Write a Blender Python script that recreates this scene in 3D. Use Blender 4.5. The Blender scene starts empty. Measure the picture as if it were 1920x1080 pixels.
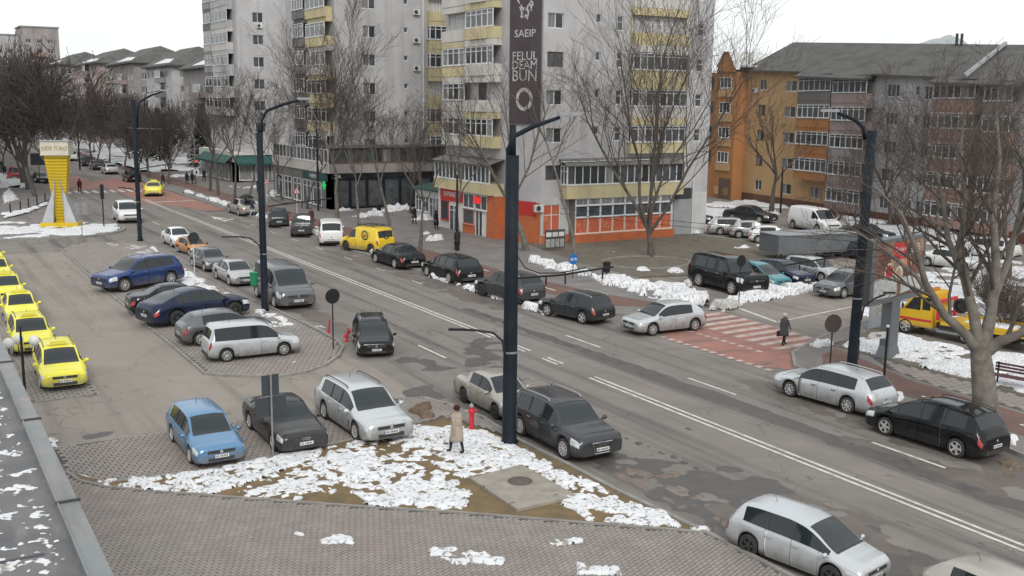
import bpy, bmesh, math, random
import numpy as np
from mathutils import Vector, Matrix
sc = bpy.context.scene
col = sc.collection
# ---------------------------------------------------------------- camera
FPX, PITCH, YAW, ROLL, CAMH = 1940.0, math.radians(10.059), math.radians(30.863), math.radians(-0.626), 11.6
def cam_axes():
    cp, sp, cy, sy = math.cos(PITCH), math.sin(PITCH), math.cos(YAW), math.sin(YAW)
    fw = np.array([sy*cp, cy*cp, -sp]); r = np.array([cy, -sy, 0.]); d = np.cross(fw, r)
    c, s = math.cos(ROLL), math.sin(ROLL)
    return np.array([c*r+s*d, -s*r+c*d, fw])
CM = cam_axes()
cd = bpy.data.cameras.new('camera'); cam = bpy.data.objects.new('camera', cd); col.objects.link(cam)
cd.sensor_width = 36; cd.lens = FPX/1920*36; cd.clip_start = .1; cd.clip_end = 6000
m4 = Matrix.Identity(4)
for i in range(3):
    m4[i][0] = CM[0][i]; m4[i][1] = -CM[1][i]; m4[i][2] = -CM[2][i]
m4.translation = (0, 0, CAMH); cam.matrix_world = m4
sc.camera = cam
# ---------------------------------------------------------------- world, sun, exposure
wd = bpy.data.worlds.new("World"); sc.world = wd; wd.use_nodes = True
nt = wd.node_tree; nt.nodes.clear()
SUN_EL, SUN_AZ = math.radians(38), math.radians(200)
sky = nt.nodes.new('ShaderNodeTexSky'); sky.sky_type = 'NISHITA'; sky.sun_disc = False
sky.sun_elevation = SUN_EL; sky.sun_rotation = SUN_AZ; sky.dust_density = 4; sky.air_density = 1.2
geo = nt.nodes.new('ShaderNodeTexCoord'); mp = nt.nodes.new('ShaderNodeMapping'); mp.inputs['Scale'].default_value = (1.2, 1.2, 4)
noi = nt.nodes.new('ShaderNodeTexNoise'); noi.inputs['Scale'].default_value = 1.6; noi.inputs['Detail'].default_value = 7
rmp = nt.nodes.new('ShaderNodeMapRange'); rmp.inputs[1].default_value = .3; rmp.inputs[2].default_value = .65; rmp.inputs[3].default_value = .86; rmp.inputs[4].default_value = 1.0
vm = nt.nodes.new('ShaderNodeVectorMath'); vm.operation = 'SCALE'; vm.inputs[3].default_value = .095
mx = nt.nodes.new('ShaderNodeMix'); mx.data_type = 'RGBA'
mx.inputs[7].default_value = (.95, .985, 1.0, 1)
bg = nt.nodes.new('ShaderNodeBackground'); bg.inputs[1].default_value = .92; ow = nt.nodes.new('ShaderNodeOutputWorld')
lk = nt.links.new
lk(geo.outputs['Generated'], mp.inputs[0]); lk(mp.outputs[0], noi.inputs[0]); lk(noi.outputs[0], rmp.inputs[0])
lk(sky.outputs[0], vm.inputs[0]); lk(rmp.outputs[0], mx.inputs[0]); lk(vm.outputs[0], mx.inputs[6]); lk(mx.outputs[2], bg.inputs[0]); lk(bg.outputs[0], ow.inputs[0])
sd = bpy.data.lights.new('sun', 'SUN'); sd.energy = 1.25; sd.angle = math.radians(14); sd.color = (1, .96, .9)
so = bpy.data.objects.new('sun', sd); col.objects.link(so)
dv = Vector((math.sin(SUN_AZ)*math.cos(SUN_EL), math.cos(SUN_AZ)*math.cos(SUN_EL), math.sin(SUN_EL)))
so.rotation_euler = dv.to_track_quat('Z', 'Y').to_euler(); so.location = (0, -20, 40)
sc.view_settings.view_transform = 'Standard'; sc.view_settings.look = 'None'; sc.view_settings.gamma = 1; sc.view_settings.exposure = .30
sc.render.engine = 'CYCLES'
# ---------------------------------------------------------------- surveying helpers (photo measurement -> metres)
def ray(u, v): return CM.T @ np.array([(u-960)/FPX, (v-540)/FPX, 1.])
def gp(u, v, z=0.):
    d = ray(u, v); t = (z-CAMH)/d[2]; return (d[0]*t, d[1]*t)
def atY(u, v, Y): d = ray(u, v); t = Y/d[1]; return (d[0]*t, CAMH+d[2]*t)
def atX(u, v, X): d = ray(u, v); t = X/d[0]; return (d[1]*t, CAMH+d[2]*t)
def top_z(u, v, x, y):       # height seen at image row v above ground point
    lo, hi = -2., 120.
    for _ in range(40):
        m = (lo+hi)/2; c = CM @ np.array([x, y, m-CAMH])
        if 540+FPX*c[1]/c[2] > v: lo = m
        else: hi = m
    return lo
def dep(x, y): return float(CM[2] @ np.array([x, y, -CAMH]))
# ---------------------------------------------------------------- object helpers
def tag(o, label=None, cat=None, group=None, kind=None):
    if label: o['label'] = label
    if cat: o['category'] = cat
    if group: o['group'] = group
    if kind: o['kind'] = kind
    return o
def empty(name, loc=(0, 0, 0), rz=0, label=None, cat=None, group=None):
    o = bpy.data.objects.new(name, None); col.objects.link(o); o.location = loc; o.rotation_euler = (0, 0, rz)
    o.empty_display_size = .2
    return tag(o, label, cat, group)
def link(name, me, parent=None, loc=None, rz=None):
    o = bpy.data.objects.new(name, me); col.objects.link(o)
    if parent: o.parent = parent
    if loc is not None: o.location = loc
    if rz is not None: o.rotation_euler = (0, 0, rz)
    return o
def copy_tree(o, parent=None):
    c = o.copy(); col.objects.link(c); c.parent = parent
    for ch in list(o.children): copy_tree(ch, c)
    return c
class MB:
    def __init__(s): s.v = []; s.f = []; s.m = []; s.cur = 0
    def face(s, pts):
        n = len(s.v); s.v += [tuple(p) for p in pts]; s.f.append(tuple(range(n, n+len(pts)))); s.m.append(s.cur)
    def add(s, vs, fs):
        n = len(s.v); s.v += [tuple(p) for p in vs]
        for f in fs: s.f.append(tuple(i+n for i in f)); s.m.append(s.cur)
    def box(s, c, d, rz=0., tilt=None):
        x, y, z = d[0]/2, d[1]/2, d[2]/2
        vs = [(-x,-y,-z),(x,-y,-z),(x,y,-z),(-x,y,-z),(-x,-y,z),(x,-y,z),(x,y,z),(-x,y,z)]
        if tilt is not None: vs = [tuple(tilt @ Vector(p)) for p in vs]
        if rz:
            a, b = math.cos(rz), math.sin(rz); vs = [(p[0]*a-p[1]*b, p[0]*b+p[1]*a, p[2]) for p in vs]
        s.add([(p[0]+c[0], p[1]+c[1], p[2]+c[2]) for p in vs], [(3,2,1,0),(4,5,6,7),(0,1,5,4),(1,2,6,5),(2,3,7,6),(3,0,4,7)])
    def b2(s, a, b):
        s.box([(a[i]+b[i])/2 for i in range(3)], [abs(b[i]-a[i]) for i in range(3)])
    def prism(s, poly, z0, z1, bottom=False):
        n = len(poly)
        if sum(poly[i][0]*poly[(i+1)%n][1]-poly[(i+1)%n][0]*poly[i][1] for i in range(n)) < 0: poly = poly[::-1]
        vs = [(p[0], p[1], z0) for p in poly]+[(p[0], p[1], z1) for p in poly]
        fs = [tuple(range(n, 2*n))]+[(i, (i+1) % n, n+(i+1) % n, n+i) for i in range(n)]
        if bottom: fs.append(tuple(range(n-1, -1, -1)))
        s.add(vs, fs)
    def tube(s, pts, rad, n=8, cap=True):
        pts = [Vector(p) for p in pts]
        if not hasattr(rad, '__len__'): rad = [rad]*len(pts)
        vs = []; up = Vector((0, 0, 1)); pd = None
        for i, p in enumerate(pts):
            d = (pts[min(i+1, len(pts)-1)]-pts[max(i-1, 0)])
            d = d.normalized() if d.length > 1e-9 else Vector((0, 0, 1))
            if pd is None:
                a = d.cross(Vector((1, 0, 0)) if abs(d.x) < .8 else Vector((0, 1, 0))).normalized()
            else:
                a = (a-d*a.dot(d)).normalized()
            b = d.cross(a); pd = d
            for k in range(n):
                t = 2*math.pi*k/n; q = p+(a*math.cos(t)+b*math.sin(t))*rad[i]; vs.append((q.x, q.y, q.z))
        fs = []
        for i in range(len(pts)-1):
            for k in range(n): fs.append((i*n+k, i*n+(k+1) % n, (i+1)*n+(k+1) % n, (i+1)*n+k))
        if cap:
            fs.append(tuple(range(n-1, -1, -1))); fs.append(tuple((len(pts)-1)*n+k for k in range(n)))
        s.add(vs, fs)
    def lathe(s, prof, n=16, axis='z', c=(0, 0, 0)):
        vs = []
        for r, h in prof:
            for k in range(n):
                t = 2*math.pi*k/n; a, b = r*math.cos(t), r*math.sin(t)
                vs.append((a+c[0], b+c[1], h+c[2]) if axis == 'z' else (a+c[0], h+c[1], b+c[2]))
        fs = []
        for i in range(len(prof)-1):
            for k in range(n):
                q = (i*n+k, i*n+(k+1) % n, (i+1)*n+(k+1) % n, (i+1)*n+k)
                fs.append(q if axis == 'z' else q[::-1])
        s.add(vs, fs)
    def ball(s, c, r, n=12, k=8, sq=(1, 1, 1)):
        s.lathe_sq(c, r, n, k, sq)
    def lathe_sq(s, c, r, n, k, sq):
        vs = []; fs = []
        for i in range(k+1):
            a = math.pi*i/k
            for j in range(n):
                t = 2*math.pi*j/n; vs.append((c[0]+r*sq[0]*math.sin(a)*math.cos(t), c[1]+r*sq[1]*math.sin(a)*math.sin(t), c[2]-r*sq[2]*math.cos(a)))
        for i in range(k):
            for j in range(n): fs.append((i*n+j, i*n+(j+1) % n, (i+1)*n+(j+1) % n, (i+1)*n+j))
        s.add(vs, fs)
    def mesh(s, name, mats, smooth=False):
        me = bpy.data.meshes.new(name); me.from_pydata(s.v, [], s.f)
        mats = mats if isinstance(mats, (list, tuple)) else [mats]
        for m in mats: me.materials.append(m)
        if len(mats) > 1: me.polygons.foreach_set('material_index', s.m)
        if smooth: me.polygons.foreach_set('use_smooth', [True]*len(me.polygons))
        me.update(); return me
    def build(s, name, mats, parent=None, loc=None, rz=None, smooth=False):
        return link(name, s.mesh(name, mats, smooth), parent, loc, rz)
# ---------------------------------------------------------------- materials
MATS = {}
def mat(name, c, rough=.7, metal=0., c2=None, scale=3., amt=1., bump=0., bscale=None, spec=.4, coat=0., streak=None, detail=6, emit=None, rough2=None, lo=.35, hi=.65, stretch=None):
    if name in MATS: return MATS[name]
    m = bpy.data.materials.new(name); m.use_nodes = True; n = m.node_tree; b = n.nodes['Principled BSDF']
    b.inputs['Base Color'].default_value = (*c, 1); b.inputs['Roughness'].default_value = rough; b.inputs['Metallic'].default_value = metal
    b.inputs['Specular IOR Level'].default_value = spec
    if coat: b.inputs['Coat Weight'].default_value = coat; b.inputs['Coat Roughness'].default_value = .12
    if emit: b.inputs['Emission Color'].default_value = (*emit[0], 1); b.inputs['Emission Strength'].default_value = emit[1]
    if c2 is not None or bump or rough2 is not None:
        g = n.nodes.new('ShaderNodeNewGeometry'); src = g.outputs['Position']
        if stretch:
            mpn = n.nodes.new('ShaderNodeMapping'); mpn.inputs['Scale'].default_value = stretch; n.links.new(src, mpn.inputs[0]); src = mpn.outputs[0]
        t = n.nodes.new('ShaderNodeTexNoise'); t.inputs['Scale'].default_value = scale; t.inputs['Detail'].default_value = detail; t.inputs['Roughness'].default_value = .62
        n.links.new(src, t.inputs[0])
        if c2 is not None:
            r = n.nodes.new('ShaderNodeMapRange'); r.inputs[1].default_value = lo; r.inputs[2].default_value = hi; r.inputs[3].default_value = 0; r.inputs[4].default_value = amt
            x = n.nodes.new('ShaderNodeMix'); x.data_type = 'RGBA'; x.inputs[6].default_value = (*c, 1); x.inputs[7].default_value = (*c2, 1)
            n.links.new(t.outputs[0], r.inputs[0]); n.links.new(r.outputs[0], x.inputs[0])
            last = x.outputs[2]
            if streak:
                mpn = n.nodes.new('ShaderNodeMapping'); mpn.inputs['Scale'].default_value = streak[1]; n.links.new(g.outputs['Position'], mpn.inputs[0])
                t2 = n.nodes.new('ShaderNodeTexNoise'); t2.inputs['Scale'].default_value = 1; t2.inputs['Detail'].default_value = 5
                n.links.new(mpn.outputs[0], t2.inputs[0])
                r2 = n.nodes.new('ShaderNodeMapRange'); r2.inputs[1].default_value = streak[3]; r2.inputs[2].default_value = streak[4]; r2.inputs[4].default_value = streak[2]
                n.links.new(t2.outputs[0], r2.inputs[0])
                x2 = n.nodes.new('ShaderNodeMix'); x2.data_type = 'RGBA'; x2.inputs[7].default_value = (*streak[0], 1)
                n.links.new(last, x2.inputs[6]); n.links.new(r2.outputs[0], x2.inputs[0]); last = x2.outputs[2]
            n.links.new(last, b.inputs['Base Color'])
            if rough2 is not None:
                r3 = n.nodes.new('ShaderNodeMapRange'); r3.inputs[1].default_value = lo; r3.inputs[2].default_value = hi; r3.inputs[3].default_value = rough; r3.inputs[4].default_value = rough2
                n.links.new(t.outputs[0], r3.inputs[0]); n.links.new(r3.outputs[0], b.inputs['Roughness'])
        if bump:
            t3 = n.nodes.new('ShaderNodeTexNoise'); t3.inputs['Scale'].default_value = bscale or scale*4; t3.inputs['Detail'].default_value = 5
            n.links.new(g.outputs['Position'], t3.inputs[0])
            bp = n.nodes.new('ShaderNodeBump'); bp.inputs['Strength'].default_value = bump; bp.inputs['Distance'].default_value = .03
            n.links.new(t3.outputs[0], bp.inputs['Height']); n.links.new(bp.outputs[0], b.inputs['Normal'])
    MATS[name] = m; return m
# ---------------------------------------------------------------- numpy value noise
def vnoise(x, y, seed=0):
    xi, yi = np.floor(x).astype(np.int64), np.floor(y).astype(np.int64); fx, fy = x-xi, y-yi
    fx, fy = fx*fx*(3-2*fx), fy*fy*(3-2*fy)
    def h(a, b):
        n = (a*374761393+b*668265263+seed*982451653) & 0x7fffffff
        n = ((n ^ (n >> 13))*1274126177) & 0x7fffffff
        return ((n ^ (n >> 16)) & 0xffff)/65535.
    return (h(xi, yi)*(1-fx)+h(xi+1, yi)*fx)*(1-fy)+(h(xi, yi+1)*(1-fx)+h(xi+1, yi+1)*fx)*fy
def fbm(x, y, seed=0, o=5):
    s = 0; a = .5
    for i in range(o): s = s+a*vnoise(x*2**i, y*2**i, seed+i*17); a *= .55
    return s
def inpoly(px, py, poly):
    r = np.zeros(px.shape, bool); n = len(poly)
    for i in range(n):
        x1, y1 = poly[i]; x2, y2 = poly[(i+1) % n]
        if y1 == y2: continue
        c = ((y1 > py) != (y2 > py)) & (px < (x2-x1)*(py-y1)/(y2-y1)+x1); r ^= c
    return r
def edged(px, py, poly):
    d = np.full(px.shape, 1e9); n = len(poly)
    for i in range(n):
        a = np.array(poly[i]); b = np.array(poly[(i+1) % n]); ab = b-a; L = ab@ab+1e-12
        t = np.clip(((px-a[0])*ab[0]+(py-a[1])*ab[1])/L, 0, 1)
        d = np.minimum(d, np.hypot(px-a[0]-t*ab[0], py-a[1]-t*ab[1]))
    return d
def sheet(name, poly, z, m, parent=None, kind='structure', label=None):
    b = MB(); n = len(poly)
    if sum(poly[i][0]*poly[(i+1)%n][1]-poly[(i+1)%n][0]*poly[i][1] for i in range(n)) < 0: poly = poly[::-1]
    b.face([(p[0], p[1], z) for p in poly]); o = b.build(name, m, parent)
    bm = bmesh.new(); bm.from_mesh(o.data); bmesh.ops.triangulate(bm, faces=bm.faces); bm.to_mesh(o.data); bm.free()
    if kind: o['kind'] = kind
    if label: o['label'] = label
    return o
def slab(name, poly, z0, z1, m, parent=None, kind='structure'):
    b = MB(); b.prism(poly, z0, z1); o = b.build(name, m, parent)
    bm = bmesh.new(); bm.from_mesh(o.data); bmesh.ops.triangulate(bm, faces=[f for f in bm.faces if len(f.verts) > 4]); bm.to_mesh(o.data); bm.free()
    if kind: o['kind'] = kind
    return o
def strip(b, pts, w, z0, z1):
    """sweep of a rectangular kerb profile along a plan polyline"""
    P = [Vector(p[:2]) for p in pts]; L = []; R = []
    for i, p in enumerate(P):
        d = (P[min(i+1, len(P)-1)]-P[max(i-1, 0)]).normalized(); n = Vector((-d.y, d.x))
        L.append(p+n*w/2); R.append(p-n*w/2)
    k = len(P); vs = [(p.x, p.y, z) for z in (z0, z1) for p in L]+[(p.x, p.y, z) for z in (z0, z1) for p in R]
    fs = []
    for i in range(k-1):
        fs += [(k+i, 3*k+i, 3*k+i+1, k+i+1), (i, k+i, k+i+1, i+1), (2*k+i, 2*k+i+1, 3*k+i+1, 3*k+i)]
    fs += [(0, 2*k, 3*k, k), (k-1, 2*k-1, 4*k-1, 3*k-1)]
    b.add(vs, fs)
def snow(name, poly, z0, thick, cover=.5, seed=1, res=.12, freq=1.2, label=None, m=None, edge=.5, rag=.5, group=None, kind='stuff', cat=None):
    """ragged lying snow: a height field, faces kept only where it lies"""
    xs = [p[0] for p in poly]; ys = [p[1] for p in poly]
    gx = np.arange(min(xs), max(xs)+res, res); gy = np.arange(min(ys), max(ys)+res, res)
    X, Y = np.meshgrid(gx, gy, indexing='ij')
    jx = (vnoise(X*31, Y*29, seed+5)-.5)*res*.7; jy = (vnoise(X*27, Y*33, seed+9)-.5)*res*.7
    X = X+jx; Y = Y+jy
    ins = inpoly(X, Y, poly); d = edged(X, Y, poly)
    fall = np.where(ins, np.clip(d/edge, 0, 1), -np.clip(d/edge, 0, 1))
    n = fbm(X*freq, Y*freq, seed, 4)/.92; fq = min(freq*4.3, .16/res); n2 = fbm(X*fq, Y*fq, seed+77, 2)/.775
    hgt = (n-.47)*4.8*rag+(n2-.47)*5.2*rag+(cover-.5)*2.2+(fall-1)*2.4+.12
    hgt = np.where(ins, hgt, -1)
    keep = hgt > 0
    hs = np.clip(hgt, -.3, 1.2); Z = z0-.012+(np.clip(hs, 0, 1.2)**.75-np.where(hs > 0, 0, .05))*thick*(.6+.8*n)
    gx_, gy_ = np.gradient(hgt, res); gm = gx_**2+gy_**2+1e-6
    neg = ins & (hgt <= 0); st_ = np.clip(-hgt/gm, 0, .9*res/np.sqrt(gm))
    X = np.where(neg, X+gx_*st_, X); Y = np.where(neg, Y+gy_*st_, Y)
    nx, ny = X.shape; idx = np.arange(nx*ny).reshape(nx, ny); I4 = ins[:-1, :-1] & ins[1:, :-1] & ins[1:, 1:] & ins[:-1, 1:]
    fk = ((keep[:-1, :-1].astype(int)+keep[1:, :-1]+keep[1:, 1:]+keep[:-1, 1:]) >= 2) & I4
    q = np.stack([idx[:-1, :-1][fk], idx[1:, :-1][fk], idx[1:, 1:][fk], idx[:-1, 1:][fk]], 1)
    if len(q) == 0: return None
    u, inv = np.unique(q, return_inverse=True); q = inv.reshape(q.shape)
    V = np.stack([X.ravel()[u], Y.ravel()[u], Z.ravel()[u]], 1)
    me = bpy.data.meshes.new(name); me.from_pydata(V.tolist(), [], q.tolist()); me.materials.append(m or M_snow)
    me.polygons.foreach_set('use_smooth', [True]*len(me.polygons)); me.update()
    o = link(name, me); return tag(o, label, cat, group, kind)
# ================================================================ GROUND
M_snow = mat('snow', (.74, .75, .77), .8, c2=(.60, .61, .63), scale=1.6, amt=.8, bump=1., bscale=11, spec=.2, streak=((.24, .21, .185), (9, 9, 4), .85, .545, .62))
M_snowd = mat('snow_dirty', (.56, .55, .54), .8, c2=(.28, .26, .24), scale=5, amt=.9, bump=.7, bscale=16)
def asphalt_mat(name, ca, cb, dark, wet=.42):
    m = mat(name, ca, .88, c2=cb, scale=.35, bump=.35, bscale=38, spec=.3, streak=(dark, (1.3, .05, 1), .85, .5, .68))
    n = m.node_tree; b = n.nodes['Principled BSDF']; g = n.nodes['Geometry']
    src = b.inputs['Base Color'].links[0].from_socket
    f = n.nodes.new('ShaderNodeTexNoise'); f.inputs['Scale'].default_value = 26; f.inputs['Detail'].default_value = 4; n.links.new(g.outputs['Position'], f.inputs[0])
    r = n.nodes.new('ShaderNodeMapRange'); r.inputs[1].default_value = .3; r.inputs[2].default_value = .7; r.inputs[3].default_value = .84; r.inputs[4].default_value = 1.14; n.links.new(f.outputs[0], r.inputs[0])
    v = n.nodes.new('ShaderNodeVectorMath'); v.operation = 'SCALE'; n.links.new(src, v.inputs[0]); n.links.new(r.outputs[0], v.inputs[3])
    # cracks / tar seams
    vo = n.nodes.new('ShaderNodeTexVoronoi'); vo.feature = 'DISTANCE_TO_EDGE'; vo.inputs['Scale'].default_value = .16
    wv = n.nodes.new('ShaderNodeVectorMath'); wv.operation = 'ADD'; nz = n.nodes.new('ShaderNodeTexNoise'); nz.inputs['Scale'].default_value = .9
    nsc = n.nodes.new('ShaderNodeVectorMath'); nsc.operation = 'SCALE'; nsc.inputs[3].default_value = 2.2
    n.links.new(g.outputs['Position'], nz.inputs[0]); n.links.new(nz.outputs[1], nsc.inputs[0]); n.links.new(nsc.outputs[0], wv.inputs[0]); n.links.new(g.outputs['Position'], wv.inputs[1]); n.links.new(wv.outputs[0], vo.inputs[0])
    r2 = n.nodes.new('ShaderNodeMapRange'); r2.inputs[1].default_value = .001; r2.inputs[2].default_value = .006; r2.inputs[3].default_value = .45; r2.inputs[4].default_value = 0; n.links.new(vo.outputs[0], r2.inputs[0])
    x = n.nodes.new('ShaderNodeMix'); x.data_type = 'RGBA'; x.inputs[7].default_value = (.05, .047, .045, 1)
    n.links.new(v.outputs[0], x.inputs[6]); n.links.new(r2.outputs[0], x.inputs[0]); n.links.new(x.outputs[2], b.inputs['Base Color'])
    return m
M_road = asphalt_mat('road_asphalt', (.185, .168, .155), (.230, .208, .191), (.105, .096, .090))
M_lot = asphalt_mat('lot_asphalt', (.292, .258, .226), (.25, .223, .198), (.185, .166, .150))
M_side = asphalt_mat('side_street_asphalt', (.265, .235, .208), (.215, .193, .173), (.15, .136, .125))
M_ground = mat('far_ground', (.17, .16, .15), .95, c2=(.11, .10, .09), scale=.08)
M_pave = mat('pavement_grey', (.22, .203, .192), .9, c2=(.16, .149, .142), scale=.6, bump=.3, bscale=22)
M_cycle = mat('cycle_path_red', (.185, .105, .085), .9, c2=(.13, .085, .075), scale=.7, bump=.3, bscale=25)
M_mud = mat('muddy_ground', (.115, .10, .082), .95, c2=(.165, .145, .115), scale=1.1, bump=.8, bscale=9)
M_grass = mat('winter_grass_mulch', (.215, .145, .075), .95, c2=(.135, .105, .06), scale=1.5, bump=1., bscale=30)
M_kerb = mat('kerb_concrete', (.30, .285, .265), .9, c2=(.20, .19, .18), scale=1.8, bump=.3)
M_red = mat('red_road_paint', (.37, .175, .14), .85, c2=(.27, .145, .12), scale=1.1, bump=.2, bscale=30, streak=((.17, .12, .105), (.5, 1.2, 1), .8, .5, .66))
M_white = mat('road_marking', (.62, .60, .56), .8, c2=(.36, .34, .32), scale=2.5, lo=.42, hi=.7, bump=.1)
M_wear = mat('worn_marking', (.52, .44, .40), .8, c2=(.38, .26, .22), scale=2.0, lo=.4, hi=.62)
M_joint = mat('paver_joint', (.075, .068, .062), .95, c2=(.10, .09, .085), scale=3)
M_wet = mat('wet_tar_patch', (.078, .072, .068), .5, c2=(.115, .106, .10), scale=1.5, rough2=.8)
M_muddy = mat('muddy_meltwater', (.112, .096, .086), .5, c2=(.155, .134, .119), scale=1.2, rough2=.85)
sheet('ground', [(-3000, -200), (3000, -200), (3000, 4500), (-3000, 4500)], -.05, M_ground)
sheet('road', [(17.2, -40), (150, -40), (150, 420), (17.2, 420)], 0., M_road)
sheet('parking_lot', [(-80, -40), (17.6, -40), (17.6, 96), (-80, 96)], .004, M_lot)
sheet('cross_street', [(-80, 88), (17.6, 86), (18.2, 420), (-80, 420)], .006, M_road)
sheet('side_street', [(39.3, 31), (52, 37), (90, 34), (90, 64), (44, 64), (43.5, 47), (39.3, 44.5)], .008, M_side)
sheet('car_park', [(44.5, 47), (90, 40), (120, 60), (95, 100), (62, 100), (62, 62), (45, 55)], .010, M_side)
def px(*a, z=0): return [gp(a[i], a[i+1], z) for i in range(0, len(a), 2)]
# far-side pavement, cycle path, muddy verge
KF = [(31.0, 420), (30.9, 100), (30.9, 76), (31.1, 62), (31.6, 53), (32.6, 48), (34.6, 45.6), (38.8, 44.9)]
pavA = KF+[(41.5, 47.5), (42.6, 52), (43, 56), (43, 62), (45.2, 74), (45.2, 90), (48, 96), (48, 140), (53, 160), (53, 420)]
slab('pavement', pavA, -.03, .12, M_pave)
sheet('cycle_path', [(33.4, 400), (33.4, 70), (33.9, 55), (34.8, 48.5), (36.8, 46.5), (38.6, 46.4), (36.9, 52), (36.3, 60), (36.1, 70), (36.1, 400)], .126, M_cycle)
slab('muddy_verge', [(42.8, 55.5), (43, 62), (45.2, 73.8), (62, 73.8), (63.5, 66), (61, 60), (57, 57), (47, 54.5)], -.03, .10, M_mud)
KB = [(30.6, -40), (31.2, 10), (32.2, 20), (33.2, 24.5), (33.9, 30), (34.4, 32.5), (36.2, 34.4), (39.3, 35.9), (42.4, 37.0), (46, 38)]
slab('pavement', KB+[(46, 36.5), (38.9, 34.6), (38.9, -40)], -.03, .12, M_pave)
sheet('cycle_path', [(33.3, -40), (33.9, 20), (34.6, 27), (35.2, 31.6), (37, 33.3), (38.7, 34), (36.8, 28), (36.4, 20), (36.1, -40)], .126, M_cycle)
slab('lawn', [(38.9, -40), (38.9, 34.4), (44.2, 36.2), (44.4, 30), (48, 26), (60, 20), (60, -40)], -.03, .15, M_mud)
# left far pavement behind the yellow pillar
lp = px(0, 403, 60, 388, 92, 374, 140, 352)
slab('pavement', lp+[(17.6, 150), (17.6, 400), (-40, 400), (-40, 112)], -.03, .12, M_pave)
# kerbs
b = MB()
for k in (KF, KB): strip(b, k, .16, -.02, .135)
strip(b, lp+[(17.6, 150), (17.6, 300)], .18, -.02, .135)
b.build('kerb', M_kerb)['kind'] = 'structure'
# ---- parking island with pavers
tip = px(385, 702, 430, 706, 520, 708, 570, 700, 610, 686, 635, 668, 643, 652, 632, 640, 600, 622, 560, 603, 508, 578)
isl = [(17.35, 62), (17.5, 70), (17.75, 80), (17.6, 86.5), (16.9, 88.2), (15.6, 89.4), (12.7, 90.5)]+px(112, 467, 195, 543, 320, 647)+tip
slab('parking_island', isl, -.03, .05, M_joint)
bed_up = px(200, 908, 430, 881, 600, 841, 770, 803)
bed_lo = px(126, 888, 150, 905, 210, 918, 430, 936, 650, 952, 870, 966, 1100, 985, 1330, 1003)
bay2 = px(96, 842, 350, 805, 600, 768, 735, 752, 775, 803, 600, 841, 430, 881, 200, 907, 128, 890)
sheet('parking_bay', bay2, .03, M_joint)
taxi_bay = [(1.5, 42.9), (6.35, 42.6), (6.35, 96), (1.5, 96)]
sheet('taxi_bay', taxi_bay, .03, M_joint)
kerbR = [(17.3, 36), (17.9, 34.6)]+px(850, 768, 905, 785, 960, 822, 1060, 872, 1160, 925, 1260, 972, 1335, 1008)+[(18.5, 12), (18.45, -10)]
tri_p = px(735, 752, 800, 749, 850, 764, 905, 784, 960, 824, 880, 800, 830, 786, 775, 803)
bed = bed_up+px(830, 786, 880, 800, 960, 826, 1060, 875, 1160, 928, 1330, 1003)+bed_lo[::-1]
slab('planting_bed', bed, -.03, .07, M_grass)
fore = bed_lo+[(18.4, 12), (18.4, -6), (-4, -6), (-4, 33), (3.2, 34)]
sheet('footpath', fore, .05, M_joint)
sheet('footpath', tri_p, .075, M_joint)
b = MB()
strip(b, [isl[-1]]+isl[:8]+px(195, 543, 320, 647, 385, 702), .13, -.02, .085)
strip(b, tip, .16, -.02, .10)
strip(b, bed_up, .12, 0, .10); strip(b, bed_lo, .10, 0, .10); strip(b, kerbR, .15, -.02, .115)
strip(b, [taxi_bay[0], taxi_bay[1], taxi_bay[2]], .10, 0, .05)
strip(b, px(96, 842, 350, 805, 600, 768, 735, 752), .10, 0, .04); strip(b, px(735, 752, 800, 749, 850, 764), .10, 0, .11); strip(b, px(735, 752, 775, 803), .10, 0, .11)
b.build('kerb', M_kerb)['kind'] = 'structure'
# pavers as real bricks
PC = [mat('paver_grey', (.30, .272, .25), .9, c2=(.235, .212, .196), scale=1.3, bump=.3, bscale=40), mat('paver_rose', (.29, .245, .225), .9, c2=(.245, .215, .2), scale=1.3, bump=.3, bscale=40), mat('paver_dark', (.225, .205, .192), .9, c2=(.275, .25, .232), scale=1.1, bump=.3, bscale=40)]
def brick(b, x, y, z, lx, ly, h, ca, sa, bev=.006):
    X, Y = lx/2, ly/2; x2, y2 = X-bev, Y-bev
    vs = [(-X,-Y,z),(X,-Y,z),(X,Y,z),(-X,Y,z),(-x2,-y2,z+h),(x2,-y2,z+h),(x2,y2,z+h),(-x2,y2,z+h)]
    b.add([(x+p[0]*ca-p[1]*sa, y+p[0]*sa+p[1]*ca, p[2]) for p in vs], [(4,5,6,7),(0,1,5,4),(1,2,6,5),(2,3,7,6),(3,0,4,7)])
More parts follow.
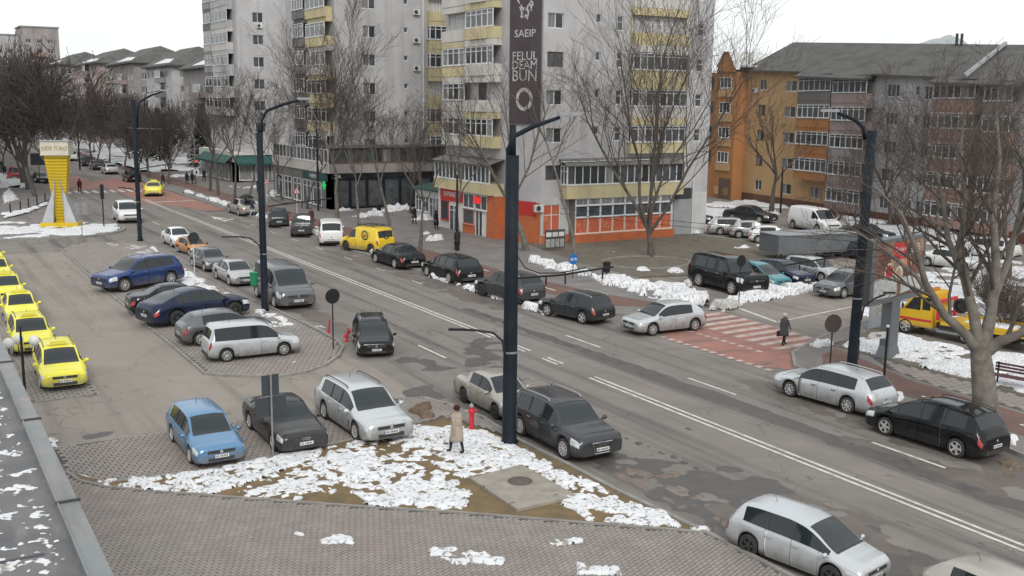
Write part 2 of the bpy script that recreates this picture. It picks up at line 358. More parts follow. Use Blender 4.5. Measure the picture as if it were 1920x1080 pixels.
def pave(name, poly, ang, lx, ly, gap, z, h, seed, parts=0, parent=None, lim=None, inset=.1):
    rnd = random.Random(seed); ca, sa = math.cos(ang), math.sin(ang)
    R = [(p[0]*ca+p[1]*sa, -p[0]*sa+p[1]*ca) for p in poly]
    gx = np.arange(min(r[0] for r in R), max(r[0] for r in R), lx); gy = np.arange(min(r[1] for r in R), max(r[1] for r in R), ly)
    X, Y = np.meshgrid(gx, gy, indexing='ij'); X = X+(np.arange(len(gy)) % 2)[None, :]*lx/2
    wx, wy = X*ca-Y*sa, X*sa+Y*ca
    ok = inpoly(wx, wy, poly) & (edged(wx, wy, poly) > inset)
    P = np.stack([wx[ok], wy[ok]], 1)
    if lim is not None:
        u = np.array([CM @ np.array([p[0], p[1], -CAMH]) for p in P]); uu = 960+FPX*u[:, 0]/u[:, 2]; vv = 540+FPX*u[:, 1]/u[:, 2]
        P = P[(uu > -60) & (uu < 1980) & (vv < 1130) & (vv > 0)]
    order = np.argsort([dep(p[0], p[1]) for p in P]) if parts else range(len(P))
    b = MB(); n = 0; meshes = None
    if parts:
        meshes = []
        for k in range(3):
            t = MB(); brick(t, 0, 0, 0, lx-gap, ly-gap, h, 1, 0); meshes.append(t.mesh('brick', PC[k]))
    for i in order:
        x, y = P[i]; k = 0 if rnd.random() < .6 else (1 if rnd.random() < .5 else 2)
        if fbm(np.array([x*.35]), np.array([y*.35]), 3)[0] > .56 and rnd.random() < .5: k = 1
        dz = rnd.uniform(-.003, .003)
        if n < parts:
            link('brick', meshes[k], parent, (x, y, z+dz), ang+rnd.uniform(-.01, .01)); n += 1
        else:
            b.cur = k; brick(b, x, y, z+dz, lx-gap, ly-gap, h, ca, sa)
    if b.f: o = b.build(name, PC, parent); o['kind'] = 'stuff'
fp = [o for o in bpy.data.objects if o.name.startswith('footpath')]
pave('paving_bricks', fore, math.radians(20), .23, .125, .022, .05, .022, 1, parts=300, parent=fp[0], lim=1)
pave('paving_bricks', tri_p, math.radians(35), .23, .125, .022, .075, .022, 2, parent=fp[1])
pi = bpy.data.objects['parking_island']
strip_in = [(p[0], p[1]) for p in isl]
pave('paving_bricks', strip_in, math.radians(1), .26, .235, .035, .05, .02, 3, parent=pi, inset=.14)
pave('paving_bricks', bay2, math.radians(4), .24, .21, .034, .03, .02, 4, parent=bpy.data.objects['parking_bay'])
pave('paving_bricks', taxi_bay, 0, .36, .24, .035, .03, .02, 5, parent=bpy.data.objects['taxi_bay'])
# paver grid on the pavement by the lawn
pv = [(36.5, 5), (36.7, 20), (37.0, 27), (37.6, 30), (38.8, 32), (38.8, 5)]
o = sheet('footpath', pv, .128, M_joint); pave('paving_bricks', pv, 0, .42, .34, .03, .128, .012, 6, parent=o)
# ---- road markings
b = MB()
def line(x0, y0, x1, y1, w, z=.012):
    d = Vector((x1-x0, y1-y0)).normalized(); n = Vector((-d.y, d.x))*w/2
    b.face([(x0-n.x, y0-n.y, z), (x1-n.x, y1-n.y, z), (x1+n.x, y1+n.y, z), (x0+n.x, y0+n.y, z)][::-1] if False else [(x0+n.x, y0+n.y, z), (x0-n.x, y0-n.y, z), (x1-n.x, y1-n.y, z), (x1+n.x, y1+n.y, z)])
for s in (-.16, .16):
    line(25.42+s, 44.3, 25.42+s, 128, .13); line(25.30+s, -30, 25.30+s, 35.5, .13)
    for y0 in (40.9, 38.1): line(25.36+s, y0, 25.36+s, y0+1.3, .13)
for y0 in (39.9, 30.4, 20.5, 11): line(28.9, y0, 28.9, y0+3, .13)
for y0 in (41.5, 94, 101, 112): line(21.3, y0, 21.3, y0+3, .13)
for y0 in (60, 66, 72, 78, 84, 90, 96): line(29.05, y0, 29.05, y0+1.6, .10)
for y0 in range(180, 330, 9): line(24.8, y0, 24.8, y0+4, .12)
line(41.9, 44.3, 40.95, 40.2, .22, .02); line(40.95, 40.2, 48.6, 41.4, .14, .02); line(48.6, 41.4, 60, 42.6, .13, .02)
b.face([(27.5, 101, .012), (27.72, 101, .012), (27.72, 103.4, .012), (27.5, 103.4, .012)]); b.face([(27.2, 103.4, .012), (28.5, 103.4, .012), (27.6, 106.2, .012)]); b.face([(27.72, 101.6, .012), (28.9, 102.6, .012), (28.9, 103.2, .012), (27.72, 102.2, .012)])
for (s0, s1) in ((20, 22), (24.6, 26.3), (49, 50.4), (53.5, 55.2), (57, 58.4), (62, 63.4), (67, 68.5), (72.5, 74), (78, 79.5), (84, 85.5), (90, 91.6)): line(35.15, s0, 35.15, s1, .14, .134)
b.build('road_markings', M_white)['kind'] = 'structure'
# crossing with red paint and worn bars
sheet('red_crossing', [(32.9, 38.9), (33.9, 42.8), (38.9, 44.6), (40.2, 43.6), (39.5, 36.2), (36.3, 34.2), (34.0, 32.2), (33.0, 33.5)], .010, M_red)
b = MB()
for i in range(9):
    y = 35.6+i*.98; line(36.2+.05*i, y, 39.7+.06*i, y+.1, .48, .016)
for i in range(13):
    y = 32.6+i*.62; line(33.05, y, 33.05, y+.34, .34, .016)
    if i > 1: line(35.2, y+1.6, 35.2, y+1.94, .3, .016)
b.build('crossing_bars', M_wear)['kind'] = 'structure'
sheet('red_crossing', [(24.5, 160), (30.6, 166), (30.7, 112), (28.4, 112), (26.0, 121), (24.6, 122)], .010, M_red)
sheet('red_crossing', [(18.4, 143), (24.4, 147), (24.4, 160), (24.3, 172), (18.6, 165)], .0105, M_red)
b = MB()
for i in range(11): line(18.9+i*1.06, 139.5, 18.9+i*1.06, 143.5, .5, .014)
line(25.8, 124, 30.4, 124.5, .4, .016)
b.build('crossing_bars', M_white)['kind'] = 'structure'
# tar patches, wet stains and muddy melt water lying as thin irregular films
def film(poly, m, seed, cover=.6, rag=.5, res=.12, name='wet_patch', z=.016, freq=.9):
    o = snow(name, poly, z, .0001, cover, seed, res, freq, None, m, .6, rag, kind='structure')
film([(18.6, 16), (23, 15), (23.5, 24), (19.5, 28), (18.6, 27)], M_wet, 11, .60, .7)
film(px(740, 735, 800, 715, 870, 745, 800, 765, 745, 755), M_wet, 12, .75, .4)
film([(18.7, 45), (20.6, 45), (20.6, 56), (18.2, 56)], M_muddy, 13, .7)
film([(18.7, 39.5), (21, 39.5), (21, 43), (19, 43.5)], M_wet, 14, .45, .7)
film([(29.2, 14), (32, 14), (33.6, 30), (30.2, 33), (29.5, 27)], M_muddy, 15, .80, .6)
film([(28.6, 50), (31, 48), (30.8, 76), (28.4, 78)], M_muddy, 16, .66, .6)
film([(39.8, 44), (46, 43.6), (47, 47.5), (40, 46.5)], M_wet, 17, .62)
film([(39.6, 36.2), (44, 37.6), (46, 40.5), (41, 40.0)], M_wet, 18, .5, .8)
film([(28.0, 110), (31, 110), (31, 125), (28, 122)], M_wet, 19, .5)
film(px(120, 830, 170, 805, 230, 800, 240, 818, 150, 842), M_wet, 20, .5, .8)
film(px(1560, 800, 1920, 905, 1920, 960, 1700, 880, 1540, 830), M_muddy, 21, .55, .8)
film([(27.35, -10), (28.75, -10), (28.75, 30), (28.2, 52), (27.1, 52)], M_wet, 22, .95, .22, name='tar_repair')
film(px(870, 620, 960, 640, 1000, 720, 900, 720, 850, 690), M_wet, 23, .22, .9)
film([(19, 6), (24, 6), (24, 22), (19.5, 22)], M_muddy, 24, .42, .9)
# concrete slab with manholes
sl = px(882, 905, 978, 879, 1082, 938, 970, 964)
M_conc = mat('concrete_slab', (.33, .30, .25), .9, c2=(.24, .22, .19), scale=2.4, bump=.4)
M_iron = mat('cast_iron', (.10, .09, .085), .7, .3, c2=(.15, .12, .10), scale=8)
root = empty('concrete_slab', (0, 0, 0), 0, 'square concrete chamber slab with manhole in the snowy planting bed', 'slab')
slab('slab', sl, .06, .155, M_conc, root, None)
def manhole(x, y, z, r, parent=None, lab=None):
    b = MB(); b.lathe([(r+.06, 0), (r+.06, .012), (r, .014), (r, .006), (r-.02, .006), (r-.03, .02), (0, .022)], 24, 'z', (x, y, z))
    o = b.build('manhole_cover', M_iron, parent)
    if lab: tag(o, lab, 'manhole')
    return o
c = gp(975, 902, .155); manhole(c[0], c[1], .155, .33, root)
b = MB()
for p in ((905, 915), (1042, 930), (1005, 885), (960, 945)):
    c = gp(*p, .155); b.tube([(c[0]-.09, c[1], .15), (c[0]-.07, c[1], .2), (c[0]+.07, c[1]+.02, .2), (c[0]+.09, c[1]+.02, .15)], .012, 5)
b.build('lifting_loop', M_iron, root)
c = gp(728, 876, .07); manhole(c[0], c[1], .08, .30, None, 'round rusty manhole cover among snow beside brown mulch')
# ---- snow
SN = lambda *a, **k: snow('snow', *a, **k)
SN(px(600, 845, 770, 805, 880, 800, 960, 832, 1060, 880, 1160, 930, 1330, 1003, 1100, 984, 1050, 950, 985, 878, 860, 905, 800, 870, 700, 870, 640, 880), .075, .07, .52, 1, .045, 1.1, 'broken snow cover over the planting bed', edge=.16, rag=1.0)
SN(px(585, 850, 700, 858, 860, 890, 900, 925, 870, 963, 700, 957, 650, 940, 610, 890), .075, .07, .64, 2, .045, 1.1, 'patchy snow at the pavement edge of the bed', edge=.55, rag=.9)
SN(px(760, 800, 880, 798, 955, 830, 950, 880, 860, 890, 790, 850), .075, .08, .68, 3, .05, .9, 'trodden snow around the hydrant', edge=.4, rag=.7)
SN(px(128, 886, 200, 903, 330, 893, 480, 866, 610, 842, 600, 862, 500, 900, 400, 932, 300, 928, 190, 916), .075, .08, .70, 4, .045, .9, 'strip of melting snow along the parking kerb', edge=.14, rag=.9)
SN(px(420, 890, 520, 868, 610, 850, 650, 900, 640, 935, 560, 945, 430, 937), .075, .05, .36, 9, .04, 1.6, 'scattered snow flecks over brown mulch', edge=.3, rag=.9)
SN(px(290, 905, 380, 897, 410, 925, 330, 930), .075, .18, .80, 5, .05, 1.3, 'heap of shovelled snow at the bed edge', edge=.5)
for i, (p, lab) in enumerate([(px(590, 1010, 660, 1008, 670, 1026, 600, 1028), 'small snow patch on brick paving near the lower left'), (px(800, 1028, 870, 1030, 950, 1052, 945, 1066, 850, 1066, 805, 1048), 'largest snow patch on the brick paving'), (px(1020, 1015, 1090, 1008, 1110, 1020, 1040, 1032), 'thin snow flecks on the brick paving'), (px(1075, 1060, 1170, 1068, 1170, 1085, 1080, 1085), 'snow patch at the bottom edge of the paving'), (px(545, 1000, 580, 1002, 570, 1016, 545, 1014), 'snow fleck on brick paving left'), (px(85, 818, 110, 822, 112, 845, 92, 842), 'small snow heap by the ledge'), (px(1290, 985, 1335, 992, 1330, 1004, 1290, 1000), 'snow clump at the tip of the bed')]):
    SN(p, .074, .06, .74, 20+i, .035, 2.2, lab, edge=.16, rag=.8)
SN(px(268, 455, 300, 470, 360, 510, 440, 556, 508, 590, 500, 605, 420, 560, 340, 540, 300, 490), .06, .12, .62, 30, .09, .8, 'snow strip along the kerb behind the parked cars', edge=.4, rag=.8)
SN(px(480, 590, 520, 588, 560, 610, 520, 625, 480, 610), .06, .08, .5, 31, .07, 1.2, 'snow flecks at the foot of the dark pole', rag=.9)
SN(px(510, 690, 560, 672, 570, 680, 520, 695), .07, .05, .6, 32, .06, 1.5, 'small snow streak beside the silver van')
SN([(14.2, 89.2), (17, 87), (17.3, 74), (15.6, 76), (15.2, 84)], .06, .06, .42, 33, .1, .9, 'grey slush at the far corner of the parking island', m=M_snowd, rag=.9)
# yellow pillar island
ic = (9.6, 101.5)
iso = [(ic[0]+8.2*math.cos(t)*(1 if math.cos(t) > 0 else 1.5), ic[1]+7.2*math.sin(t)-.25*8*math.cos(t)) for t in np.linspace(0, 2*math.pi, 36, endpoint=False)]
slab('traffic_island', iso, -.03, .13, M_pave)
b = MB(); strip(b, iso+[iso[0]], .16, -.02, .15); b.build('kerb', M_kerb)['kind'] = 'structure'
SN(iso, .135, .12, .72, 40, .2, .35, 'snow on the traffic island around the yellow pillar', edge=1.2, rag=.9)
SN(px(0, 404, 60, 391, 94, 377, 96, 384, 60, 400, 0, 416), .13, .15, .75, 41, .14, .7, 'snow ridge along the bollard kerb')
SN(px(0, 365, 20, 350, 40, 375, 0, 390), .13, .15, .7, 42, .2, .5, 'snow on the far left lawn')
# ridges and heaps on the far pavement
RID = [((31.3, 32.3), 84, 100, 'snow ridge behind the far parked cars'), ((31.3, 32.6), 100, 135, 'snow ridge at the far kerb before the crossing'), ((31.2, 32.6), 62, 84, 'snow ridge behind the black estate car'), ((30.4, 31.6), 47, 62, 'dirty snow beside the two dark cars')]
for i, (xr, y0, y1, lab) in enumerate(RID):
    SN([(xr[0], y0), (xr[1], y0), (xr[1]+.3, (y0+y1)/2), (xr[1], y1), (xr[0], y1)], .11 if i < 3 else .05, .28, .58, 50+i, .13, .6, lab, edge=.5, rag=.9, m=M_snow)
HE = [(735, 395, 4.5, 2.0, .7), (800, 410, 3.2, 1.6, .5), (525, 335, 3, 1.4, .9), (540, 352, 3, 1.6, .9), (520, 366, 2.5, 1.5, .8), (430, 350, 5, 1, .35), (470, 352, 4, 1.2, .4), (640, 385, 3, 1.2, .5), (690, 405, 3.4, 1.3, .5), (815, 450, 1.6, .8, .45), (800, 438, 1.2, .7, .35), (1205, 505, 1.6, .9, .2), (1265, 508, 1.3, .8, .2), (1150, 470, 4, .6, .15), (1300, 435, 3.5, 1, .35), (1400, 462, 3, .7, .25), (1330, 470, 5, .6, .12), (640, 395, 2.5, 1, .4), (360, 330, 6, 2, .5), (330, 318, 8, 2.5, .5), (300, 300, 12, 3, .5), (250, 285, 18, 5, .5), (470, 385, 2, 1, .4)]
for i, (u, v, a, w, h) in enumerate(HE):
    a *= 1.35; w *= 1.4; h *= .75
    c = gp(u, v, .12); P = [(c[0]+a*math.cos(t)*.55+w*.3*math.sin(t), c[1]+w*math.sin(t)) for t in np.linspace(0, 2*math.pi, 14, endpoint=False)]
    SN(P, .11, h, .74, 60+i, max(.09, a/40), 1., 'snow heap on the far pavement' if v < 470 else 'snow remnant on muddy ground', edge=max(a, w)*.35, rag=.55)
# long bank between verge and cycle path, heaps by the car park
SN(px(985, 488, 1040, 495, 1120, 520, 1200, 535, 1300, 548, 1345, 570, 1300, 580, 1230, 570, 1150, 545, 1080, 522, 990, 500), .12, .38, .68, 90, .10, .7, 'long bank of dirty snow beside the verge', edge=.7, rag=.8)
SN(px(1300, 575, 1370, 565, 1400, 580, 1340, 592), .10, .3, .62, 91, .09, 1., 'dirty snow rubble at the crossing', m=M_snowd, edge=.5, rag=.9)
SN(px(1330, 566, 1400, 548, 1440, 545, 1520, 536, 1535, 548, 1440, 566, 1360, 578), .02, .34, .74, 92, .09, .8, 'shovelled snow in front of the parked row', edge=.6, rag=.7)
SN(px(1272, 530, 1300, 520, 1310, 545, 1290, 545), .05, .2, .7, 93, .09, 1., 'snow by the rear wheel of the black off-roader')
SN(px(1500, 530, 1540, 528, 1560, 550, 1500, 548), .02, .15, .5, 94, .09, 1.2, 'snow crumbs before the grey minivan', rag=.9)
SN(px(1500, 645, 1560, 640, 1575, 652, 1520, 660), .13, .2, .66, 95, .07, 1.2, 'snow heap at the side street corner', edge=.3)
SN([(39.0, 8), (39.0, 27), (39.0, 34.2), (41, 35.1), (44.0, 35.8), (44.2, 30), (47, 27), (58, 20), (58, 8)], .16, .10, .66, 96, .09, .45, 'snow field on the lawn under the big tree', edge=.3, rag=.78)
SN(px(1650, 745, 1700, 752, 1700, 762, 1655, 765), .12, .2, .8, 97, .07, 1., 'snow heap behind the silver estate car', edge=.3)
SN(px(1855, 805, 1920, 830, 1920, 850, 1860, 835), .12, .2, .75, 98, .06, 1., 'snow at the kerb behind the black minivan', edge=.3)
SN([(62, 74), (75, 76), (92, 88), (92, 96), (66, 96)], .03, .2, .45, 99, .25, .3, 'snow patches in the rear car park', rag=.8)
SN([(74, 50), (88, 56), (91, 80), (84, 78), (78, 64)], .03, .2, .5, 100, .25, .3, 'snow along the foot of the orange block', rag=.8)
SN([(48, 30), (60, 34), (76, 46), (74, 52), (58, 46), (46, 40)], .03, .12, .40, 101, .22, .4, 'snow in the yard behind the billboard', rag=.9)
SN([(-10, 150), (16, 150), (16, 260), (-40, 260)], .13, .3, .5, 102, .8, .12, 'snow among the far left trees', rag=.8)
SN([(34, 175), (52, 178), (60, 330), (36, 330)], .13, .3, .62, 103, .8, .12, 'snow under the far avenue trees', rag=.8)

snow('soil_heap', px(757, 775, 775, 757, 815, 757, 832, 780, 810, 797, 775, 797), .09, .16, .75, 130, .06, 1.2, 'heap of brown soil on the paved triangle', mat('brown_soil', (.17, .12, .085), .95, c2=(.11, .08, .06), scale=4, bump=1., bscale=14), .5, .6)
snow('leaf_litter', px(1850, 862, 1920, 850, 1920, 905, 1860, 890), .01, .08, .55, 131, .05, 1.6, 'wet leaf litter in the gutter at the right edge', mat('leaf_litter', (.20, .15, .10), .95, c2=(.10, .08, .06), scale=9, bump=1., bscale=20), .4, .9)
snow('gutter_dirt', px(1120, 880, 1200, 830, 1260, 850, 1300, 900, 1380, 940, 1360, 990, 1250, 950), .006, .012, .20, 132, .06, 1.2, 'brown gutter dirt in front of the anthracite crossover', mat('gutter_dirt', (.15, .115, .095), .95, c2=(.22, .18, .15), scale=5, bump=.8, bscale=20), .3, .95)
for i, (u, v) in enumerate(((1155, 812), (1175, 822), (1197, 831), (1217, 838), (1240, 850), (1265, 858), (1283, 868), (1305, 878), (1290, 805), (1186, 879))):
    c = gp(u, v); snow('dirt_clump', [(c[0]+.17*math.cos(t), c[1]+.22*math.sin(t)) for t in np.linspace(0, 6.283, 9)[:-1]], .006, .05, .8, 140+i, .035, 3, 'small dark dirt clump on the asphalt', MATS['wet_tar_patch'], .12, .6, group='dirt clumps on the road')
# ================================================================ BUILDINGS
rnd = random.Random(7)
G_dark = mat('window_glass', (.035, .04, .045), .08, spec=.6)
G_mid = mat('window_glass_grey', (.10, .11, .12), .12, spec=.6, c2=(.05, .055, .06), scale=2)
G_cur = mat('window_curtain', (.30, .30, .29), .35, spec=.5, c2=(.10, .11, .11), scale=4, stretch=(2, 2, .2))
GL = [G_dark, G_dark, G_mid, G_mid, G_cur]
M_pvc = mat('white_window_frame', (.72, .73, .74), .5, c2=(.55, .56, .57), scale=2)
M_brn = mat('brown_window_frame', (.13, .085, .06), .6)
M_gryf = mat('grey_window_frame', (.28, .29, .30), .5)
def wallmat(n, c, c2, st, amt=.6, **k):
    return mat(n, c, .92, c2=c2, scale=.45, bump=.25, bscale=18, streak=(st, (1.1, 1.1, .07), amt, .5, .78), **k)
W_grey = wallmat('tower_render', (.488, .482, .488), (.409, .403, .409), (.264, .257, .251))
W_cream = wallmat('balcony_cream', (.600, .576, .540), (.504, .480, .456), (.360, .336, .300))
W_yel = wallmat('balcony_yellow', (.575, .494, .287), (.494, .437, .287), (.322, .287, .196))
W_dkgr = wallmat('balcony_grey', (.16, .155, .15), (.20, .19, .185), (.12, .115, .11))
W_orng = wallmat('orange_render', (.52, .335, .17), (.46, .30, .16), (.36, .24, .14), .4)
W_ordk = wallmat('orange_deep', (.44, .205, .08), (.38, .18, .08), (.29, .14, .07), .4)
W_blgr = wallmat('grey_render', (.525, .525, .537), (.439, .439, .451), (.329, .317, .317))
W_mauv = wallmat('mauve_render', (.360, .282, .270), (.300, .240, .234), (.240, .192, .180))
W_pink = wallmat('pink_brown_render', (.402, .253, .218), (.333, .213, .190), (.265, .184, .161))
W_old = wallmat('old_render', (.338, .312, .300), (.250, .231, .225), (.163, .150, .144))
M_roof = mat('slate_roof', (.082, .08, .078), .9, c2=(.118, .112, .103), scale=.7, bump=.5, bscale=6, streak=((.045, .044, .042), (.3, .3, 1.6), .6, .5, .7))
M_black = mat('black_cladding', (.012, .013, .016), .4, spec=.2, c2=(.03, .033, .037), scale=1)
M_dmet = mat('dark_metal', (.055, .06, .068), .5, .2)
M_white2 = mat('white_paint', (.66, .66, .65), .6, c2=(.55, .55, .54), scale=2)
M_redp = mat('red_sign', (.45, .03, .025), .5)
M_green = mat('green_awning', (.02, .085, .075), .6, c2=(.015, .06, .055), scale=1.5)
M_posr = mat('poster_red', (.50, .115, .06), .5, c2=(.55, .30, .17), scale=3.2, lo=.5, hi=.7)
M_orb = mat('shop_orange', (.52, .14, .05), .7, c2=(.40, .12, .05), scale=1.2)
M_plinth = mat('brown_plinth', (.16, .075, .05), .85, c2=(.11, .06, .045), scale=1)
M_rust = mat('rusty_sheet', (.20, .19, .185), .8, c2=(.13, .12, .11), scale=1.4)
def text(name, s, size, loc, rz, m, parent=None, ext=.012, align='CENTER', sx=1.):
    cu = bpy.data.curves.new('txt', 'FONT'); cu.body = s; cu.size = size; cu.extrude = ext; cu.align_x = align; cu.align_y = 'CENTER'; cu.resolution_u = 2
    t = bpy.data.objects.new('txt', cu); col.objects.link(t); bpy.context.view_layer.update()
    me = bpy.data.meshes.new_from_object(t.evaluated_get(bpy.context.evaluated_depsgraph_get()))
    me.transform(Matrix.Rotation(math.pi/2, 4, 'X') @ Matrix.Diagonal((sx, 1, 1, 1)))
    bpy.data.objects.remove(t); bpy.data.curves.remove(cu); me.materials.clear(); me.materials.append(m)
    return link(name, me, parent, loc, rz)
WC = {}
def win_mesh(w, h, nv, tr, fm, ft=.07):
    k = (round(w, 2), round(h, 2), nv, tr, fm.name, ft)
    if k in WC: return WC[k]
    b = MB(); b.b2((0, -.03, 0), (w, .05, ft)); b.b2((0, -.03, h-ft), (w, .05, h)); b.b2((0, -.029, ft), (ft, .049, h-ft)); b.b2((w-ft, -.029, ft), (w, .049, h-ft))
    for i in range(1, nv): x = w*i/nv; b.b2((x-ft*.55, -.028, ft), (x+ft*.55, .048, h-ft))
    if tr: z = h*tr; b.b2((ft, -.026, z-.03), (w-ft, .046, z+.03))
    b.b2((-.06, -.13, -.05), (w+.06, .02, -.002))
    p = MB(); e = w/nv
    for i in range(nv): p.face([(i*e+.02, .03, .02), ((i+1)*e-.02, .03, .02), ((i+1)*e-.02, .03, h-.02), (i*e+.02, .03, h-.02)]); p.m[-1] = rnd.choice((0, 0, 0, 1, 1, 2))
    WC[k] = (b.mesh('window', fm), [p.mesh('pane', [g, GL[2], GL[4]]) for g in (G_dark, G_mid)]); return WC[k]
class Fac:
    """a facade plane: left->right in view along d, outward normal to the viewer's side"""
    def __init__(s, parent, O, d, det=True):
        s.p = parent; s.O = O; L = math.hypot(*d); s.d = (d[0]/L, d[1]/L); s.n = (s.d[1], -s.d[0]); s.rz = math.atan2(s.d[1], s.d[0]); s.det = det; s.zs = 0
    def at(s, u, v):
        r = ray(u, v); den = r[0]*s.n[0]+r[1]*s.n[1]; t = (s.O[0]*s.n[0]+s.O[1]*s.n[1])/den
        x, y = r[0]*t-s.O[0], r[1]*t-s.O[1]; return (x*s.d[0]+y*s.d[1], CAMH+r[2]*t)
    def pos(s, a, z, out=0.): return (s.O[0]+s.d[0]*a+s.n[0]*out, s.O[1]+s.d[1]*a+s.n[1]*out, z if not s.zs else z*(1-s.zs*(a-12)))
    def window(s, a, z, w, h, nv=2, tr=0, fm=None, out=0., name='window', ft=.07):
        me, ps = win_mesh(w, h, nv, tr, fm or M_pvc, ft)
        o = link(name, me, s.p, s.pos(a, z, out), s.rz); link('pane', rnd.choice(ps), o); return o
    def wall(s, a0, a1, z0, z1, m, op=(), dep=.16, out=0., name='wall'):
        """wall panel with recessed openings op=[(a,z,w,h)]"""
        xs = sorted({a0, a1, *[o[0] for o in op], *[o[0]+o[2] for o in op]}); zs = sorted({z0, z1, *[o[1] for o in op], *[o[1]+o[3] for o in op]})
        xs = [x for x in xs if a0-1e-6 <= x <= a1+1e-6]; zs = [z for z in zs if z0-1e-6 <= z <= z1+1e-6]
        b = MB()
        for j in range(len(zs)-1):
            run = None
            for i in range(len(xs)):
                hole = i == len(xs)-1
                if not hole:
                    cx, cz = (xs[i]+xs[i+1])/2, (zs[j]+zs[j+1])/2
                    hole = any(o[0] < cx < o[0]+o[2] and o[1] < cz < o[1]+o[3] for o in op)
                if not hole and run is None: run = xs[i]
                if hole and run is not None:
                    b.face([s.pos(run, zs[j], out), s.pos(xs[i], zs[j], out), s.pos(xs[i], zs[j+1], out), s.pos(run, zs[j+1], out)]); run = None
        for (x, z, w, h) in op:
            c = [(x, z), (x+w, z), (x+w, z+h), (x, z+h)]
            for k in range(4):
                p, q = c[k], c[(k+1) % 4]; b.face([s.pos(*p, out), s.pos(*p, out-dep-.05), s.pos(*q, out-dep-.05), s.pos(*q, out)])
        return b.build(name, m, s.p)
    def blk(s, a0, a1, z0, z1, o0, o1, m, name='panel'):
        b = MB(); am = (a0+a1)/2; P = [s.pos(a0, 0, o0)[:2], s.pos(a1, 0, o0)[:2], s.pos(a1, 0, o1)[:2], s.pos(a0, 0, o1)[:2]]; b.prism(P, s.pos(am, z0)[2], s.pos(am, z1)[2], True); return b.build(name, m, s.p)
    def balcony(s, a0, a1, z, ph, gh, out, m, nv=5, tr=.78, fm=None, glazed=True, name='balcony', inner=True):
        """box balcony: parapet ph high standing out, glazing gh high above it"""
        o = s.blk(a0, a1, z, z+ph, 0.01, out, m, name)
        if glazed:
            s.window(a0+.03, z+ph, a1-a0-.06, gh, nv, tr, fm, out-.06, ft=.08)
            f2 = Fac(s.p, s.pos(a0, 0, 0)[:2], s.n); zq = s.pos(a0, z+ph)[2]
            if out > .5: f2.window(.02, zq, out-.1, gh, max(1, int(out/.6)), tr, fm, -.04)
        else:
            s.blk(a0+.02, a0+.14, z+ph, z+ph+gh, .01, .12, m, 'pier')
            s.window(a0+(a1-a0)*.35, z+.25, (a1-a0)*.4, ph+gh*.75, 2, .75, fm, .02)
        return o
    def ac(s, a, z):
        b = MB(); b.box((0, -.17, .3), (.8, .3, .58)); o = b.build('air_conditioner', M_white2, s.p, s.pos(a, z, .03), s.rz)
        b = MB(); b.lathe([(.21, 0), (.23, -.02), (.2, -.03), (.05, -.02), (0, -.025)], 14, 'y', (-.12, -.32, .3)); b.build('fan_grille', M_dmet, o)
def core(root, poly, z1, m=W_grey, flat=True):
    b = MB(); b.prism(poly, -.03, z1); return b.build('core', m, root)
TOPZ = 34.5
# ---------------------------------------------------------------- tower with the betting shop (nearest)
t1 = empty('apartment_tower', (50, 74, 0), 0, 'tall pale grey apartment tower with orange ground-floor shop and dark vertical banner', 'building', 'grey apartment towers along the avenue')
t1.location = (0, 0, 0)
Y1, XW = 72.9, 45.3
S = Fac(t1, (46.3, Y1), (1, 0))
core(t1, [(46.5, Y1+.3), (64.2, Y1+.3), (64.2, 96), (54, 96), (54, 88.6), (45.7, 88.6), (45.7, 76.5)], TOPZ)
rows = [3.09*i for i in range(-1, 9)]
ops = []; a_, z_ = S.at(1026, 125); b_, _ = S.at(1056, 125); zs0 = z_
for i in range(-3, 7):
    z = zs0+3.09*i
    if z > 32: continue
    ops.append((a_, z, b_-a_, 1.22))
    S.window(a_, z, b_-a_, 1.22, 2, 0, M_pvc if i % 3 else M_brn, -.14)
c_, zc = S.at(1118, 42); d_, _ = S.at(1130, 42)
for i in range(-2, 7):
    z = zc+3.09*(i-1)
    if z > 32.5: continue
    ops.append((c_, z, .55, .7)); S.window(c_, z, .55, .7, 1, 0, M_pvc, -.12)
e_, ze = S.at(1158, 57); 
for i in range(-2, 7):
    z = ze+3.09*(i-1)
    if z < 7 or z > 32: continue
    ops.append((e_, z, .62, 1.2)); S.window(e_, z, .62, 1.2, 1, .6, M_pvc, -.12)
r_, zr = S.at(1309, 68)
for i in range(-3, 6):
    z = zr+3.09*i
    if z > 32: continue
    ops.append((r_, z, .75, 1.1)); S.window(r_, z, .75, 1.1, 1, .6, M_pvc, -.12)
b0, _ = S.at(1182, 66); b1, _ = S.at(1286, 66)
dr = S.at(1018, 442); dr2 = S.at(1051, 383)
ops.append((dr[0], dr[1], dr2[0]-dr[0], dr2[1]-dr[1]))
aE = S.at(1341, 0)[0]
S.wall(0, aE, 3.9, TOPZ, W_grey, [o for o in ops if o[1] > 3.95])
S.wall(0, aE, -.03, 3.9, mat('shop_white_wall', (.55, .55, .54), .9, c2=(.45, .45, .44), scale=.6), [ops[-1]])
S.window(*[dr[0], dr[1], dr2[0]-dr[0], dr2[1]-dr[1]], 2, .66, M_pvc, -.1)
S.blk(dr[0]+.1, dr2[0]-.1, dr[1]+.1, dr2[1]-.1, -.13, -.09, M_posr, 'poster'); S.ac(S.at(1008, 390)[0], S.at(1008, 397)[1])
S.blk(0.02, S.at(1076, 0)[0], -.03, .78, .002, .05, M_orb, 'plinth')
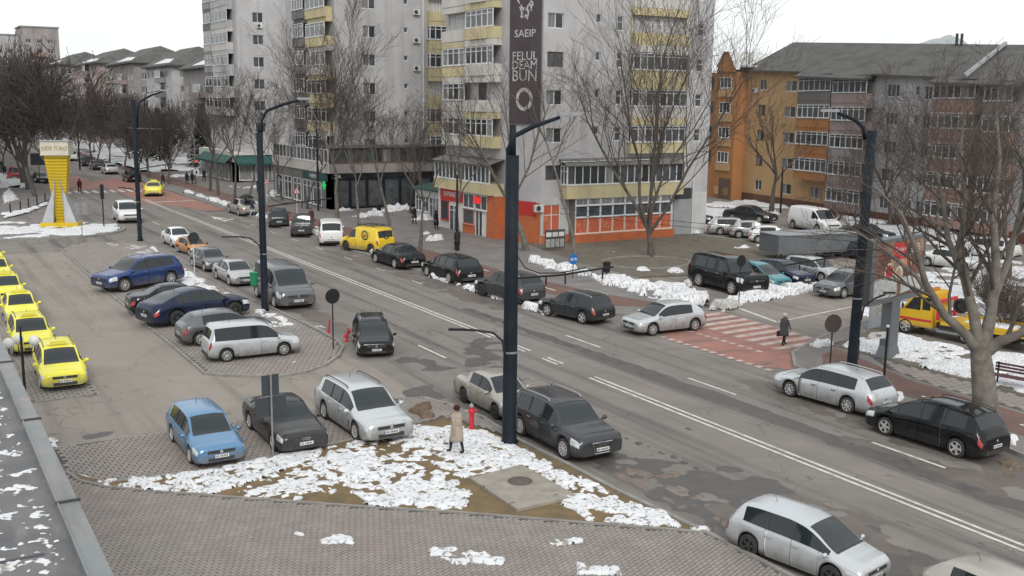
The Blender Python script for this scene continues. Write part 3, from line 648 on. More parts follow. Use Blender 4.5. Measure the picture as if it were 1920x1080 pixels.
# balcony stack
bz = S.at(1200, 131)[1]
for i in range(-2, 7):
    z = bz+3.09*i-.98
    if z > 31: continue
    if z < 6.6: continue
    gl = i not in (1, 5)
    S.balcony(b0, b1, z, .98, 1.42 if gl else 1.42, .55, (W_yel, W_yel, W_cream)[i % 3], 8, .8, M_pvc, gl)
    S.blk(b0, b1, z+2.45, z+3.08, 0.01, .53, (W_cream, W_yel, W_yel)[i % 3], 'lintel')
    if not gl: S.blk(b1-.35, b1, z+.99, z+2.44, .01, .5, W_cream, 'pier')
b = MB(); p = S.pos(b1+.12, 0, .12); b.tube([(p[0], p[1], 4), (p[0], p[1], TOPZ)], .07, 6); b.build('drain_pipe', M_gryf, t1)
# glazed terrace above the shop and the shop front
S2 = Fac(t1, (S.O[0], 71.9), (1, 0)); s0 = S2.at(1079, 400)[0]; s1 = S2.at(1259, 400)[0]
t0, tz0 = S2.at(1062, 344); t1a = S2.at(1281, 336)[0]
core2 = MB(); core2.prism([S2.pos(s0, 0, -.12)[:2], S2.pos(s1, 0, -.12)[:2], S2.pos(s1, 0, -1.02)[:2], S2.pos(s0, 0, -1.02)[:2]], -.03, 6.6); core2.build('core', W_dkgr, t1)
zA, zB, zC, zD, zE = .80, 2.25, 3.85, 5.02, 6.62
S2.blk(s0-.05, s1+.3, -.03, zA, -.10, .10, M_orb, 'plinth')
npan = 8; wp = (s1-s0)/npan
for i in range(npan):
    S2.window(s0+i*wp, zA+.06, wp-.02, zB-zA-.06, 1, 0, mat('shop_frame', (.70, .55, .48), .5), -.02, name='shop_window')
    S2.blk(s0+i*wp+.08, s0+(i+1)*wp-.1, zA+.14, zB-.08, -.05, -.025, M_posr, 'poster')
    S2.window(s0+i*wp, zB, wp-.02, 1.0, 1, 0, M_pvc, -.02, name='shop_window'); S2.window(s0+i*wp, zB+1.0, wp-.02, zC-zB-1.0, 1, 0, M_pvc, -.02, name='shop_window')
S2.blk(t0, t1a, zC, zD, -.98, .12, W_yel, 'fascia')
S2.window(t0+.05, zD, t1a-t0-.1, zE-zD, 16, .0, M_pvc, .04); Fac(t1, S2.pos(t0, 0, -.95)[:2], (0, -1)).window(.05, zD, .95, zE-zD, 2, .7, M_pvc, -.03)
b = MB(); P = [S2.pos(t0-.15, zE+.02, .25), S2.pos(t1a+.1, zE+.02, .25), S2.pos(t1a+.1, zE+.55, -1.0), S2.pos(t0-.15, zE+.55, -1.0)]
b.face(P); b.face([(p[0], p[1], p[2]-.07) for p in P][::-1]); b.face([P[0], P[1], (P[1][0], P[1][1], P[1][2]-.07), (P[0][0], P[0][1], P[0][2]-.07)][::-1]); b.build('terrace_roof', M_rust, t1)
b = MB(); q = lambda f: [tuple(P[0][k]*(1-f[0])+P[1][k]*f[0]+(P[3][k]-P[0][k])*f[1]+(0, 0, .03)[k] for k in range(3))][0]
for f in ((.05, .5), (.2, .5), (.35, .6), (.5, .55), (.65, .6)): b.box(q(f), (1.5, .35, .05))
b.build('roof_snow', M_snow, t1)
# grey service door right of the shop
S.blk(S.at(1262, 400)[0], S.at(1293, 400)[0], -.03, 3.3, .01, .10, mat('grey_sheet', (.33, .34, .36), .6, c2=(.27, .28, .29), scale=1), 'service_door')
S.blk(S.at(1264, 400)[0], S.at(1293, 400)[0], 3.35, 4.3, .01, .16, M_dmet, 'vent_panel'); b = MB(); p = S.pos(S.at(1295, 400)[0], 0, .2); b.tube([(p[0], p[1], 0), (p[0], p[1], 5)], .06, 6); b.build('drain_pipe', M_white2, t1)
# chamfer with the dark banner
CH = Fac(t1, (45.3, 76.6), (46.3-45.3, Y1-76.6)); chL = math.hypot(1, 76.6-Y1)
CH.wall(0, chL, -.03, TOPZ, W_grey); CH.blk(.05, chL-.05, -.03, 3.5, .01, .06, M_orb, 'plinth')
CH.blk(.9, chL-.5, 3.55-1.2, 3.55, .065, .09, M_redp, 'poster')
M_ban = mat('banner_cloth', (.060, .045, .055), .7, c2=(.075, .058, .068), scale=.6); M_banw = mat('banner_print', (.55, .52, .52), .7)
bz0 = CH.at(975, 232)[1]
bn = empty('banner', (0, 0, 0), 0, 'long dark vertical advertising banner hung on the tower corner', 'banner')
FB = Fac(bn, CH.O, CH.d); FB.blk(.15, chL-.12, bz0, 30, .12, .17, M_ban, 'cloth')
def btxt(s_, v, size, sx=1.): z = CH.at(975, v)[1]; text('lettering', s_, size, FB.pos(chL/2, z, .19), FB.rz, M_banw, bn, .004, sx=sx)
btxt('SAEIP', 64, .85, 1.2); btxt('FELUL', 106, 1.0, 1.1); btxt('DEAM', 123, 1.0, 1.1); btxt('BUN', 143, 1.3, 1.1)
z = CH.at(975, 186)[1]; b = MB(); pr_ = [(.95, 0), (.95, -.01), (.65, -.01), (.65, 0)]; b.lathe(pr_, 24, 'y'); b.build('roundel', M_banw, bn, FB.pos(chL/2, z, .19), FB.rz)
z = CH.at(975, 28)[1]; b = MB(); rr = random.Random(3)
for k in range(26):
    a = rr.uniform(-.9, .9); h = abs(a)*1.1+rr.uniform(-.5, .4); b.box((a, 0, h), (.10, .012, rr.uniform(.2, .5)), tilt=Matrix.Rotation(rr.uniform(-.7, .7), 3, 'Y'))
b.build('emblem', M_banw, bn, FB.pos(chL/2, z, .19), FB.rz)
# west side: rounded balcony bay over the betting shop
WS = Fac(t1, (XW, 88.3), (0, -1)); WS.wall(0, 88.3-76.6, -.03, TOPZ, W_grey)
A = lambda u, v: WS.at(u, v)
w0, w1, w2, w3 = A(842, 100)[0], A(884, 100)[0], A(888, 100)[0], A(941, 100)[0]
zb1 = A(915, 52)[1]
for i in range(-4, 5):
    z = zb1-1.0+3.09*i
    if z < 5.4 or z > 31: continue
    cA, cB = ((W_cream, W_yel), (W_cream, W_cream), (W_yel, W_cream))[i % 3]
    open_l = i in (0, 4); open_r = i in (-2,)
    WS.balcony(w0, w1, z, 1.0, 1.5, .75, cA, 4, .72, M_pvc, not open_l)
    # rounded right part: three facets
    for k, (f0, f1, oo) in enumerate(((0, .22, .95), (.22, .78, 1.1), (.78, 1, .95))):
        WS.blk(w2+(w3-w2)*f0, w2+(w3-w2)*f1-.002, z, z+1.0, .01, oo, cB, 'balcony')
    if not open_r: WS.window(w2+.05, z+1., w3-w2-.1, 1.5, 5, .72, M_pvc, .85, ft=.09)
    else: WS.window(w2+1.2, z+.6, 1.2, 1.9, 2, .7, M_brn, .1)
    WS.blk(w2, w3, z+2.52, z+3.06, .01, .93, cB, 'lintel'); WS.blk(w0, w1, z+2.52, z+3.06, .01, .72, cA, 'lintel')
zz = A(890, 335)[1]-.1
WS.blk(w0-.3, w3+.6, 3.85, zz, .01, 1.5, W_yel, 'fascia'); WS.window(w0-.2, zz, w3-w0+.7, 1.55, 14, 0, M_pvc, 1.4, ft=.09)
b = MB(); P = [WS.pos(w0-.4, zz+1.6, 1.7), WS.pos(w3+.7, zz+1.6, 1.7), WS.pos(w3+.7, zz+2.1, 0), WS.pos(w0-.4, zz+2.1, 0)]; b.face(P); b.face([(p[0], p[1], p[2]-.08) for p in P][::-1]); b.build('terrace_roof', M_rust, t1)
# betting shop front
sh = 1.05
WS.blk(w0-.2, w3+.9, -.03, 3.84, .01, sh, mat('shop_render', (.60, .57, .54), .8), 'shop_body')
sg0 = A(843, 360)[0]+.4; sg1 = A(887, 360)[0]
WS.blk(sg0, sg1, 2.75, 3.8, sh+.01, sh+.14, M_redp, 'sign_board'); text('lettering', 'SUPERBET', .62, WS.pos((sg0+sg1)/2, 3.36, sh+.16), WS.rz, M_white2, t1, .01)
WS.window(sg0, .9, 1.5, 1.8, 1, 0, M_redp, sh+.06, name='shop_window'); WS.window(sg0+1.7, .0, 1.8, 2.4, 2, .8, M_pvc, sh+.06, name='shop_door')
WS.window(sg1+.2, .95, 2.0, 1.35, 1, 0, mat('pink_frame', (.55, .2, .18), .5), sh+.06, name='shop_window'); WS.window(sg1+.2, 2.4, 2.0, 1.3, 2, 0, M_pvc, sh+.06, name='shop_window')
WS.window(sg1+2.5, .05, 1.3, 2.3, 2, .0, M_pvc, sh+.06, name='shop_door'); WS.window(sg1+2.4, 2.42, 2.2, 1.3, 2, 0, M_pvc, sh+.06, name='shop_window')
o = WS.blk(sg1+2.3, sg1+3.5, 2.95, 3.55, sh+.1, sh+.16, mat('led_sign', (.5, .02, .02), .5, emit=((1, .03, .03), .4)), 'led_sign')
WS.blk(w3-.5, w3+.9, -.03, 3.8, sh+.01, sh+.08, M_orb, 'pilaster'); WS.blk(sg1+.1, sg1+2.3, -.03, .88, sh+.01, sh+.07, M_orb, 'plinth')
WS.blk(w3+.905, w3+.95, -.03, 3.8, .01, sh+.05, M_orb, 'pilaster')
# white annex with green roof left of the shop
an = empty('shop_annex', (0, 0, 0), 0, 'small white glazed shop annex with dark green roof beside betting shop', 'building')
AF = Fac(an, (46.0, 97), (0, -1)); b = MB(); b.prism([(46.2, 88.7), (53.5, 88.7), (53.5, 97), (46.2, 97)], -.03, 3.1); b.build('wall', M_white2, an)
for i in range(5): AF.window(.3+i*1.6, .0 if i == 2 else .8, 1.4, 2.4 if i == 2 else 1.6, 2, .7, M_pvc, -.1)
b = MB(); P = [(45.6, 88.65, 3.15), (45.6, 97.3, 3.15), (53.5, 97.3, 4.2), (53.5, 88.65, 4.2)]; b.face(P[::-1]); b.face([(p[0], p[1], p[2]-.12) for p in P]); b.face([P[0], P[1], (45.6, 97.3, 3.03), (45.6, 88.65, 3.03)]); b.face([P[0], (45.6, 88.65, 3.03), (53.5, 88.65, 4.08), P[3]]); b.build('roof', M_green, an)
# ---------------------------------------------------------------- second and third towers
def tower(label, Xw, Ys, Xe, Yd, wcol, scol, rcol, baycols, dz, ops_v, ground):
    t = empty('apartment_tower', (0, 0, 0), 0, label, 'building', 'grey apartment towers along the avenue')
    s = Fac(t, (Xw, Ys), (1, 0)); core(t, [(Xw+.3, Ys+.3), (Xe, Ys+.3), (Xe, Yd), (Xw+.3, Yd)], TOPZ+3)
    L = Xe-Xw; op = []
    for (u0, u1, v0, v1, nv, fm) in ops_v:
        a, z = s.at(u0, v1); c, zt = s.at(u1, v0)
        for i in range(-6, 8):
            q = z+dz*i
            if q < 4.2 or q > 32: continue
            op.append((a, q, c-a, zt-z)); s.window(a, q, c-a, zt-z, nv, 0, fm, -.14)
            if rnd.random() < .18 and nv == 2: s.ac(a+(c-a)*.6, q-.75)
    s.wall(0, L, -.03, TOPZ+3, W_grey, op)
    w = Fac(t, (Xw, Yd), (0, -1)); w.wall(0, Yd-Ys, -.03, TOPZ+3, W_grey)
    return t, s, w
t2, s2, wf2 = tower('middle grey apartment tower with yellow balconies above a black cafe front', 42.0, 108, 55.5, 124, 0, 0, 0, 0, 3.06, [(680, 704, 49, 70, 2, M_pvc), (757, 765, 52, 61, 1, M_pvc)], None)
for f, u0, u1, v, cs, nv in ((s2, 800, 833, 74, (W_yel, W_yel, W_yel), 3), (wf2, 563, 583, 72, (W_dkgr, W_dkgr, W_old), 4), (wf2, 588, 624, 72, (W_yel, W_yel, W_cream), 4)):
    a, z = f.at(u0, v); c, _ = f.at(u1, v)
    for i in range(-4, 7):
        q = z+3.06*i-1.05
        if q < 4.6 or q > 32: continue
        f.balcony(a, c, q, 1.05, 1.5, .8 if f is s2 else 1.0, cs[i % 3], nv, .75, M_pvc, rnd.random() < .86)
        f.blk(a, c, q+2.56, q+3.05, .01, .75, cs[i % 3], 'lintel')
a = s2.at(760, 60)[0]
for i in range(3): s2.ac(a+1.3, 15.2+3.06*i*1.0)
b = MB(); p = s2.pos(a+2.1, 0, .2); b.tube([(p[0], p[1], 8), (p[0], p[1], 26)], .11, 6); b.build('flue_pipe', M_white2, t2)
# first-floor band and black cafe front
fb = Fac(t2, (40.6, 106.8), (1, 0)); fb.blk(0, 14.6, 4.0, 5.1, -1.1, .1, W_old, 'fascia'); fb.window(.1, 5.1, 14.3, 1.6, 14, 0, M_brn, .02, ft=.1)
fb.blk(.0, 14.6, 6.75, 7.0, -1.1, .3, M_rust, 'terrace_roof')
fb.blk(0, 14.6, -.03, 3.95, -1.1, .0, M_black, 'cafe_front')
for i in range(7): fb.window(.5+i*2.0, .35, 1.7, 2.9, 1, 0, M_dmet, .06, name='shop_window')
fb.blk(.2, 6.5, 3.35, 3.9, .02, .12, M_black, 'sign_board'); text('lettering', 'ZA', .6, fb.pos(.9, 3.62, .14), fb.rz, M_white2, t2)
fw = Fac(t2, (40.6, 126), (0, -1)); fw.blk(0, 19.2, 4.0, 5.1, -1.3, .1, W_cream, 'fascia'); fw.window(.1, 5.1, 18.9, 1.5, 15, 0, M_pvc, .02, ft=.1); fw.blk(0, 19.2, -.03, 3.95, -1.3, 0, W_dkgr, 'shop_front')
for i in range(5): fw.window(1+i*3.3, .3, 2.6, 2.6, 2, .75, M_pvc, .06, name='shop_window')
# pharmacy signs
M_grn = mat('green_led', (.02, .35, .10), .5, emit=((.05, 1, .3), .25))
fw.blk(11, 18.8, 3.1, 3.85, .02, .14, M_green, 'sign_board'); text('lettering', 'FARMA', .65, fw.pos(14.5, 3.45, .16), fw.rz, M_white2, t2)
b = MB(); b.box((0, 0, 0), (.9, .12, .3)); b.box((0, 0, 0), (.3, .118, .9)); b.build('pharmacy_cross', M_grn, t2, fw.pos(18.6, 2.7, .4), fw.rz)
t3, s3, wf3 = tower('farthest grey apartment tower with rounded bay above green shop awning', 43.6, 150, 56, 166, 0, 0, 0, 0, 3.12, [(473, 493, 24, 42, 2, M_pvc), (537, 545, 24, 33, 1, M_pvc)], None)
for u0, u1, v, cs, nv in ((391, 404, 46, (W_dkgr, W_old, W_grey), 2), (406, 436, 44, (W_grey, W_grey, W_cream), 4)):
    a, z = wf3.at(u0, v); c, _ = wf3.at(u1, v)
    for i in range(-4, 6):
        q = z+3.12*i-1.05
        if q < 4.6 or q > 34: continue
        wf3.balcony(a, c, q, 1.05, 1.5, .9, cs[i % 3], nv, .75, M_pvc); wf3.blk(a, c, q+2.56, q+3.1, .01, .85, cs[i % 3], 'lintel')
f3 = Fac(t3, (42.2, 148.6), (1, 0)); f3.blk(0, 10.5, -.03, 3.0, -1.3, 0, W_dkgr, 'shop_front'); f3.blk(0, 10.6, 4.0, 4.2, -1.3, .2, W_cream, 'fascia')
for i in range(4): f3.window(.6+i*2.4, .4, 1.9, 2.2, 1, 0, M_pvc, .06, name='shop_window')
w3_ = Fac(t3, (42.2, 168), (0, -1)); w3_.blk(0, 19.4, -.03, 3.0, -1.3, 0, W_dkgr, 'shop_front'); w3_.blk(0, 19.4, 3.02, 4.4, -1.3, .1, W_cream, 'fascia')
for i in range(5): w3_.window(.6+i*3.3, .3, 2.6, 2.4, 2, .75, M_pvc, .06, name='shop_window')
for f, L in ((f3, 10.4), (w3_, 16)):
    b = MB(); a0 = 0 if f is f3 else 3
    P = [f.pos(a0, 2.9, 1.3), f.pos(a0+L, 2.9, 1.3), f.pos(a0+L, 3.9, .12), f.pos(a0, 3.9, .12)]; b.face(P); b.face([(p[0], p[1], p[2]-.3) for p in P[:2]]+[P[1], P[0]]); b.face([(p[0], p[1], p[2]-.06) for p in P][::-1]); b.build('awning', M_green, t3)
text('lettering', '25', 1.1, w3_.pos(3.2, 3.7, .14), w3_.rz, M_grn, t3, .03)
# ---------------------------------------------------------------- orange and grey five-storey block
blk = empty('apartment_block', (0, 0, 0), 0, 'five-storey apartment block, left part orange, right part grey, under slate roof', 'building')
B0, B1 = np.array(gp(1398, 376)), np.array(gp(1824, 443)); bd = (B1-B0)/np.linalg.norm(B1-B0)
OB = B0-bd*8.0; F = Fac(blk, tuple(OB), tuple(bd)); A = F.at; F.zs = .0029
EV = 15.9; dz = 3.02
Lb = 84.
def cols(u0, u1, v0, v1): a, z = A(u0, v1); c, zt = A(u1, v0); return a, c-a
sA = A(1405, 200)[0]; sB = A(1509, 200)[0]; sC = A(1572, 200)[0]; sD = A(1640, 200)[0]; sE = A(1765, 200)[0]; sF = A(1845, 200)[0]
wins = []
for (u0, u1, sill, h, nv, fm) in ((1424, 1438, .95, 1.25, 2, M_brn), (1473, 1495, .95, 1.25, 2, M_pvc), (1663, 1689, .95, 1.3, 3, M_pvc), (1734, 1750, .85, 1.35, 2, M_pvc), (1719, 1727, 1.45, .75, 1, M_brn), (1860, 1885, .95, 1.3, 3, M_pvc), (1530, 1555, .95, 1.3, 3, M_pvc)):
    a, w = cols(u0, u1, 140, 160)
    for i in range(5):
        if u0 == 1530 and i: continue
        z = .55+dz*i+sill; wins.append((a, z, w, h)); F.window(a, z, w, h, nv, 0, fm if rnd.random() < .8 else M_pvc, -.13)
a = sF+12
while a < Lb-3:
    for i in range(5): z = .55+dz*i+.95; wins.append((a, z, 1.6, 1.3)); F.window(a, z, 1.6, 1.3, 2, 0, M_pvc, -.13)
    a += 5.5
F.wall(0, sC, -.03, EV, W_orng, [w for w in wins if w[0] < sC-.1]); F.wall(sC, Lb, -.03, EV-.15, W_blgr, [w for w in wins if w[0] > sC])
F.blk(0, sC, -.03, 1.0, .005, .1, M_plinth, 'plinth'); F.blk(sC+.01, Lb, -.03, 1.1, .005, .1, M_plinth, 'plinth')
P = [F.pos(0, 0, -.3)[:2], F.pos(Lb, 0, -.3)[:2], F.pos(Lb, 0, -12.5)[:2], F.pos(0, 0, -12.5)[:2]]; core(blk, P, EV*.8, W_old)
# balcony stacks
for (x0, x1, cs, nv, o) in ((sB, sC-.12, (W_orng, W_ordk, W_ordk, W_ordk, W_dkgr), 6, 1.1), (sC+.1, sD-.15, (W_mauv, W_mauv, W_old, W_mauv, W_mauv), 6, 1.1), (sE, sF, (W_pink, W_pink, W_pink, W_pink, W_pink), 6, 1.2), (sF+1.0, sF+4.2, (W_pink, W_mauv, W_pink, W_pink, W_old), 4, 1.2), (sF+18, sF+23, (W_mauv,)*5, 5, 1.2)):
    for i in range(5):
        if i == 0 and x0 == sB: continue
        z = .55+dz*i+.1; F.balcony(x0, x1, z, 1.0, 1.45, o, cs[i], nv, .78, M_pvc if i != 2 or nv == 6 else M_brn)
        F.blk(x0, x1, z+2.46, z+dz-.01, .01, o-.04, cs[min(4, i+1)] if i < 4 else M_dmet, 'lintel')
F.ac(A(1418, 172)[0], A(1418, 176)[1]); F.ac(A(1585, 225)[0], A(1585, 232)[1])
# projecting orange stair bay with gable
pa = A(1352, 150)[0]; pb = A(1404, 150)[0]-.2
F.blk(0, pb, -.03, EV-.4, .01, 1.6, W_ordk, 'stair_bay')
for i in range(5):
    z = .55+dz*i+.95
    if i: F.window(pb-3.6, z, 2.5, 1.35, 3, 0, M_pvc, 1.66); F.window(.5, z, 1.6, 1.35, 2, 0, M_brn, 1.66)
    F.blk(pb-3.9, pb-.7, z-1.0, z-.05, 1.61, 1.75, W_orng, 'band')
F.blk(pb-2.8, pb-.3, -.03, 2.6, 1.61, 1.75, M_brn, 'entrance_door')
b = MB(); g0, g1 = pb-4.2, pb-.1
for (o_, fl) in ((1.7, 0), (-1.5, 1)):
    b = MB(); b.face([F.pos(g0, EV-.4, o_), F.pos(g1, EV-.4, o_), F.pos(g1, EV+.3, o_), F.pos((g0+g1)/2+.6, EV+2.1, o_), F.pos((g0+g1)/2-.6, EV+2.1, o_), F.pos(g0, EV+.3, o_)][::(-1 if fl else 1)]); b.build('gable', W_ordk, blk)
b = MB(); G = [(g0-.15, EV+.25), ((g0+g1)/2-.6, EV+2.15), ((g0+g1)/2+.6, EV+2.15), (g1+.15, EV+.25)]
for i in range(3): b.face([F.pos(*G[i], 1.95), F.pos(*G[i+1], 1.95), F.pos(*G[i+1], -3), F.pos(*G[i], -3)]); b.face([F.pos(G[i][0], G[i][1]-.1, 1.95), F.pos(G[i+1][0], G[i+1][1]-.1, 1.95), F.pos(*G[i+1], 1.95), F.pos(*G[i], 1.95)])
b.build('gable_trim', M_white2, blk); b = MB(); b.box(F.pos(g1+.9, EV+.42, .3), (1.6, 1.8, .22), F.rz); b.build('roof_snow', M_snow, blk)
# roof
def rp(a, z, o): return F.pos(a, z, o)
b = MB(); RZ = EV+3.5; ro = -6.4; steps = [(pb, sB, .7), (sB, sD, 1.75), (sD, sE, .7), (sE, sF+5, 1.8), (sF+5, Lb, .8)]
for (x0, x1, o_) in steps:
    ze = EV+.05-(o_-.7)*.5
    b.face([rp(x0, ze, o_), rp(x1, ze, o_), rp(x1, RZ, ro), rp(x0, RZ, ro)]); b.face([rp(x0, ze-.22, o_), rp(x1, ze-.22, o_), rp(x1, ze, o_), rp(x0, ze, o_)]); b.face([rp(x0, ze-.22, o_), rp(x0, ze-.22, 0), rp(x1, ze-.22, 0), rp(x1, ze-.22, o_)])
    for x, k in ((x0, 1), (x1, -1)): b.face([rp(x, ze-.22, o_), rp(x, ze, o_), rp(x, EV+.4, 0), rp(x, EV-.25, 0)])
[b.face([rp(x0, RZ, ro), rp(x1, RZ, ro), rp(x1, EV, -13.2), rp(x0, EV, -13.2)]) for x0, x1, _ in steps]; b.face([rp(pb, EV, .7), rp(pb, RZ, ro), rp(pb-7, EV-.2, ro)]); b.face([rp(pb-7, EV-.2, ro), rp(pb, RZ, ro), rp(pb, EV, -13.2)]); b.face([rp(pb-7, EV-.2, ro), rp(0-.5, EV-.3, 1.8), rp(pb, EV-.3, 1.8), rp(pb, EV, .7)])
b.build('roof', M_roof, blk)
b = MB()
for a in (A(1812, 85)[0]-7.5, A(1816, 85)[0]-7.1): p = rp(a, RZ-.3, ro+.4); b.tube([p, (p[0], p[1], p[2]+1.3)], .14, 8)
b.build('chimney_pipe', M_dmet, blk)
b = MB(); a = sF-1.0; p, q = rp(a-3, RZ-.1, ro+.4), rp(a, EV-.1, 1.6); b.tube([(p[0], p[1], p[2]+.2), (q[0], q[1], q[2]+.25)], .22, 5); b.build('roof_valley_sheet', M_gryf, blk)
# ---------------------------------------------------------------- distant blocks up the avenue
FAR = [(49.5, 186, 15, 21, 17.6, 'nearest of the gable-roofed blocks beyond the towers'), (49, 214, 15, 24, 18.6, 'second gable-roofed block up the avenue'), (48, 246, 16, 30, 20.0, 'third block up the avenue with snow on its roof'), (47, 286, 17, 40, 21.0, 'fourth low-roofed block up the avenue'), (45, 338, 18, 40, 22.0, 'farthest low-roofed block up the avenue')]
for k, (x, y, w, d, h, lab) in enumerate(FAR):
    t = empty('apartment_block', (0, 0, 0), 0, lab, 'building', 'blocks up the avenue'); s = Fac(t, (x, y), (1, 0)); ww = Fac(t, (x, y+d), (0, -1)); op = []; op2 = []
    nf = int(h/3.0)
    for i in range(nf):
        z = 1.2+i*3.
        for a in np.arange(1.5, w-2, 3.6): op.append((a, z, 1.6, 1.35)); s.window(a, z, 1.6, 1.35, 2, 0, M_pvc, -.12)
        for a in np.arange(1.5, d-2, 4.2): op2.append((a, z, 1.8, 1.35)); ww.window(a, z, 1.8, 1.35, 3, 0, M_pvc, -.12)
    wm = (W_old, W_grey, W_old, W_mauv, W_old)[k]
    s.wall(0, w, -.03, h, wm, op); ww.wall(0, d, -.03, h, wm, op2); core(t, [(x+.3, y+.3), (x+w, y+.3), (x+w, y+d), (x+.3, y+d)], h-.1, W_old)
    for i in range(1, nf): ww.balcony(d*.55, d*.55+5, .2+i*3., 1., 1.4, 1.2, (W_old, W_mauv, W_dkgr)[(i+k) % 3], 5, .75); s.balcony(w*.3, w*.3+4, .2+i*3., 1., 1.4, 1.1, (W_dkgr, W_old)[(i+k) % 2], 4, .75)
    b = MB(); e = 1.0; r = 4.0
    E = [(x-e, y-e), (x+w, y-e), (x+w, y+d+.5), (x-e, y+d+.5)]; R1, R2 = (x+w*.45, y+5, h+r), (x+w*.45, y+d-3, h+r)
    z = h+.05; V = [(p[0], p[1], z) for p in E]
    b.face([V[0], V[1], R1]); b.face([V[1], V[2], R2, R1]); b.face([V[2], V[3], R2]); b.face([V[3], V[0], R1, R2])
    for i in range(4): p, q = V[i], V[(i+1) % 4]; b.face([p, (p[0], p[1], z-.3), (q[0], q[1], z-.3), q])
    b.build('roof', M_roof, t)
    b = MB(); b.face([(V[0][0]+(R1[0]-V[0][0])*f, V[0][1]+.5+g_*(d-2)+(R1[1]-V[0][1])*f*0, z+.06+r*f) for f, g_ in ((.08, .02), (.08, .7), (.38, .62), (.30, .18))]); b.build('roof_snow', M_snow, t)
t = empty('apartment_block', (0, 0, 0), 0, 'tall flat-roofed grey block at the far end of the avenue', 'building')
for (u0, u1, v, Y, m) in ((38, 109, 50, 384, W_old), (-60, 40, 63, 392, W_grey)):
    f = Fac(t, (0, Y), (1, 0)); a0, z1 = f.at(u0, v); a1, _ = f.at(u1, v); op = []
    b = MB(); b.prism([(a0, Y+.4), (a1, Y+.4), (a1, Y+16), (a0, Y+16)], -.03, z1-.3); b.build('core', m, t)
    for z in np.arange(2, z1-3, 3.1):
        for a in np.arange(a0+1.2, a1-2.2, 3.4): op.append((a, z, 1.7, 1.4)); f.window(a, z, 1.7, 1.4, 2, 0, M_pvc if rnd.random() < .6 else M_brn, -.12)
    f.wall(a0, a1, -.03, z1, m, op); f.blk(a0-.3, a1+.3, z1, z1+.4, -16, .3, W_old, 'parapet')
    if u0 > 0:
        for z in np.arange(5, z1-6, 3.1): f.blk(a0+2, a0+8, z-1.1, z-.1, .01, 1.2, W_pink, 'balcony')
# far hill
b = MB(); N = 40; cx, cy = atY(1755, 100, 1500)[0], 1500
for i in range(N):
    for j in range(6): pass
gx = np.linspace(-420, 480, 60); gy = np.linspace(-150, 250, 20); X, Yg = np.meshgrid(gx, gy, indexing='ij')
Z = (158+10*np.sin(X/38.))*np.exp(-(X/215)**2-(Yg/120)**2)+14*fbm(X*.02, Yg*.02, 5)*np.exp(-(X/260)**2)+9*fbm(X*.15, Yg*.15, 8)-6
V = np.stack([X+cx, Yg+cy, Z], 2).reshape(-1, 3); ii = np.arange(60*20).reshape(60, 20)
me = bpy.data.meshes.new('hill'); me.from_pydata(V.tolist(), [], np.stack([ii[:-1, :-1], ii[1:, :-1], ii[1:, 1:], ii[:-1, 1:]], 2).reshape(-1, 4).tolist()); me.materials.append(mat('hazed_wooded_hill', (.27, .30, .30), .95, c2=(.36, .38, .38), scale=.03))  # distance haze is painted into the woods' pale grey colours, no air volume
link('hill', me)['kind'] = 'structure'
# ---------------------------------------------------------------- near ledge of the building the picture is taken from
LZ = 8.0; lg = empty('roof_ledge', (0, 0, 0), 0, 'grey metal-edged roof ledge flecked with snow in the lower left corner', 'ledge')
M_ledge = mat('bitumen_ledge', (.115, .115, .12), .9, c2=(.17, .165, .165), scale=1.6, bump=.5, bscale=25, streak=((.24, .235, .23), (5, 1.6, 1), .55, .55, .75))
M_flash = mat('zinc_flashing', (.20, .225, .235), .6, .2, c2=(.29, .265, .25), scale=1.6, bump=.5, bscale=7, streak=((.11, .115, .12), (3, .5, 1), .7, .5, .7))
b = MB(); b.b2((-2, -2, LZ-1.2), (1.03, 45, LZ)); b.build('ledge_top', M_ledge, lg)
b = MB(); b.b2((1.035, -2, LZ-.9), (1.20, 45, LZ+.035)); b.b2((1.02, -2, LZ-.02), (1.035, 45, LZ+.05)); b.build('edge_flashing', M_flash, lg)
b = MB()
for y in (9.6, 12.4, 15.4): b = MB(); b.b2((1.01, y, LZ+.03), (1.22, y+.03, LZ+.055)); b.build('flashing_seam', M_dmet, lg)
b = MB(); b.b2((-2, 8.6, LZ), (.8, 8.64, LZ+.006)); b.build('seam', M_dmet, lg)
b = MB(); b.b2((-2, -2, LZ), (.28, 9.2, LZ+.10)); b.build('inner_flashing', M_flash, lg)
snow('ledge_snow', [(.2, 5), (1.02, 5), (1.02, 20), (-.2, 20)], LZ+.004, .010, .08, 7, .013, 13, 'thin wet snow flecks on the ledge', rag=.95, edge=.1)
# ================================================================ VEHICLES
G_car = mat('car_glass', (.020, .026, .030), .05, spec=.5)
M_tyre = mat('tyre_rubber', (.022, .021, .020), .85, c2=(.05, .047, .043), scale=9)
M_rimS = mat('rim_silver', (.60, .60, .61), .4, .35, c2=(.42, .41, .40), scale=9)
M_rimD = mat('rim_dark', (.07, .07, .075), .45, .5)
M_plas = mat('black_plastic', (.03, .03, .031), .6, c2=(.055, .052, .05), scale=4)
M_lampF = mat('headlamp', (.55, .57, .58), .12, .3, spec=.8, coat=.6)
M_lampR = mat('tail_lamp', (.32, .012, .012), .2, spec=.7, coat=.5)
M_lampO = mat('amber_lamp', (.5, .18, .02), .25)
M_chrome = mat('chrome', (.55, .56, .57), .18, .95)
M_plate = mat('number_plate', (.70, .70, .68), .5)
M_platet = mat('plate_marks', (.03, .03, .05), .6); M_plateb = mat('plate_blue', (.02, .06, .35), .5)
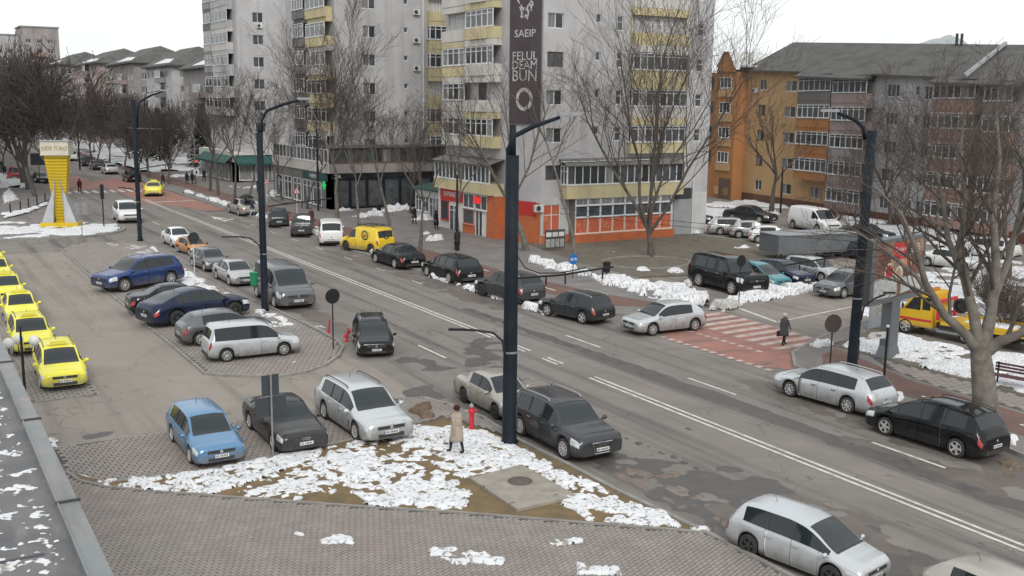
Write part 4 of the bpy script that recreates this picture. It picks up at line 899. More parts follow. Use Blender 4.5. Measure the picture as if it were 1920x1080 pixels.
def paint(n, c, metal=.35, rough=.26):
    nm = 'paint_'+n
    if nm in MATS: return MATS[nm]
    dirt = tuple(.55*x+.45*y for x, y in zip(c, (.15, .135, .12)))
    dk = max(c) < .1; m = mat(nm, c, rough, metal, c2=dirt, scale=1.6, amt=.06 if dk else .18, lo=.45, hi=.75, spec=.38 if dk else .45, coat=0 if dk else .4)
    n_ = m.node_tree; b = n_.nodes['Principled BSDF']; src = b.inputs['Base Color'].links[0].from_socket
    tc = n_.nodes.new('ShaderNodeTexCoord'); sp = n_.nodes.new('ShaderNodeSeparateXYZ'); n_.links.new(tc.outputs['Object'], sp.inputs[0])
    nz = n_.nodes.new('ShaderNodeTexNoise'); nz.inputs['Scale'].default_value = 3.5; n_.links.new(tc.outputs['Object'], nz.inputs[0])
    ad = n_.nodes.new('ShaderNodeMath'); ad.operation = 'MULTIPLY_ADD'; ad.inputs[1].default_value = .5; n_.links.new(nz.outputs[0], ad.inputs[0]); n_.links.new(sp.outputs[2], ad.inputs[2])
    r = n_.nodes.new('ShaderNodeMapRange'); r.inputs[1].default_value = .50; r.inputs[2].default_value = .95; r.inputs[3].default_value = .12 if dk else .7; r.inputs[4].default_value = 0; n_.links.new(ad.outputs[0], r.inputs[0])
    x = n_.nodes.new('ShaderNodeMix'); x.data_type = 'RGBA'; x.inputs[7].default_value = (.17, .155, .14, 1); n_.links.new(r.outputs[0], x.inputs[0]); n_.links.new(src, x.inputs[6]); n_.links.new(x.outputs[2], b.inputs['Base Color'])
    return m
def pchip(pts):
    X = np.array([p[0] for p in pts], float); Y = np.array([p[1] for p in pts], float); h = np.diff(X); d = np.diff(Y)/h; n = len(X); m = np.zeros(n)
    for i in range(1, n-1):
        if d[i-1]*d[i] > 0: w1 = 2*h[i]+h[i-1]; w2 = h[i]+2*h[i-1]; m[i] = (w1+w2)/(w1/d[i-1]+w2/d[i])
    m[0] = d[0]; m[-1] = d[-1]
    def f(x):
        i = int(np.clip(np.searchsorted(X, x)-1, 0, n-2)); t = (x-X[i])/h[i]
        return float(Y[i]*(1+2*t)*(1-t)**2+m[i]*h[i]*t*(1-t)**2+Y[i+1]*t*t*(3-2*t)+m[i+1]*h[i]*t*t*(t-1))
    return f
# type: L W H wheelbase front-overhang wheelradius clearance | top profile | belt | cowl,header,rheader,rbase | side windows | doors | roof ratio
def T(**k): return k
CT = dict(
 hatch=T(L=4.22, W=1.78, H=1.48, wb=2.58, fo=.86, wr=.315, gc=.19, top=[(0, .56), (.012, .66), (.04, .745), (.12, .845), (.25, .945), (.40, 1.36), (.47, 1.455), (.58, 1.48), (.73, 1.45), (.84, 1.38), (.95, 1.03), (.985, .92), (1, .62)], belt=[(0, .52), (.05, .66), (.2, .80), (.35, .87), (.7, .92), (.93, .95), (1, .58)], g=(.255, .43, .85, .945), sw=[(.30, .51), (.53, .70), (.715, .78)], dr=[(.30, .522), (.522, .725)], rr=.74),
 wagon=T(L=4.66, W=1.78, H=1.50, wb=2.68, fo=.92, wr=.315, gc=.18, top=[(0, .56), (.012, .66), (.04, .75), (.12, .85), (.24, .945), (.38, 1.36), (.44, 1.455), (.54, 1.49), (.72, 1.475), (.875, 1.41), (.957, 1.02), (.985, .92), (1, .60)], belt=[(0, .52), (.05, .66), (.2, .80), (.35, .87), (.7, .91), (.94, .94), (1, .56)], g=(.245, .405, .882, .953), sw=[(.285, .47), (.488, .645), (.66, .83)], dr=[(.285, .48), (.48, .675)], rr=.75, rails=1),
 sedan=T(L=4.80, W=1.81, H=1.45, wb=2.76, fo=.95, wr=.325, gc=.17, top=[(0, .56), (.012, .65), (.04, .74), (.12, .84), (.25, .94), (.39, 1.33), (.45, 1.42), (.53, 1.45), (.63, 1.43), (.70, 1.34), (.82, 1.04), (.86, 1.015), (.95, .985), (.985, .90), (1, .60)], belt=[(0, .52), (.05, .66), (.2, .80), (.35, .87), (.7, .92), (.9, .95), (1, .56)], g=(.255, .415, .67, .815), sw=[(.30, .475), (.495, .64), (.655, .705)], dr=[(.30, .487), (.487, .67)], rr=.72),
 saloon3=T(L=4.2, W=1.64, H=1.44, wb=2.47, fo=.80, wr=.285, gc=.19, top=[(0, .56), (.012, .66), (.04, .74), (.12, .85), (.24, .95), (.37, 1.33), (.43, 1.42), (.52, 1.44), (.64, 1.42), (.71, 1.32), (.80, 1.04), (.85, 1.02), (.95, 1.0), (.985, .92), (1, .62)], belt=[(0, .52), (.05, .66), (.2, .82), (.35, .88), (.7, .92), (.9, .95), (1, .56)], g=(.245, .395, .68, .795), sw=[(.29, .48), (.50, .665)], dr=[(.29, .49), (.49, .68)], rr=.74),
 coupe=T(L=4.85, W=1.88, H=1.50, wb=2.88, fo=.88, wr=.36, gc=.18, top=[(0, .55), (.012, .66), (.04, .76), (.12, .87), (.23, .97), (.39, 1.38), (.46, 1.48), (.53, 1.50), (.66, 1.44), (.78, 1.30), (.90, 1.09), (.95, 1.05), (.985, .93), (1, .62)], belt=[(0, .52), (.05, .68), (.2, .84), (.35, .91), (.7, .97), (.9, .98), (1, .58)], g=(.235, .415, .70, .90), sw=[(.285, .485), (.505, .68), (.695, .76)], dr=[(.285, .495), (.495, .70)], rr=.70),
 suv=T(L=4.63, W=1.90, H=1.66, wb=2.80, fo=.88, wr=.365, gc=.24, top=[(0, .66), (.012, .78), (.04, .87), (.12, .97), (.25, 1.06), (.39, 1.52), (.45, 1.61), (.55, 1.66), (.75, 1.64), (.89, 1.56), (.958, 1.14), (.985, 1.02), (1, .70)], belt=[(0, .60), (.05, .78), (.2, .93), (.35, 1.0), (.7, 1.05), (.93, 1.08), (1, .64)], g=(.26, .42, .90, .952), sw=[(.305, .49), (.51, .67), (.69, .845)], dr=[(.305, .50), (.50, .69)], rr=.74, rails=1),
 boxsuv=T(L=4.9, W=1.98, H=1.88, wb=2.88, fo=.88, wr=.39, gc=.27, top=[(0, .80), (.01, .98), (.03, 1.07), (.12, 1.11), (.245, 1.16), (.33, 1.70), (.38, 1.80), (.5, 1.87), (.8, 1.87), (.93, 1.80), (.975, 1.22), (.99, 1.08), (1, .74)], belt=[(0, .72), (.03, .95), (.2, 1.05), (.4, 1.10), (.9, 1.12), (.975, 1.12), (1, .66)], g=(.25, .355, .94, .97), sw=[(.285, .45), (.47, .645), (.665, .88)], dr=[(.285, .46), (.46, .655)], rr=.80),
 mpv=T(L=4.74, W=1.88, H=1.65, wb=2.85, fo=.95, wr=.34, gc=.18, top=[(0, .58), (.012, .70), (.04, .80), (.1, .90), (.2, 1.02), (.36, 1.46), (.43, 1.58), (.55, 1.65), (.72, 1.64), (.88, 1.55), (.96, 1.10), (.985, .98), (1, .64)], belt=[(0, .54), (.05, .70), (.18, .88), (.35, .96), (.7, 1.01), (.93, 1.05), (1, .60)], g=(.20, .395, .895, .955), sw=[(.225, .285), (.30, .475), (.495, .665), (.685, .855)], dr=[(.29, .485), (.485, .68)], rr=.74, rails=1),
 caddy=T(L=4.62, W=1.80, H=1.83, wb=2.86, fo=.90, wr=.325, gc=.20, top=[(0, .60), (.012, .74), (.04, .85), (.1, .94), (.21, 1.05), (.325, 1.58), (.375, 1.72), (.45, 1.80), (.7, 1.83), (.93, 1.80), (.982, 1.10), (.992, 1.0), (1, .66)], belt=[(0, .56), (.05, .72), (.18, .90), (.3, .97), (.7, 1.0), (.97, 1.02), (1, .60)], g=(.215, .35, .95, .98), sw=[(.25, .43), (.455, .68), (.70, .93)], dr=[(.255, .445), (.445, .69)], rr=.84),
 van=T(L=4.9, W=1.92, H=1.92, wb=3.1, fo=.92, wr=.335, gc=.20, top=[(0, .64), (.012, .80), (.04, .92), (.09, 1.02), (.165, 1.12), (.29, 1.68), (.34, 1.82), (.42, 1.90), (.7, 1.92), (.945, 1.88), (.985, 1.15), (.993, 1.05), (1, .66)], belt=[(0, .60), (.05, .78), (.15, .98), (.3, 1.04), (.7, 1.06), (.975, 1.07), (1, .60)], g=(.17, .315, .955, .982), sw=[(.20, .355), (.385, .63), (.655, .92)], dr=[(.205, .37), (.37, .645)], rr=.84),
 pickup=T(L=5.1, W=1.84, H=1.76, wb=3.05, fo=.86, wr=.37, gc=.27, top=[(0, .72), (.012, .88), (.04, .97), (.12, 1.03), (.22, 1.09), (.31, 1.58), (.36, 1.70), (.44, 1.76), (.56, 1.74), (.60, 1.66), (.635, 1.12), (.66, 1.09), (.97, 1.09), (.99, 1.07), (1, .80)], belt=[(0, .66), (.05, .86), (.2, .98), (.4, 1.05), (.6, 1.06), (.97, 1.06), (1, .76)], g=(.225, .335, .60, .634), sw=[(.265, .42), (.44, .575)], dr=[(.265, .43), (.43, .59)], rr=.78),
)
CT['panel'] = dict(CT['van'], sw=[(.20, .355)])
CT['kangoo'] = dict(CT['caddy'], L=4.05, wb=2.60, fo=.75, sw=[(.25, .43)])
WH = {}
def wheel(R, spokes, dark):
    k = (round(R, 3), spokes, dark)
    if k in WH: return WH[k]
    w = .215; b = MB(); rr = R*.68
    b.lathe([(rr, -w/2+.01), (R*.92, -w/2), (R*.985, -w/2+.03), (R, 0), (R*.985, w/2-.03), (R*.92, w/2), (rr, w/2-.01)], 22, 'y'); ty = b.mesh('tyre', M_tyre, True)
    b = MB(); b.cur = 1; b.lathe([(rr, -w/2+.012), (rr*.97, -w/2+.012), (rr*.93, -.02), (0.01, -.03)], 22, 'y')
    b.cur = 0; b.lathe([(rr*1.0, -w/2+.004), (rr*.93, -w/2-.004), (rr*.90, -w/2+.03)], 22, 'y')
    for i in range(spokes):
        a = 2*math.pi*i/spokes
        b.box((0, 0, 0), (.01, .01, .01)) if False else None
        n = len(b.v); b.box((rr*.48, -w/2+.022, 0), (rr*.93, .03, rr*(.34 if spokes == 5 else .20)))
        for q in range(n, len(b.v)):
            x, y, z = b.v[q]; b.v[q] = (x*math.cos(a)-z*math.sin(a), y, x*math.sin(a)+z*math.cos(a))
    b.lathe([(rr*.2, -w/2+.0), (rr*.16, -w/2-.008), (.001, -w/2-.008)], 12, 'y')
    ri = b.mesh('rim', [M_rimD if dark else M_rimS, M_plas]); WH[k] = (ty, ri); return WH[k]
PROTO = {}
def car_meshes(kind):
    if kind in PROTO: return PROTO[kind]
    t = CT[kind]; L, W, wb, fo, wr, gc = t['L'], t['W'], t['wb'], t['fo'], t['wr'], t['gc']; ftop, fb = pchip(t['top']), pchip(t['belt'])
    fw = pchip([(0, .79), (.006, .86), (.02, .925), (.05, .968), (.12, .99), (.22, 1.), (.8, 1.), (.92, .985), (.97, .955), (.992, .91), (1, .84)])
    sF, sR = fo/L, (fo+wb)/L; ra = (wr+.055)/L
    st = set(np.linspace(0, 1, 29)) | {p[0] for p in t['top']} | {.004, .015, .03, .055, .085, .93, .985, .995}
    for s in (sF, sR):
        for a in np.linspace(0, math.pi, 11): st.add(s+ra*math.cos(a))
        st |= {s-ra-.0008, s+ra+.0008}
    for w in t['sw']+t['dr']: st |= set(w)
    c0, c1, r0, r1 = t['g']; st |= {c0, c1, r0, r1, c0-.016, .10, .012}
    st = sorted(round(s, 5) for s in st if 0 <= s <= 1); st = [s for i, s in enumerate(st) if i == 0 or s-st[i-1] > .0007]
    idx = {s: i for i, s in enumerate(st)}; near = lambda s: min(range(len(st)), key=lambda i: abs(st[i]-s))
    Hmax = t['H']; rings = []
    for s in st:
        wl = W/2*fw(s); up = .10*max(0, 1-s/.09)+.06*max(0, 1-(1-s)/.04); zt = ftop(s)+up; zb_ = gc+.06*max(0, 1-s/.06)+.10*max(0, (s-.93)/.07)
        for q in (sF, sR):
            d = abs(s-q)*L
            if d < wr+.055: zb_ = max(zb_, wr+math.sqrt(max(0, (wr+.055)**2-d*d)))
        be = min(fb(s)+up, zt-.03); be = max(be, zb_+.05); tt = min(1, max(0, (zt-be-.10)/(Hmax-1.0-.06)));
        rw = W/2*t['rr']*(.97+.03*min(1, (1-s)*8)); gh = zt-be
        Q = [(0, zb_), (.80*wl, zb_), (.965*wl, zb_+.02), (1.0*wl, zb_+(be-zb_)*.3), (.998*wl, zb_+(be-zb_)*.68), (.975*wl, be-.02 if be-.02 > zb_ else be), (.945*wl, be+gh*.06)]
        yw = lambda f: (.945*wl)*(1-f*tt)+rw*f*tt
        topy = .945*wl*(1-tt)*.86+rw*tt
        Q += [(topy, be+gh*(.80+.04*tt)), (topy-.05-.04*tt, be+gh*.93), ((topy-.09)*.62, be+gh*.985), ((topy-.09)*.3, zt), (0, zt+.004)]
        rings.append((L/2-(s*L), Q))
    # centre body on the wheelbase midpoint
    xo = (fo+wb/2)-L/2
    K = len(rings[0][1]); n = len(st)
    def V(i, k, sgn): x, Q = rings[i]; return (x+xo, sgn*Q[k][0], Q[k][1])
    used = set(); parts = []
    def patch(name, i0, i1, k0, k1, sgn, off=0., shrink=0., m=None, both=False):
        """sub-surface of the loft as its own panel"""
        b = MB(); R = range(i0, i1+1)
        def pt(i, k, sg):
            p = Vector(V(i, k, sg)); 
            if off:
                a = Vector(V(min(i+1, n-1), k, sg))-Vector(V(max(i-1, 0), k, sg)); c = Vector(V(i, min(k+1, K-1), sg))-Vector(V(i, max(k-1, 0), sg)) if not (k == K-1) else Vector((0, -sg*1., 0))
                nn = a.cross(c)*sg
                if nn.length > 1e-9:
                    nn.normalize(); p += nn*off
            if shrink:
                if i == i0: p.x -= shrink
                if i == i1: p.x += shrink
            return p
        sides = ((1, -1) if both else (sgn,))
        for sg in sides:
            base = len(b.v)
            for i in R:
                for k in range(k0, k1+1): b.v.append(tuple(pt(i, k, sg)))
            w = k1-k0+1
            for a in range(i1-i0):
                for c in range(k1-k0):
                    q = (base+a*w+c, base+(a+1)*w+c, base+(a+1)*w+c+1, base+a*w+c+1); b.f.append(q if sg < 0 else q[::-1]); b.m.append(0)
        return b
    SW = [(near(a), near(c)) for a, c in t['sw']]; DR = [(near(a), near(c)) for a, c in t['dr']]; ic0, ic1, ir0, ir1 = map(near, (c0, c1, r0, r1))
    hole = set()
    for a, c in SW: hole |= {(i, 6) for i in range(a, c)}
    for a, c in ((ic0, ic1), (ir0, ir1)): hole |= {(i, k) for i in range(a, c) for k in (8, 9, 10)}
    dh = set()
    for a, c in DR: dh |= {(i, k) for i in range(a, c) for k in (2, 3, 4, 5)}
    b = MB()
    for sg in (1, -1):
        base = len(b.v)
        for i in range(n):
            for k in range(K): b.v.append(V(i, k, sg))
        for i in range(n-1):
            for k in range(K-1):
                if (i, k) in hole or (i, k) in dh: continue
                q = (base+i*K+k, base+(i+1)*K+k, base+(i+1)*K+k+1, base+i*K+k+1); b.f.append(q if sg < 0 else q[::-1]); b.m.append(1 if k <= 1 else 0)
        for i, rev in ((0, sg > 0), (n-1, sg < 0)):
            f = tuple(base+i*K+k for k in range(K)); b.f.append(f if rev else f[::-1]); b.m.append(0)
    bm = bmesh.new(); me0 = b.mesh('body', [M_plas, M_plas]); bm.from_mesh(me0); bmesh.ops.remove_doubles(bm, verts=bm.verts, dist=.0004); bmesh.ops.recalc_face_normals(bm, faces=bm.faces)
    body = bpy.data.meshes.new('body'); bm.to_mesh(body); bm.free(); body.materials.append(M_plas); body.materials.append(M_plas)
    body.polygons.foreach_set('use_smooth', [len(p.vertices) <= 4 for p in body.polygons])
    P = dict(body=body, win=[], door=[], n=n)
    for a, c in SW:
        for sg in (1, -1): P['win'].append(('side_window', patch('w', a, c, 6, 7, sg, -.008).mesh('side_window', G_car, True)))
    for (a, c), (a2, c2) in zip(SW, SW[1:]):
        for sg in (1, -1): P['win'].append(('pillar', patch('w', c, a2, 6, 7, sg, .003).mesh('pillar', M_plas, True)))
    P['win'].append(('windscreen', patch('w', ic0, ic1, 8, 11, 1, -.008, 0, None, True).mesh('windscreen', G_car, True))); P['win'].append(('rear_window', patch('w', ir0, ir1, 8, 11, 1, -.006, 0, None, True).mesh('rear_window', G_car, True)))
    for a, c in DR:
        for sg in (1, -1): P['door'].append((patch('d', a, c, 2, 6, sg, .0, .007), sg, rings[a][0]+xo, rings[c][0]+xo))
    P['win'].append(('scuttle', patch('w', max(0, near(c0-.016)), ic0, 8, 11, 1, .003, 0, None, True).mesh('scuttle', M_plas, True)))
    i0, i1 = near(.012), near(.10); P['hl'] = [patch('h', i0, i1, 4, 6, sg, .008).mesh('headlamp', M_lampF, True) for sg in (1, -1)]
    tall = kind in ('caddy', 'van', 'panel', 'kangoo', 'mpv')
    i0, i1 = near(.955 if not tall else .965), near(.995); P['tl'] = [patch('t', i0, i1, 4, 6, sg, .008).mesh('tail_lamp', M_lampR, True) for sg in (1, -1)]
    zf = rings[0][1]; fx = L/2+xo; rx = -L/2+xo; ztf, zbf = zf[-1][1], zf[0][1]
    P['fx'], P['rx'], P['zf'], P['zbf'], P['ztr'] = fx, rx, ztf, zbf, rings[-1][1][-1][1]
    P['xo'] = xo
    # boxes shared by cars of the type
    q = MB(); q.box((fx+.006, 0, ztf-.07), (.03, W*.52, .10)); P['grille'] = q.mesh('grille', M_plas)
    q = MB(); q.box((fx+.004, 0, zbf+.09), (.03, W*.50, .12)); P['intake'] = q.mesh('air_intake', M_plas)
    for nm, x, z in (('pf', fx+.025, zbf+.20), ('pr', rx-.02, rings[-1][1][0][1]+.25)):
        q = MB(); sgn = 1 if x > 0 else -1
        q.cur = 0; q.box((x, 0, z), (.012, .50, .11)); q.cur = 1; q.box((x+.007*sgn, -.235*sgn, z), (.006, .03, .10)); q.cur = 2
        for j in range(7): q.box((x+.007*sgn, -.17*sgn+.055*j*sgn+(.03*sgn if j > 1 else 0), z), (.004, .033, .065))
        P[nm] = q.mesh('number_plate', [M_plate, M_plateb, M_platet])
    q = MB(); q.box((rx+.0, 0, rings[-1][1][0][1]+.06), (.05, W*.66, .14)); P['rb'] = q.mesh('rear_bumper', M_plas)
    im = near(c0+.035); mx_, mQ = rings[im]
    P['mir'] = []
    for sg in (1, -1):
        q = MB(); q.ball((mx_+xo-.02, sg*(W/2+.09), mQ[6][1]+.06), .1, 8, 6, (.6, 1.05, .75)); q.box((mx_+xo-.02, sg*(W/2-.0), mQ[6][1]+.01), (.06, .14, .04)); P['mir'].append(q)
    P['rail'] = []
    for sg in (1, -1):
        q = MB(); pts = [(rings[i][0]+xo, sg*(rings[i][1][8][0]-.0), rings[i][1][8][1]+.06) for i in range(n) if c1+.05 < st[i] < r0-.01]
        if len(pts) > 2: pts = [(pts[0][0]+.05, pts[0][1], pts[0][2]-.06)]+pts+[(pts[-1][0]-.05, pts[-1][1], pts[-1][2]-.06)]; q.tube(pts, .018, 5); P['rail'].append(q.mesh('roof_rail', M_chrome))
    i0, i1 = near(c1+.05), near(min(r0-.04, c1+.33)); P['pano'] = patch('p', i0, i1, 9, 11, 1, .006, 0, None, True).mesh('glass_roof', G_car, True)
    i0, i1 = near(c1), near(r0); P['roofp'] = patch('p', i0, i1, 8, 11, 1, .004, 0, None, True).mesh('roof_panel', M_plas, True)
    PROTO[kind] = P; return P
DM = {}
def recol(me, m, key):
    k = (me.name, m.name, key)
    if k not in DM: c = me.copy(); c.materials[0] = m; DM[k] = c
    return DM[k]
def pmesh(b, m, key, nm):
    k = (id(b), m.name)
    if k not in DM: DM[k] = b.mesh(nm, m, True)
    return DM[k]
FACE = dict(FL=(1, 1), FR=(1, -1), RL=(-1, 1), RR=(-1, -1))
def fit(kind, pts, z, smin=.85, smax=1.18):
    t = CT[kind]; hx, hy = t['wb']/2, t['W']/2-.04
    Lp = np.array([complex(FACE[k][0]*hx, FACE[k][1]*hy) for k in pts]); Wp = np.array([complex(*gp(*pts[k], z)) for k in pts])
    lc, wc = Lp.mean(), Wp.mean(); a = np.sum((Wp-wc)*np.conj(Lp-lc))/np.sum(abs(Lp-lc)**2)
    s = min(max(abs(a), smin), smax); r = a/abs(a); c = wc-s*r*lc
    return c.real, c.imag, math.atan2(r.imag, r.real), s
def car(kind, pm, label, pts=None, z=0., pose=None, name='parked_car', cat='car', group=None, spokes=9, dark=False, rails=None, chrome=False, emblem='disc', detail=2, pano=False, taxi=False, rim=None, s=None, two=None, plates=True, head=None, front=True):
    t = CT[kind]; P = car_meshes(kind)
    if pose is None:
        x, y, a, sc_ = fit(kind, pts, z)
        if head is not None:
            a = math.radians(head); r = complex(math.cos(a), math.sin(a)); k0 = list(pts)[0]; lp = complex(FACE[k0][0]*t['wb']/2, FACE[k0][1]*(t['W']/2-.04))
            sc_ = s or sc_; w = complex(*gp(*pts[k0], z))-sc_*r*lp; x, y = w.real, w.imag
    else: x, y, a, sc_ = pose
    sc_ = s or sc_
    R = empty(name, (x, y, z), a, label, cat, group); R.scale = (sc_,)*3
    bm = recol(P['body'], pm, 'b'); link('body', bm, R)
    for nm, me in P['win']: link(nm, me, R)
    for b, sg, xa, xb in P['door']:
        o = link('door', pmesh(b, pm, 'd', 'door'), R)
        if detail > 1:
            zb = CT[kind]['belt'][3][1]-.09; hb = HB.get((kind, sg, xa))
            if not hb: q = MB(); q.box((xb+.16, sg*(t['W']/2+.012), zb), (.19, .035, .035)); hb = HB[(kind, sg, xa)] = q.mesh('handle', M_plas)
            link('handle', recol(hb, M_chrome if chrome else pm, 'h'), o)
    ty, ri = wheel(t['wr'], spokes, dark)
    for fx_ in (1, -1):
        for sg in (1, -1):
            w = link('wheel', ty, R, (fx_*t['wb']/2, sg*(t['W']/2-.115), t['wr']), math.pi if sg > 0 else 0); w.name = 'wheel'
            link('rim', ri, w)
    for me in P['hl']: link('headlamp', me, R)
    for me in P['tl']: link('tail_lamp', me, R)
    link('grille', P['grille'], R); link('air_intake', P['intake'], R); link('rear_bumper', P['rb'], R)
    if plates: link('number_plate', P['pf'], R); link('number_plate', P['pr'], R)
    for q in P['mir']: link('wing_mirror', pmesh(q, pm if two is None else two, 'm', 'wing_mirror'), R)
    if rails if rails is not None else t.get('rails'):
        for me in P['rail']: link('roof_rail', recol(me, M_chrome if chrome else M_plas, 'r'), R)
    if pano: link('glass_roof', P['pano'], R)
    if two is not None: link('roof_panel', recol(P['roofp'], two, 'rp'), R)
    if detail > 1:
        b = MB(); zz = P['zf']-.07
        if emblem == 'rings':
            for j in range(4): b.lathe([(.05, 0), (.042, .01), (.034, 0)], 12, 'z', (0, 0, 0)); n0 = len(b.v)-36
            for j in range(4):
                for q in range(j*36, (j+1)*36): x_, y_, z_ = b.v[q]; b.v[q] = (P['fx']+.028, -.11+.073*j+x_, zz+y_)
        else:
            b.lathe([(.062, 0), (.055, .012), (.0, .012)], 14, 'z'); b.v = [(P['fx']+.025+q[2], q[0], zz+q[1]) for q in b.v]
        b.build('emblem', M_chrome, R)
        b = MB(); b.lathe([(.055, 0), (.045, -.01), (0, -.01)], 12, 'z'); b.v = [(P['rx']-.005+q[2], q[0], P['ztr']+.0+q[1]) for q in b.v]; b.build('emblem', M_chrome, R)
        b = MB(); hx = -t['L']*.22; b.tube([(hx, 0, t['H']-.03), (hx-.12, 0, t['H']+.16)], [.012, .006], 4); b.build('aerial', M_plas, R)
    if taxi:
        b = MB(); b.box((.1, 0, t['H']+.07), (.16, .62, .13)); b.box((.1, 0, t['H']+.005), (.1, .9, .02)); b.build('taxi_sign', M_taxis, R)
    return R
HB = {}
M_taxis = mat('taxi_sign', (.70, .62, .10), .5)
p_sil = paint('silver', (.52, .54, .56)); p_sil2 = paint('silver_dull', (.43, .44, .44)); p_blk = paint('black', (.006, .007, .009), .0, .12); p_ant = paint('anthracite', (.062, .064, .070), .3, .18); p_gry = paint('grey', (.13, .135, .145))
p_wht = paint('white', (.72, .73, .73), .0, .4); p_yel = paint('taxi_yellow', (.80, .74, .05), .0, .4); p_yk = paint('van_yellow', (.72, .50, .02), .05, .4); p_foc = paint('steel_blue', (.115, .25, .42)); p_navy = paint('navy', (.018, .045, .16)); p_ink = paint('ink_blue', (.018, .026, .058), .3, .15)
p_org = paint('orange', (.52, .22, .05), .2, .4); p_teal = paint('teal', (.035, .21, .25)); p_beige = paint('champagne', (.40, .38, .34)); p_char = paint('charcoal_brown', (.042, .041, .042), .2, .15); p_red = paint('red', (.42, .035, .04), .1); p_dgr = paint('dark_green_grey', (.034, .040, .043), .2, .18)
GR1, GR2, GR3, GR4, GR5, GR6 = 'cars in the bays by the snowy bed', 'cars in the paved parking island', 'cars parked along the near kerb', 'cars parked along the far kerb', 'cars in the side car park', 'taxis waiting in line'
# near bays
car('wagon', p_foc, 'steel blue estate car with its nose to the snowy planting bed', dict(FR=(359, 868), RR=(321, 829), FL=(449, 856)), .05, group=GR1, spokes=7, rails=0)
car('sedan', p_char, 'dark grey four-ringed saloon behind the square signs, between blue and silver estates', dict(FR=(513, 842), RR=(464, 806), FL=(606, 833)), .05, group=GR1, spokes=8, emblem='rings')
car('wagon', p_sil, 'silver estate car with black roof rails parked beside the dark saloon', dict(FR=(671, 825), RR=(605, 786), FL=(755, 813)), .05, group=GR1, spokes=8)
# near kerb of the main road
car('saloon3', p_beige, 'dirty champagne small saloon half hidden behind the nearest pole', dict(RR=(869, 755), FR=(928, 786)), group=GR3, spokes=5, dark=True)
q5 = car('suv', p_ant, 'anthracite four-ringed crossover parked against the snowy kerb by nearest pole', dict(RR=(972, 818), FR=(1054, 859), FL=(1146, 847)), group=GR3, spokes=10, chrome=True, emblem='rings', rails=1)
car('mpv', p_sil, 'silver people carrier at the bottom right corner by the brick paving', dict(RR=(1404, 1042), FR=(1553, 1101)), group=GR3, spokes=5, dark=True, rails=0)
car('hatch', p_beige, 'pale beige hatchback cut off by the bottom edge', pose=(20.7, 12.7, math.radians(-93), .97), group=GR3)
car('mpv', p_blk, 'black car with glass roof leaving the parking lot towards the road', dict(FR=(671, 667), FL=(737, 664), RR=(658, 640)), name='moving_car', chrome=True, pano=True, spokes=7, s=.92)
car('van', p_gry, 'grey minivan parked behind the pole with the green bin', dict(FR=(522, 581), FL=(578, 572), RR=(481, 556)), group=GR3, name='parked_van', cat='van', spokes=7)
car('sedan', p_sil2, 'silver-grey saloon parked between grey minivan and dark hatchback', dict(FR=(434, 537), FL=(472, 531), RR=(409, 523)), group=GR3, emblem='rings', chrome=True)
car('hatch', p_gry, 'dark grey hatchback parked between orange hatchback and silver saloon', dict(FR=(383, 509), FL=(416, 505)), group=GR3, head=-86, s=.98)
car('hatch', p_org, 'orange hatchback with dark roof parked behind a round sign', dict(FR=(353, 480), FL=(389, 476), RR=(336, 473)), group=GR3, two=p_blk)
car('saloon3', p_wht, 'white small saloon last in the near kerb row', dict(FR=(321, 465), RR=(302, 456)), group=GR3, s=1.02)
car('suv', p_wht, 'white crossover turning at the snowy island with yellow pillar', dict(FR=(227, 420), FL=(256, 416), RR=(216, 410)), name='moving_car', spokes=5, rails=0)
car('sedan', p_yel, 'yellow taxi driving away near the far crossing', dict(RL=(277, 368), RR=(306, 368), FL=(268, 362)), name='taxi', cat='taxi', taxi=True, detail=1)
# parking island
IZ = .07
car('suv', p_navy, 'dark blue off-roader facing left on the parking island', dict(FL=(233, 548), RL=(323, 534)), IZ, group=GR2, spokes=8, chrome=True, rails=1)
car('sedan', p_blk, 'black saloon with chrome window line behind the ink-blue crossover', dict(RR=(287, 590)), IZ, pose=None, group=GR2, head=-1, s=1.06, chrome=True, spokes=5)
car('coupe', p_ink, 'ink-blue sloping-roof crossover between black saloon and dark hatchback', dict(RR=(328, 613), FR=(446, 594)), IZ, group=GR2, dark=True, spokes=7)
car('hatch', p_gry, 'dark grey hatchback mostly hidden behind the silver van', dict(RR=(377, 649)), IZ, group=GR2, head=1, s=1.05)
car('caddy', p_sil, 'silver passenger van with dark rear windows at the tip of the parking island', dict(RR=(426, 679), FR=(533, 667)), IZ, group=GR2, name='parked_van', cat='van', spokes=8)
# taxi line
tl = ['first yellow taxi of the waiting line, nearest the globe lamp', 'second yellow taxi of the waiting line', 'third yellow taxi of the waiting line', 'fourth yellow taxi of the waiting line', 'fifth yellow taxi of the waiting line, cut by the left edge', 'sixth yellow taxi of the waiting line, farthest']
for i, (u, v, k) in enumerate(((161, 719, 'wagon'), (100, 657, 'suv'), (73, 602, 'saloon3'), (45, 562, 'wagon'), (21, 527, 'saloon3'), (6, 497, 'wagon'))):
    car(k, p_yel, tl[i], dict(FL=(u, v), FR=(86, 725)) if i == 0 else dict(FL=(u, v)), .05, name='taxi', cat='taxi', group=GR6, taxi=True, head=-91 if i else -92, s=(1.0, .92, 1.0, .95, 1.0, .95)[i], rails=1 if k != 'saloon3' else 0, spokes=7)
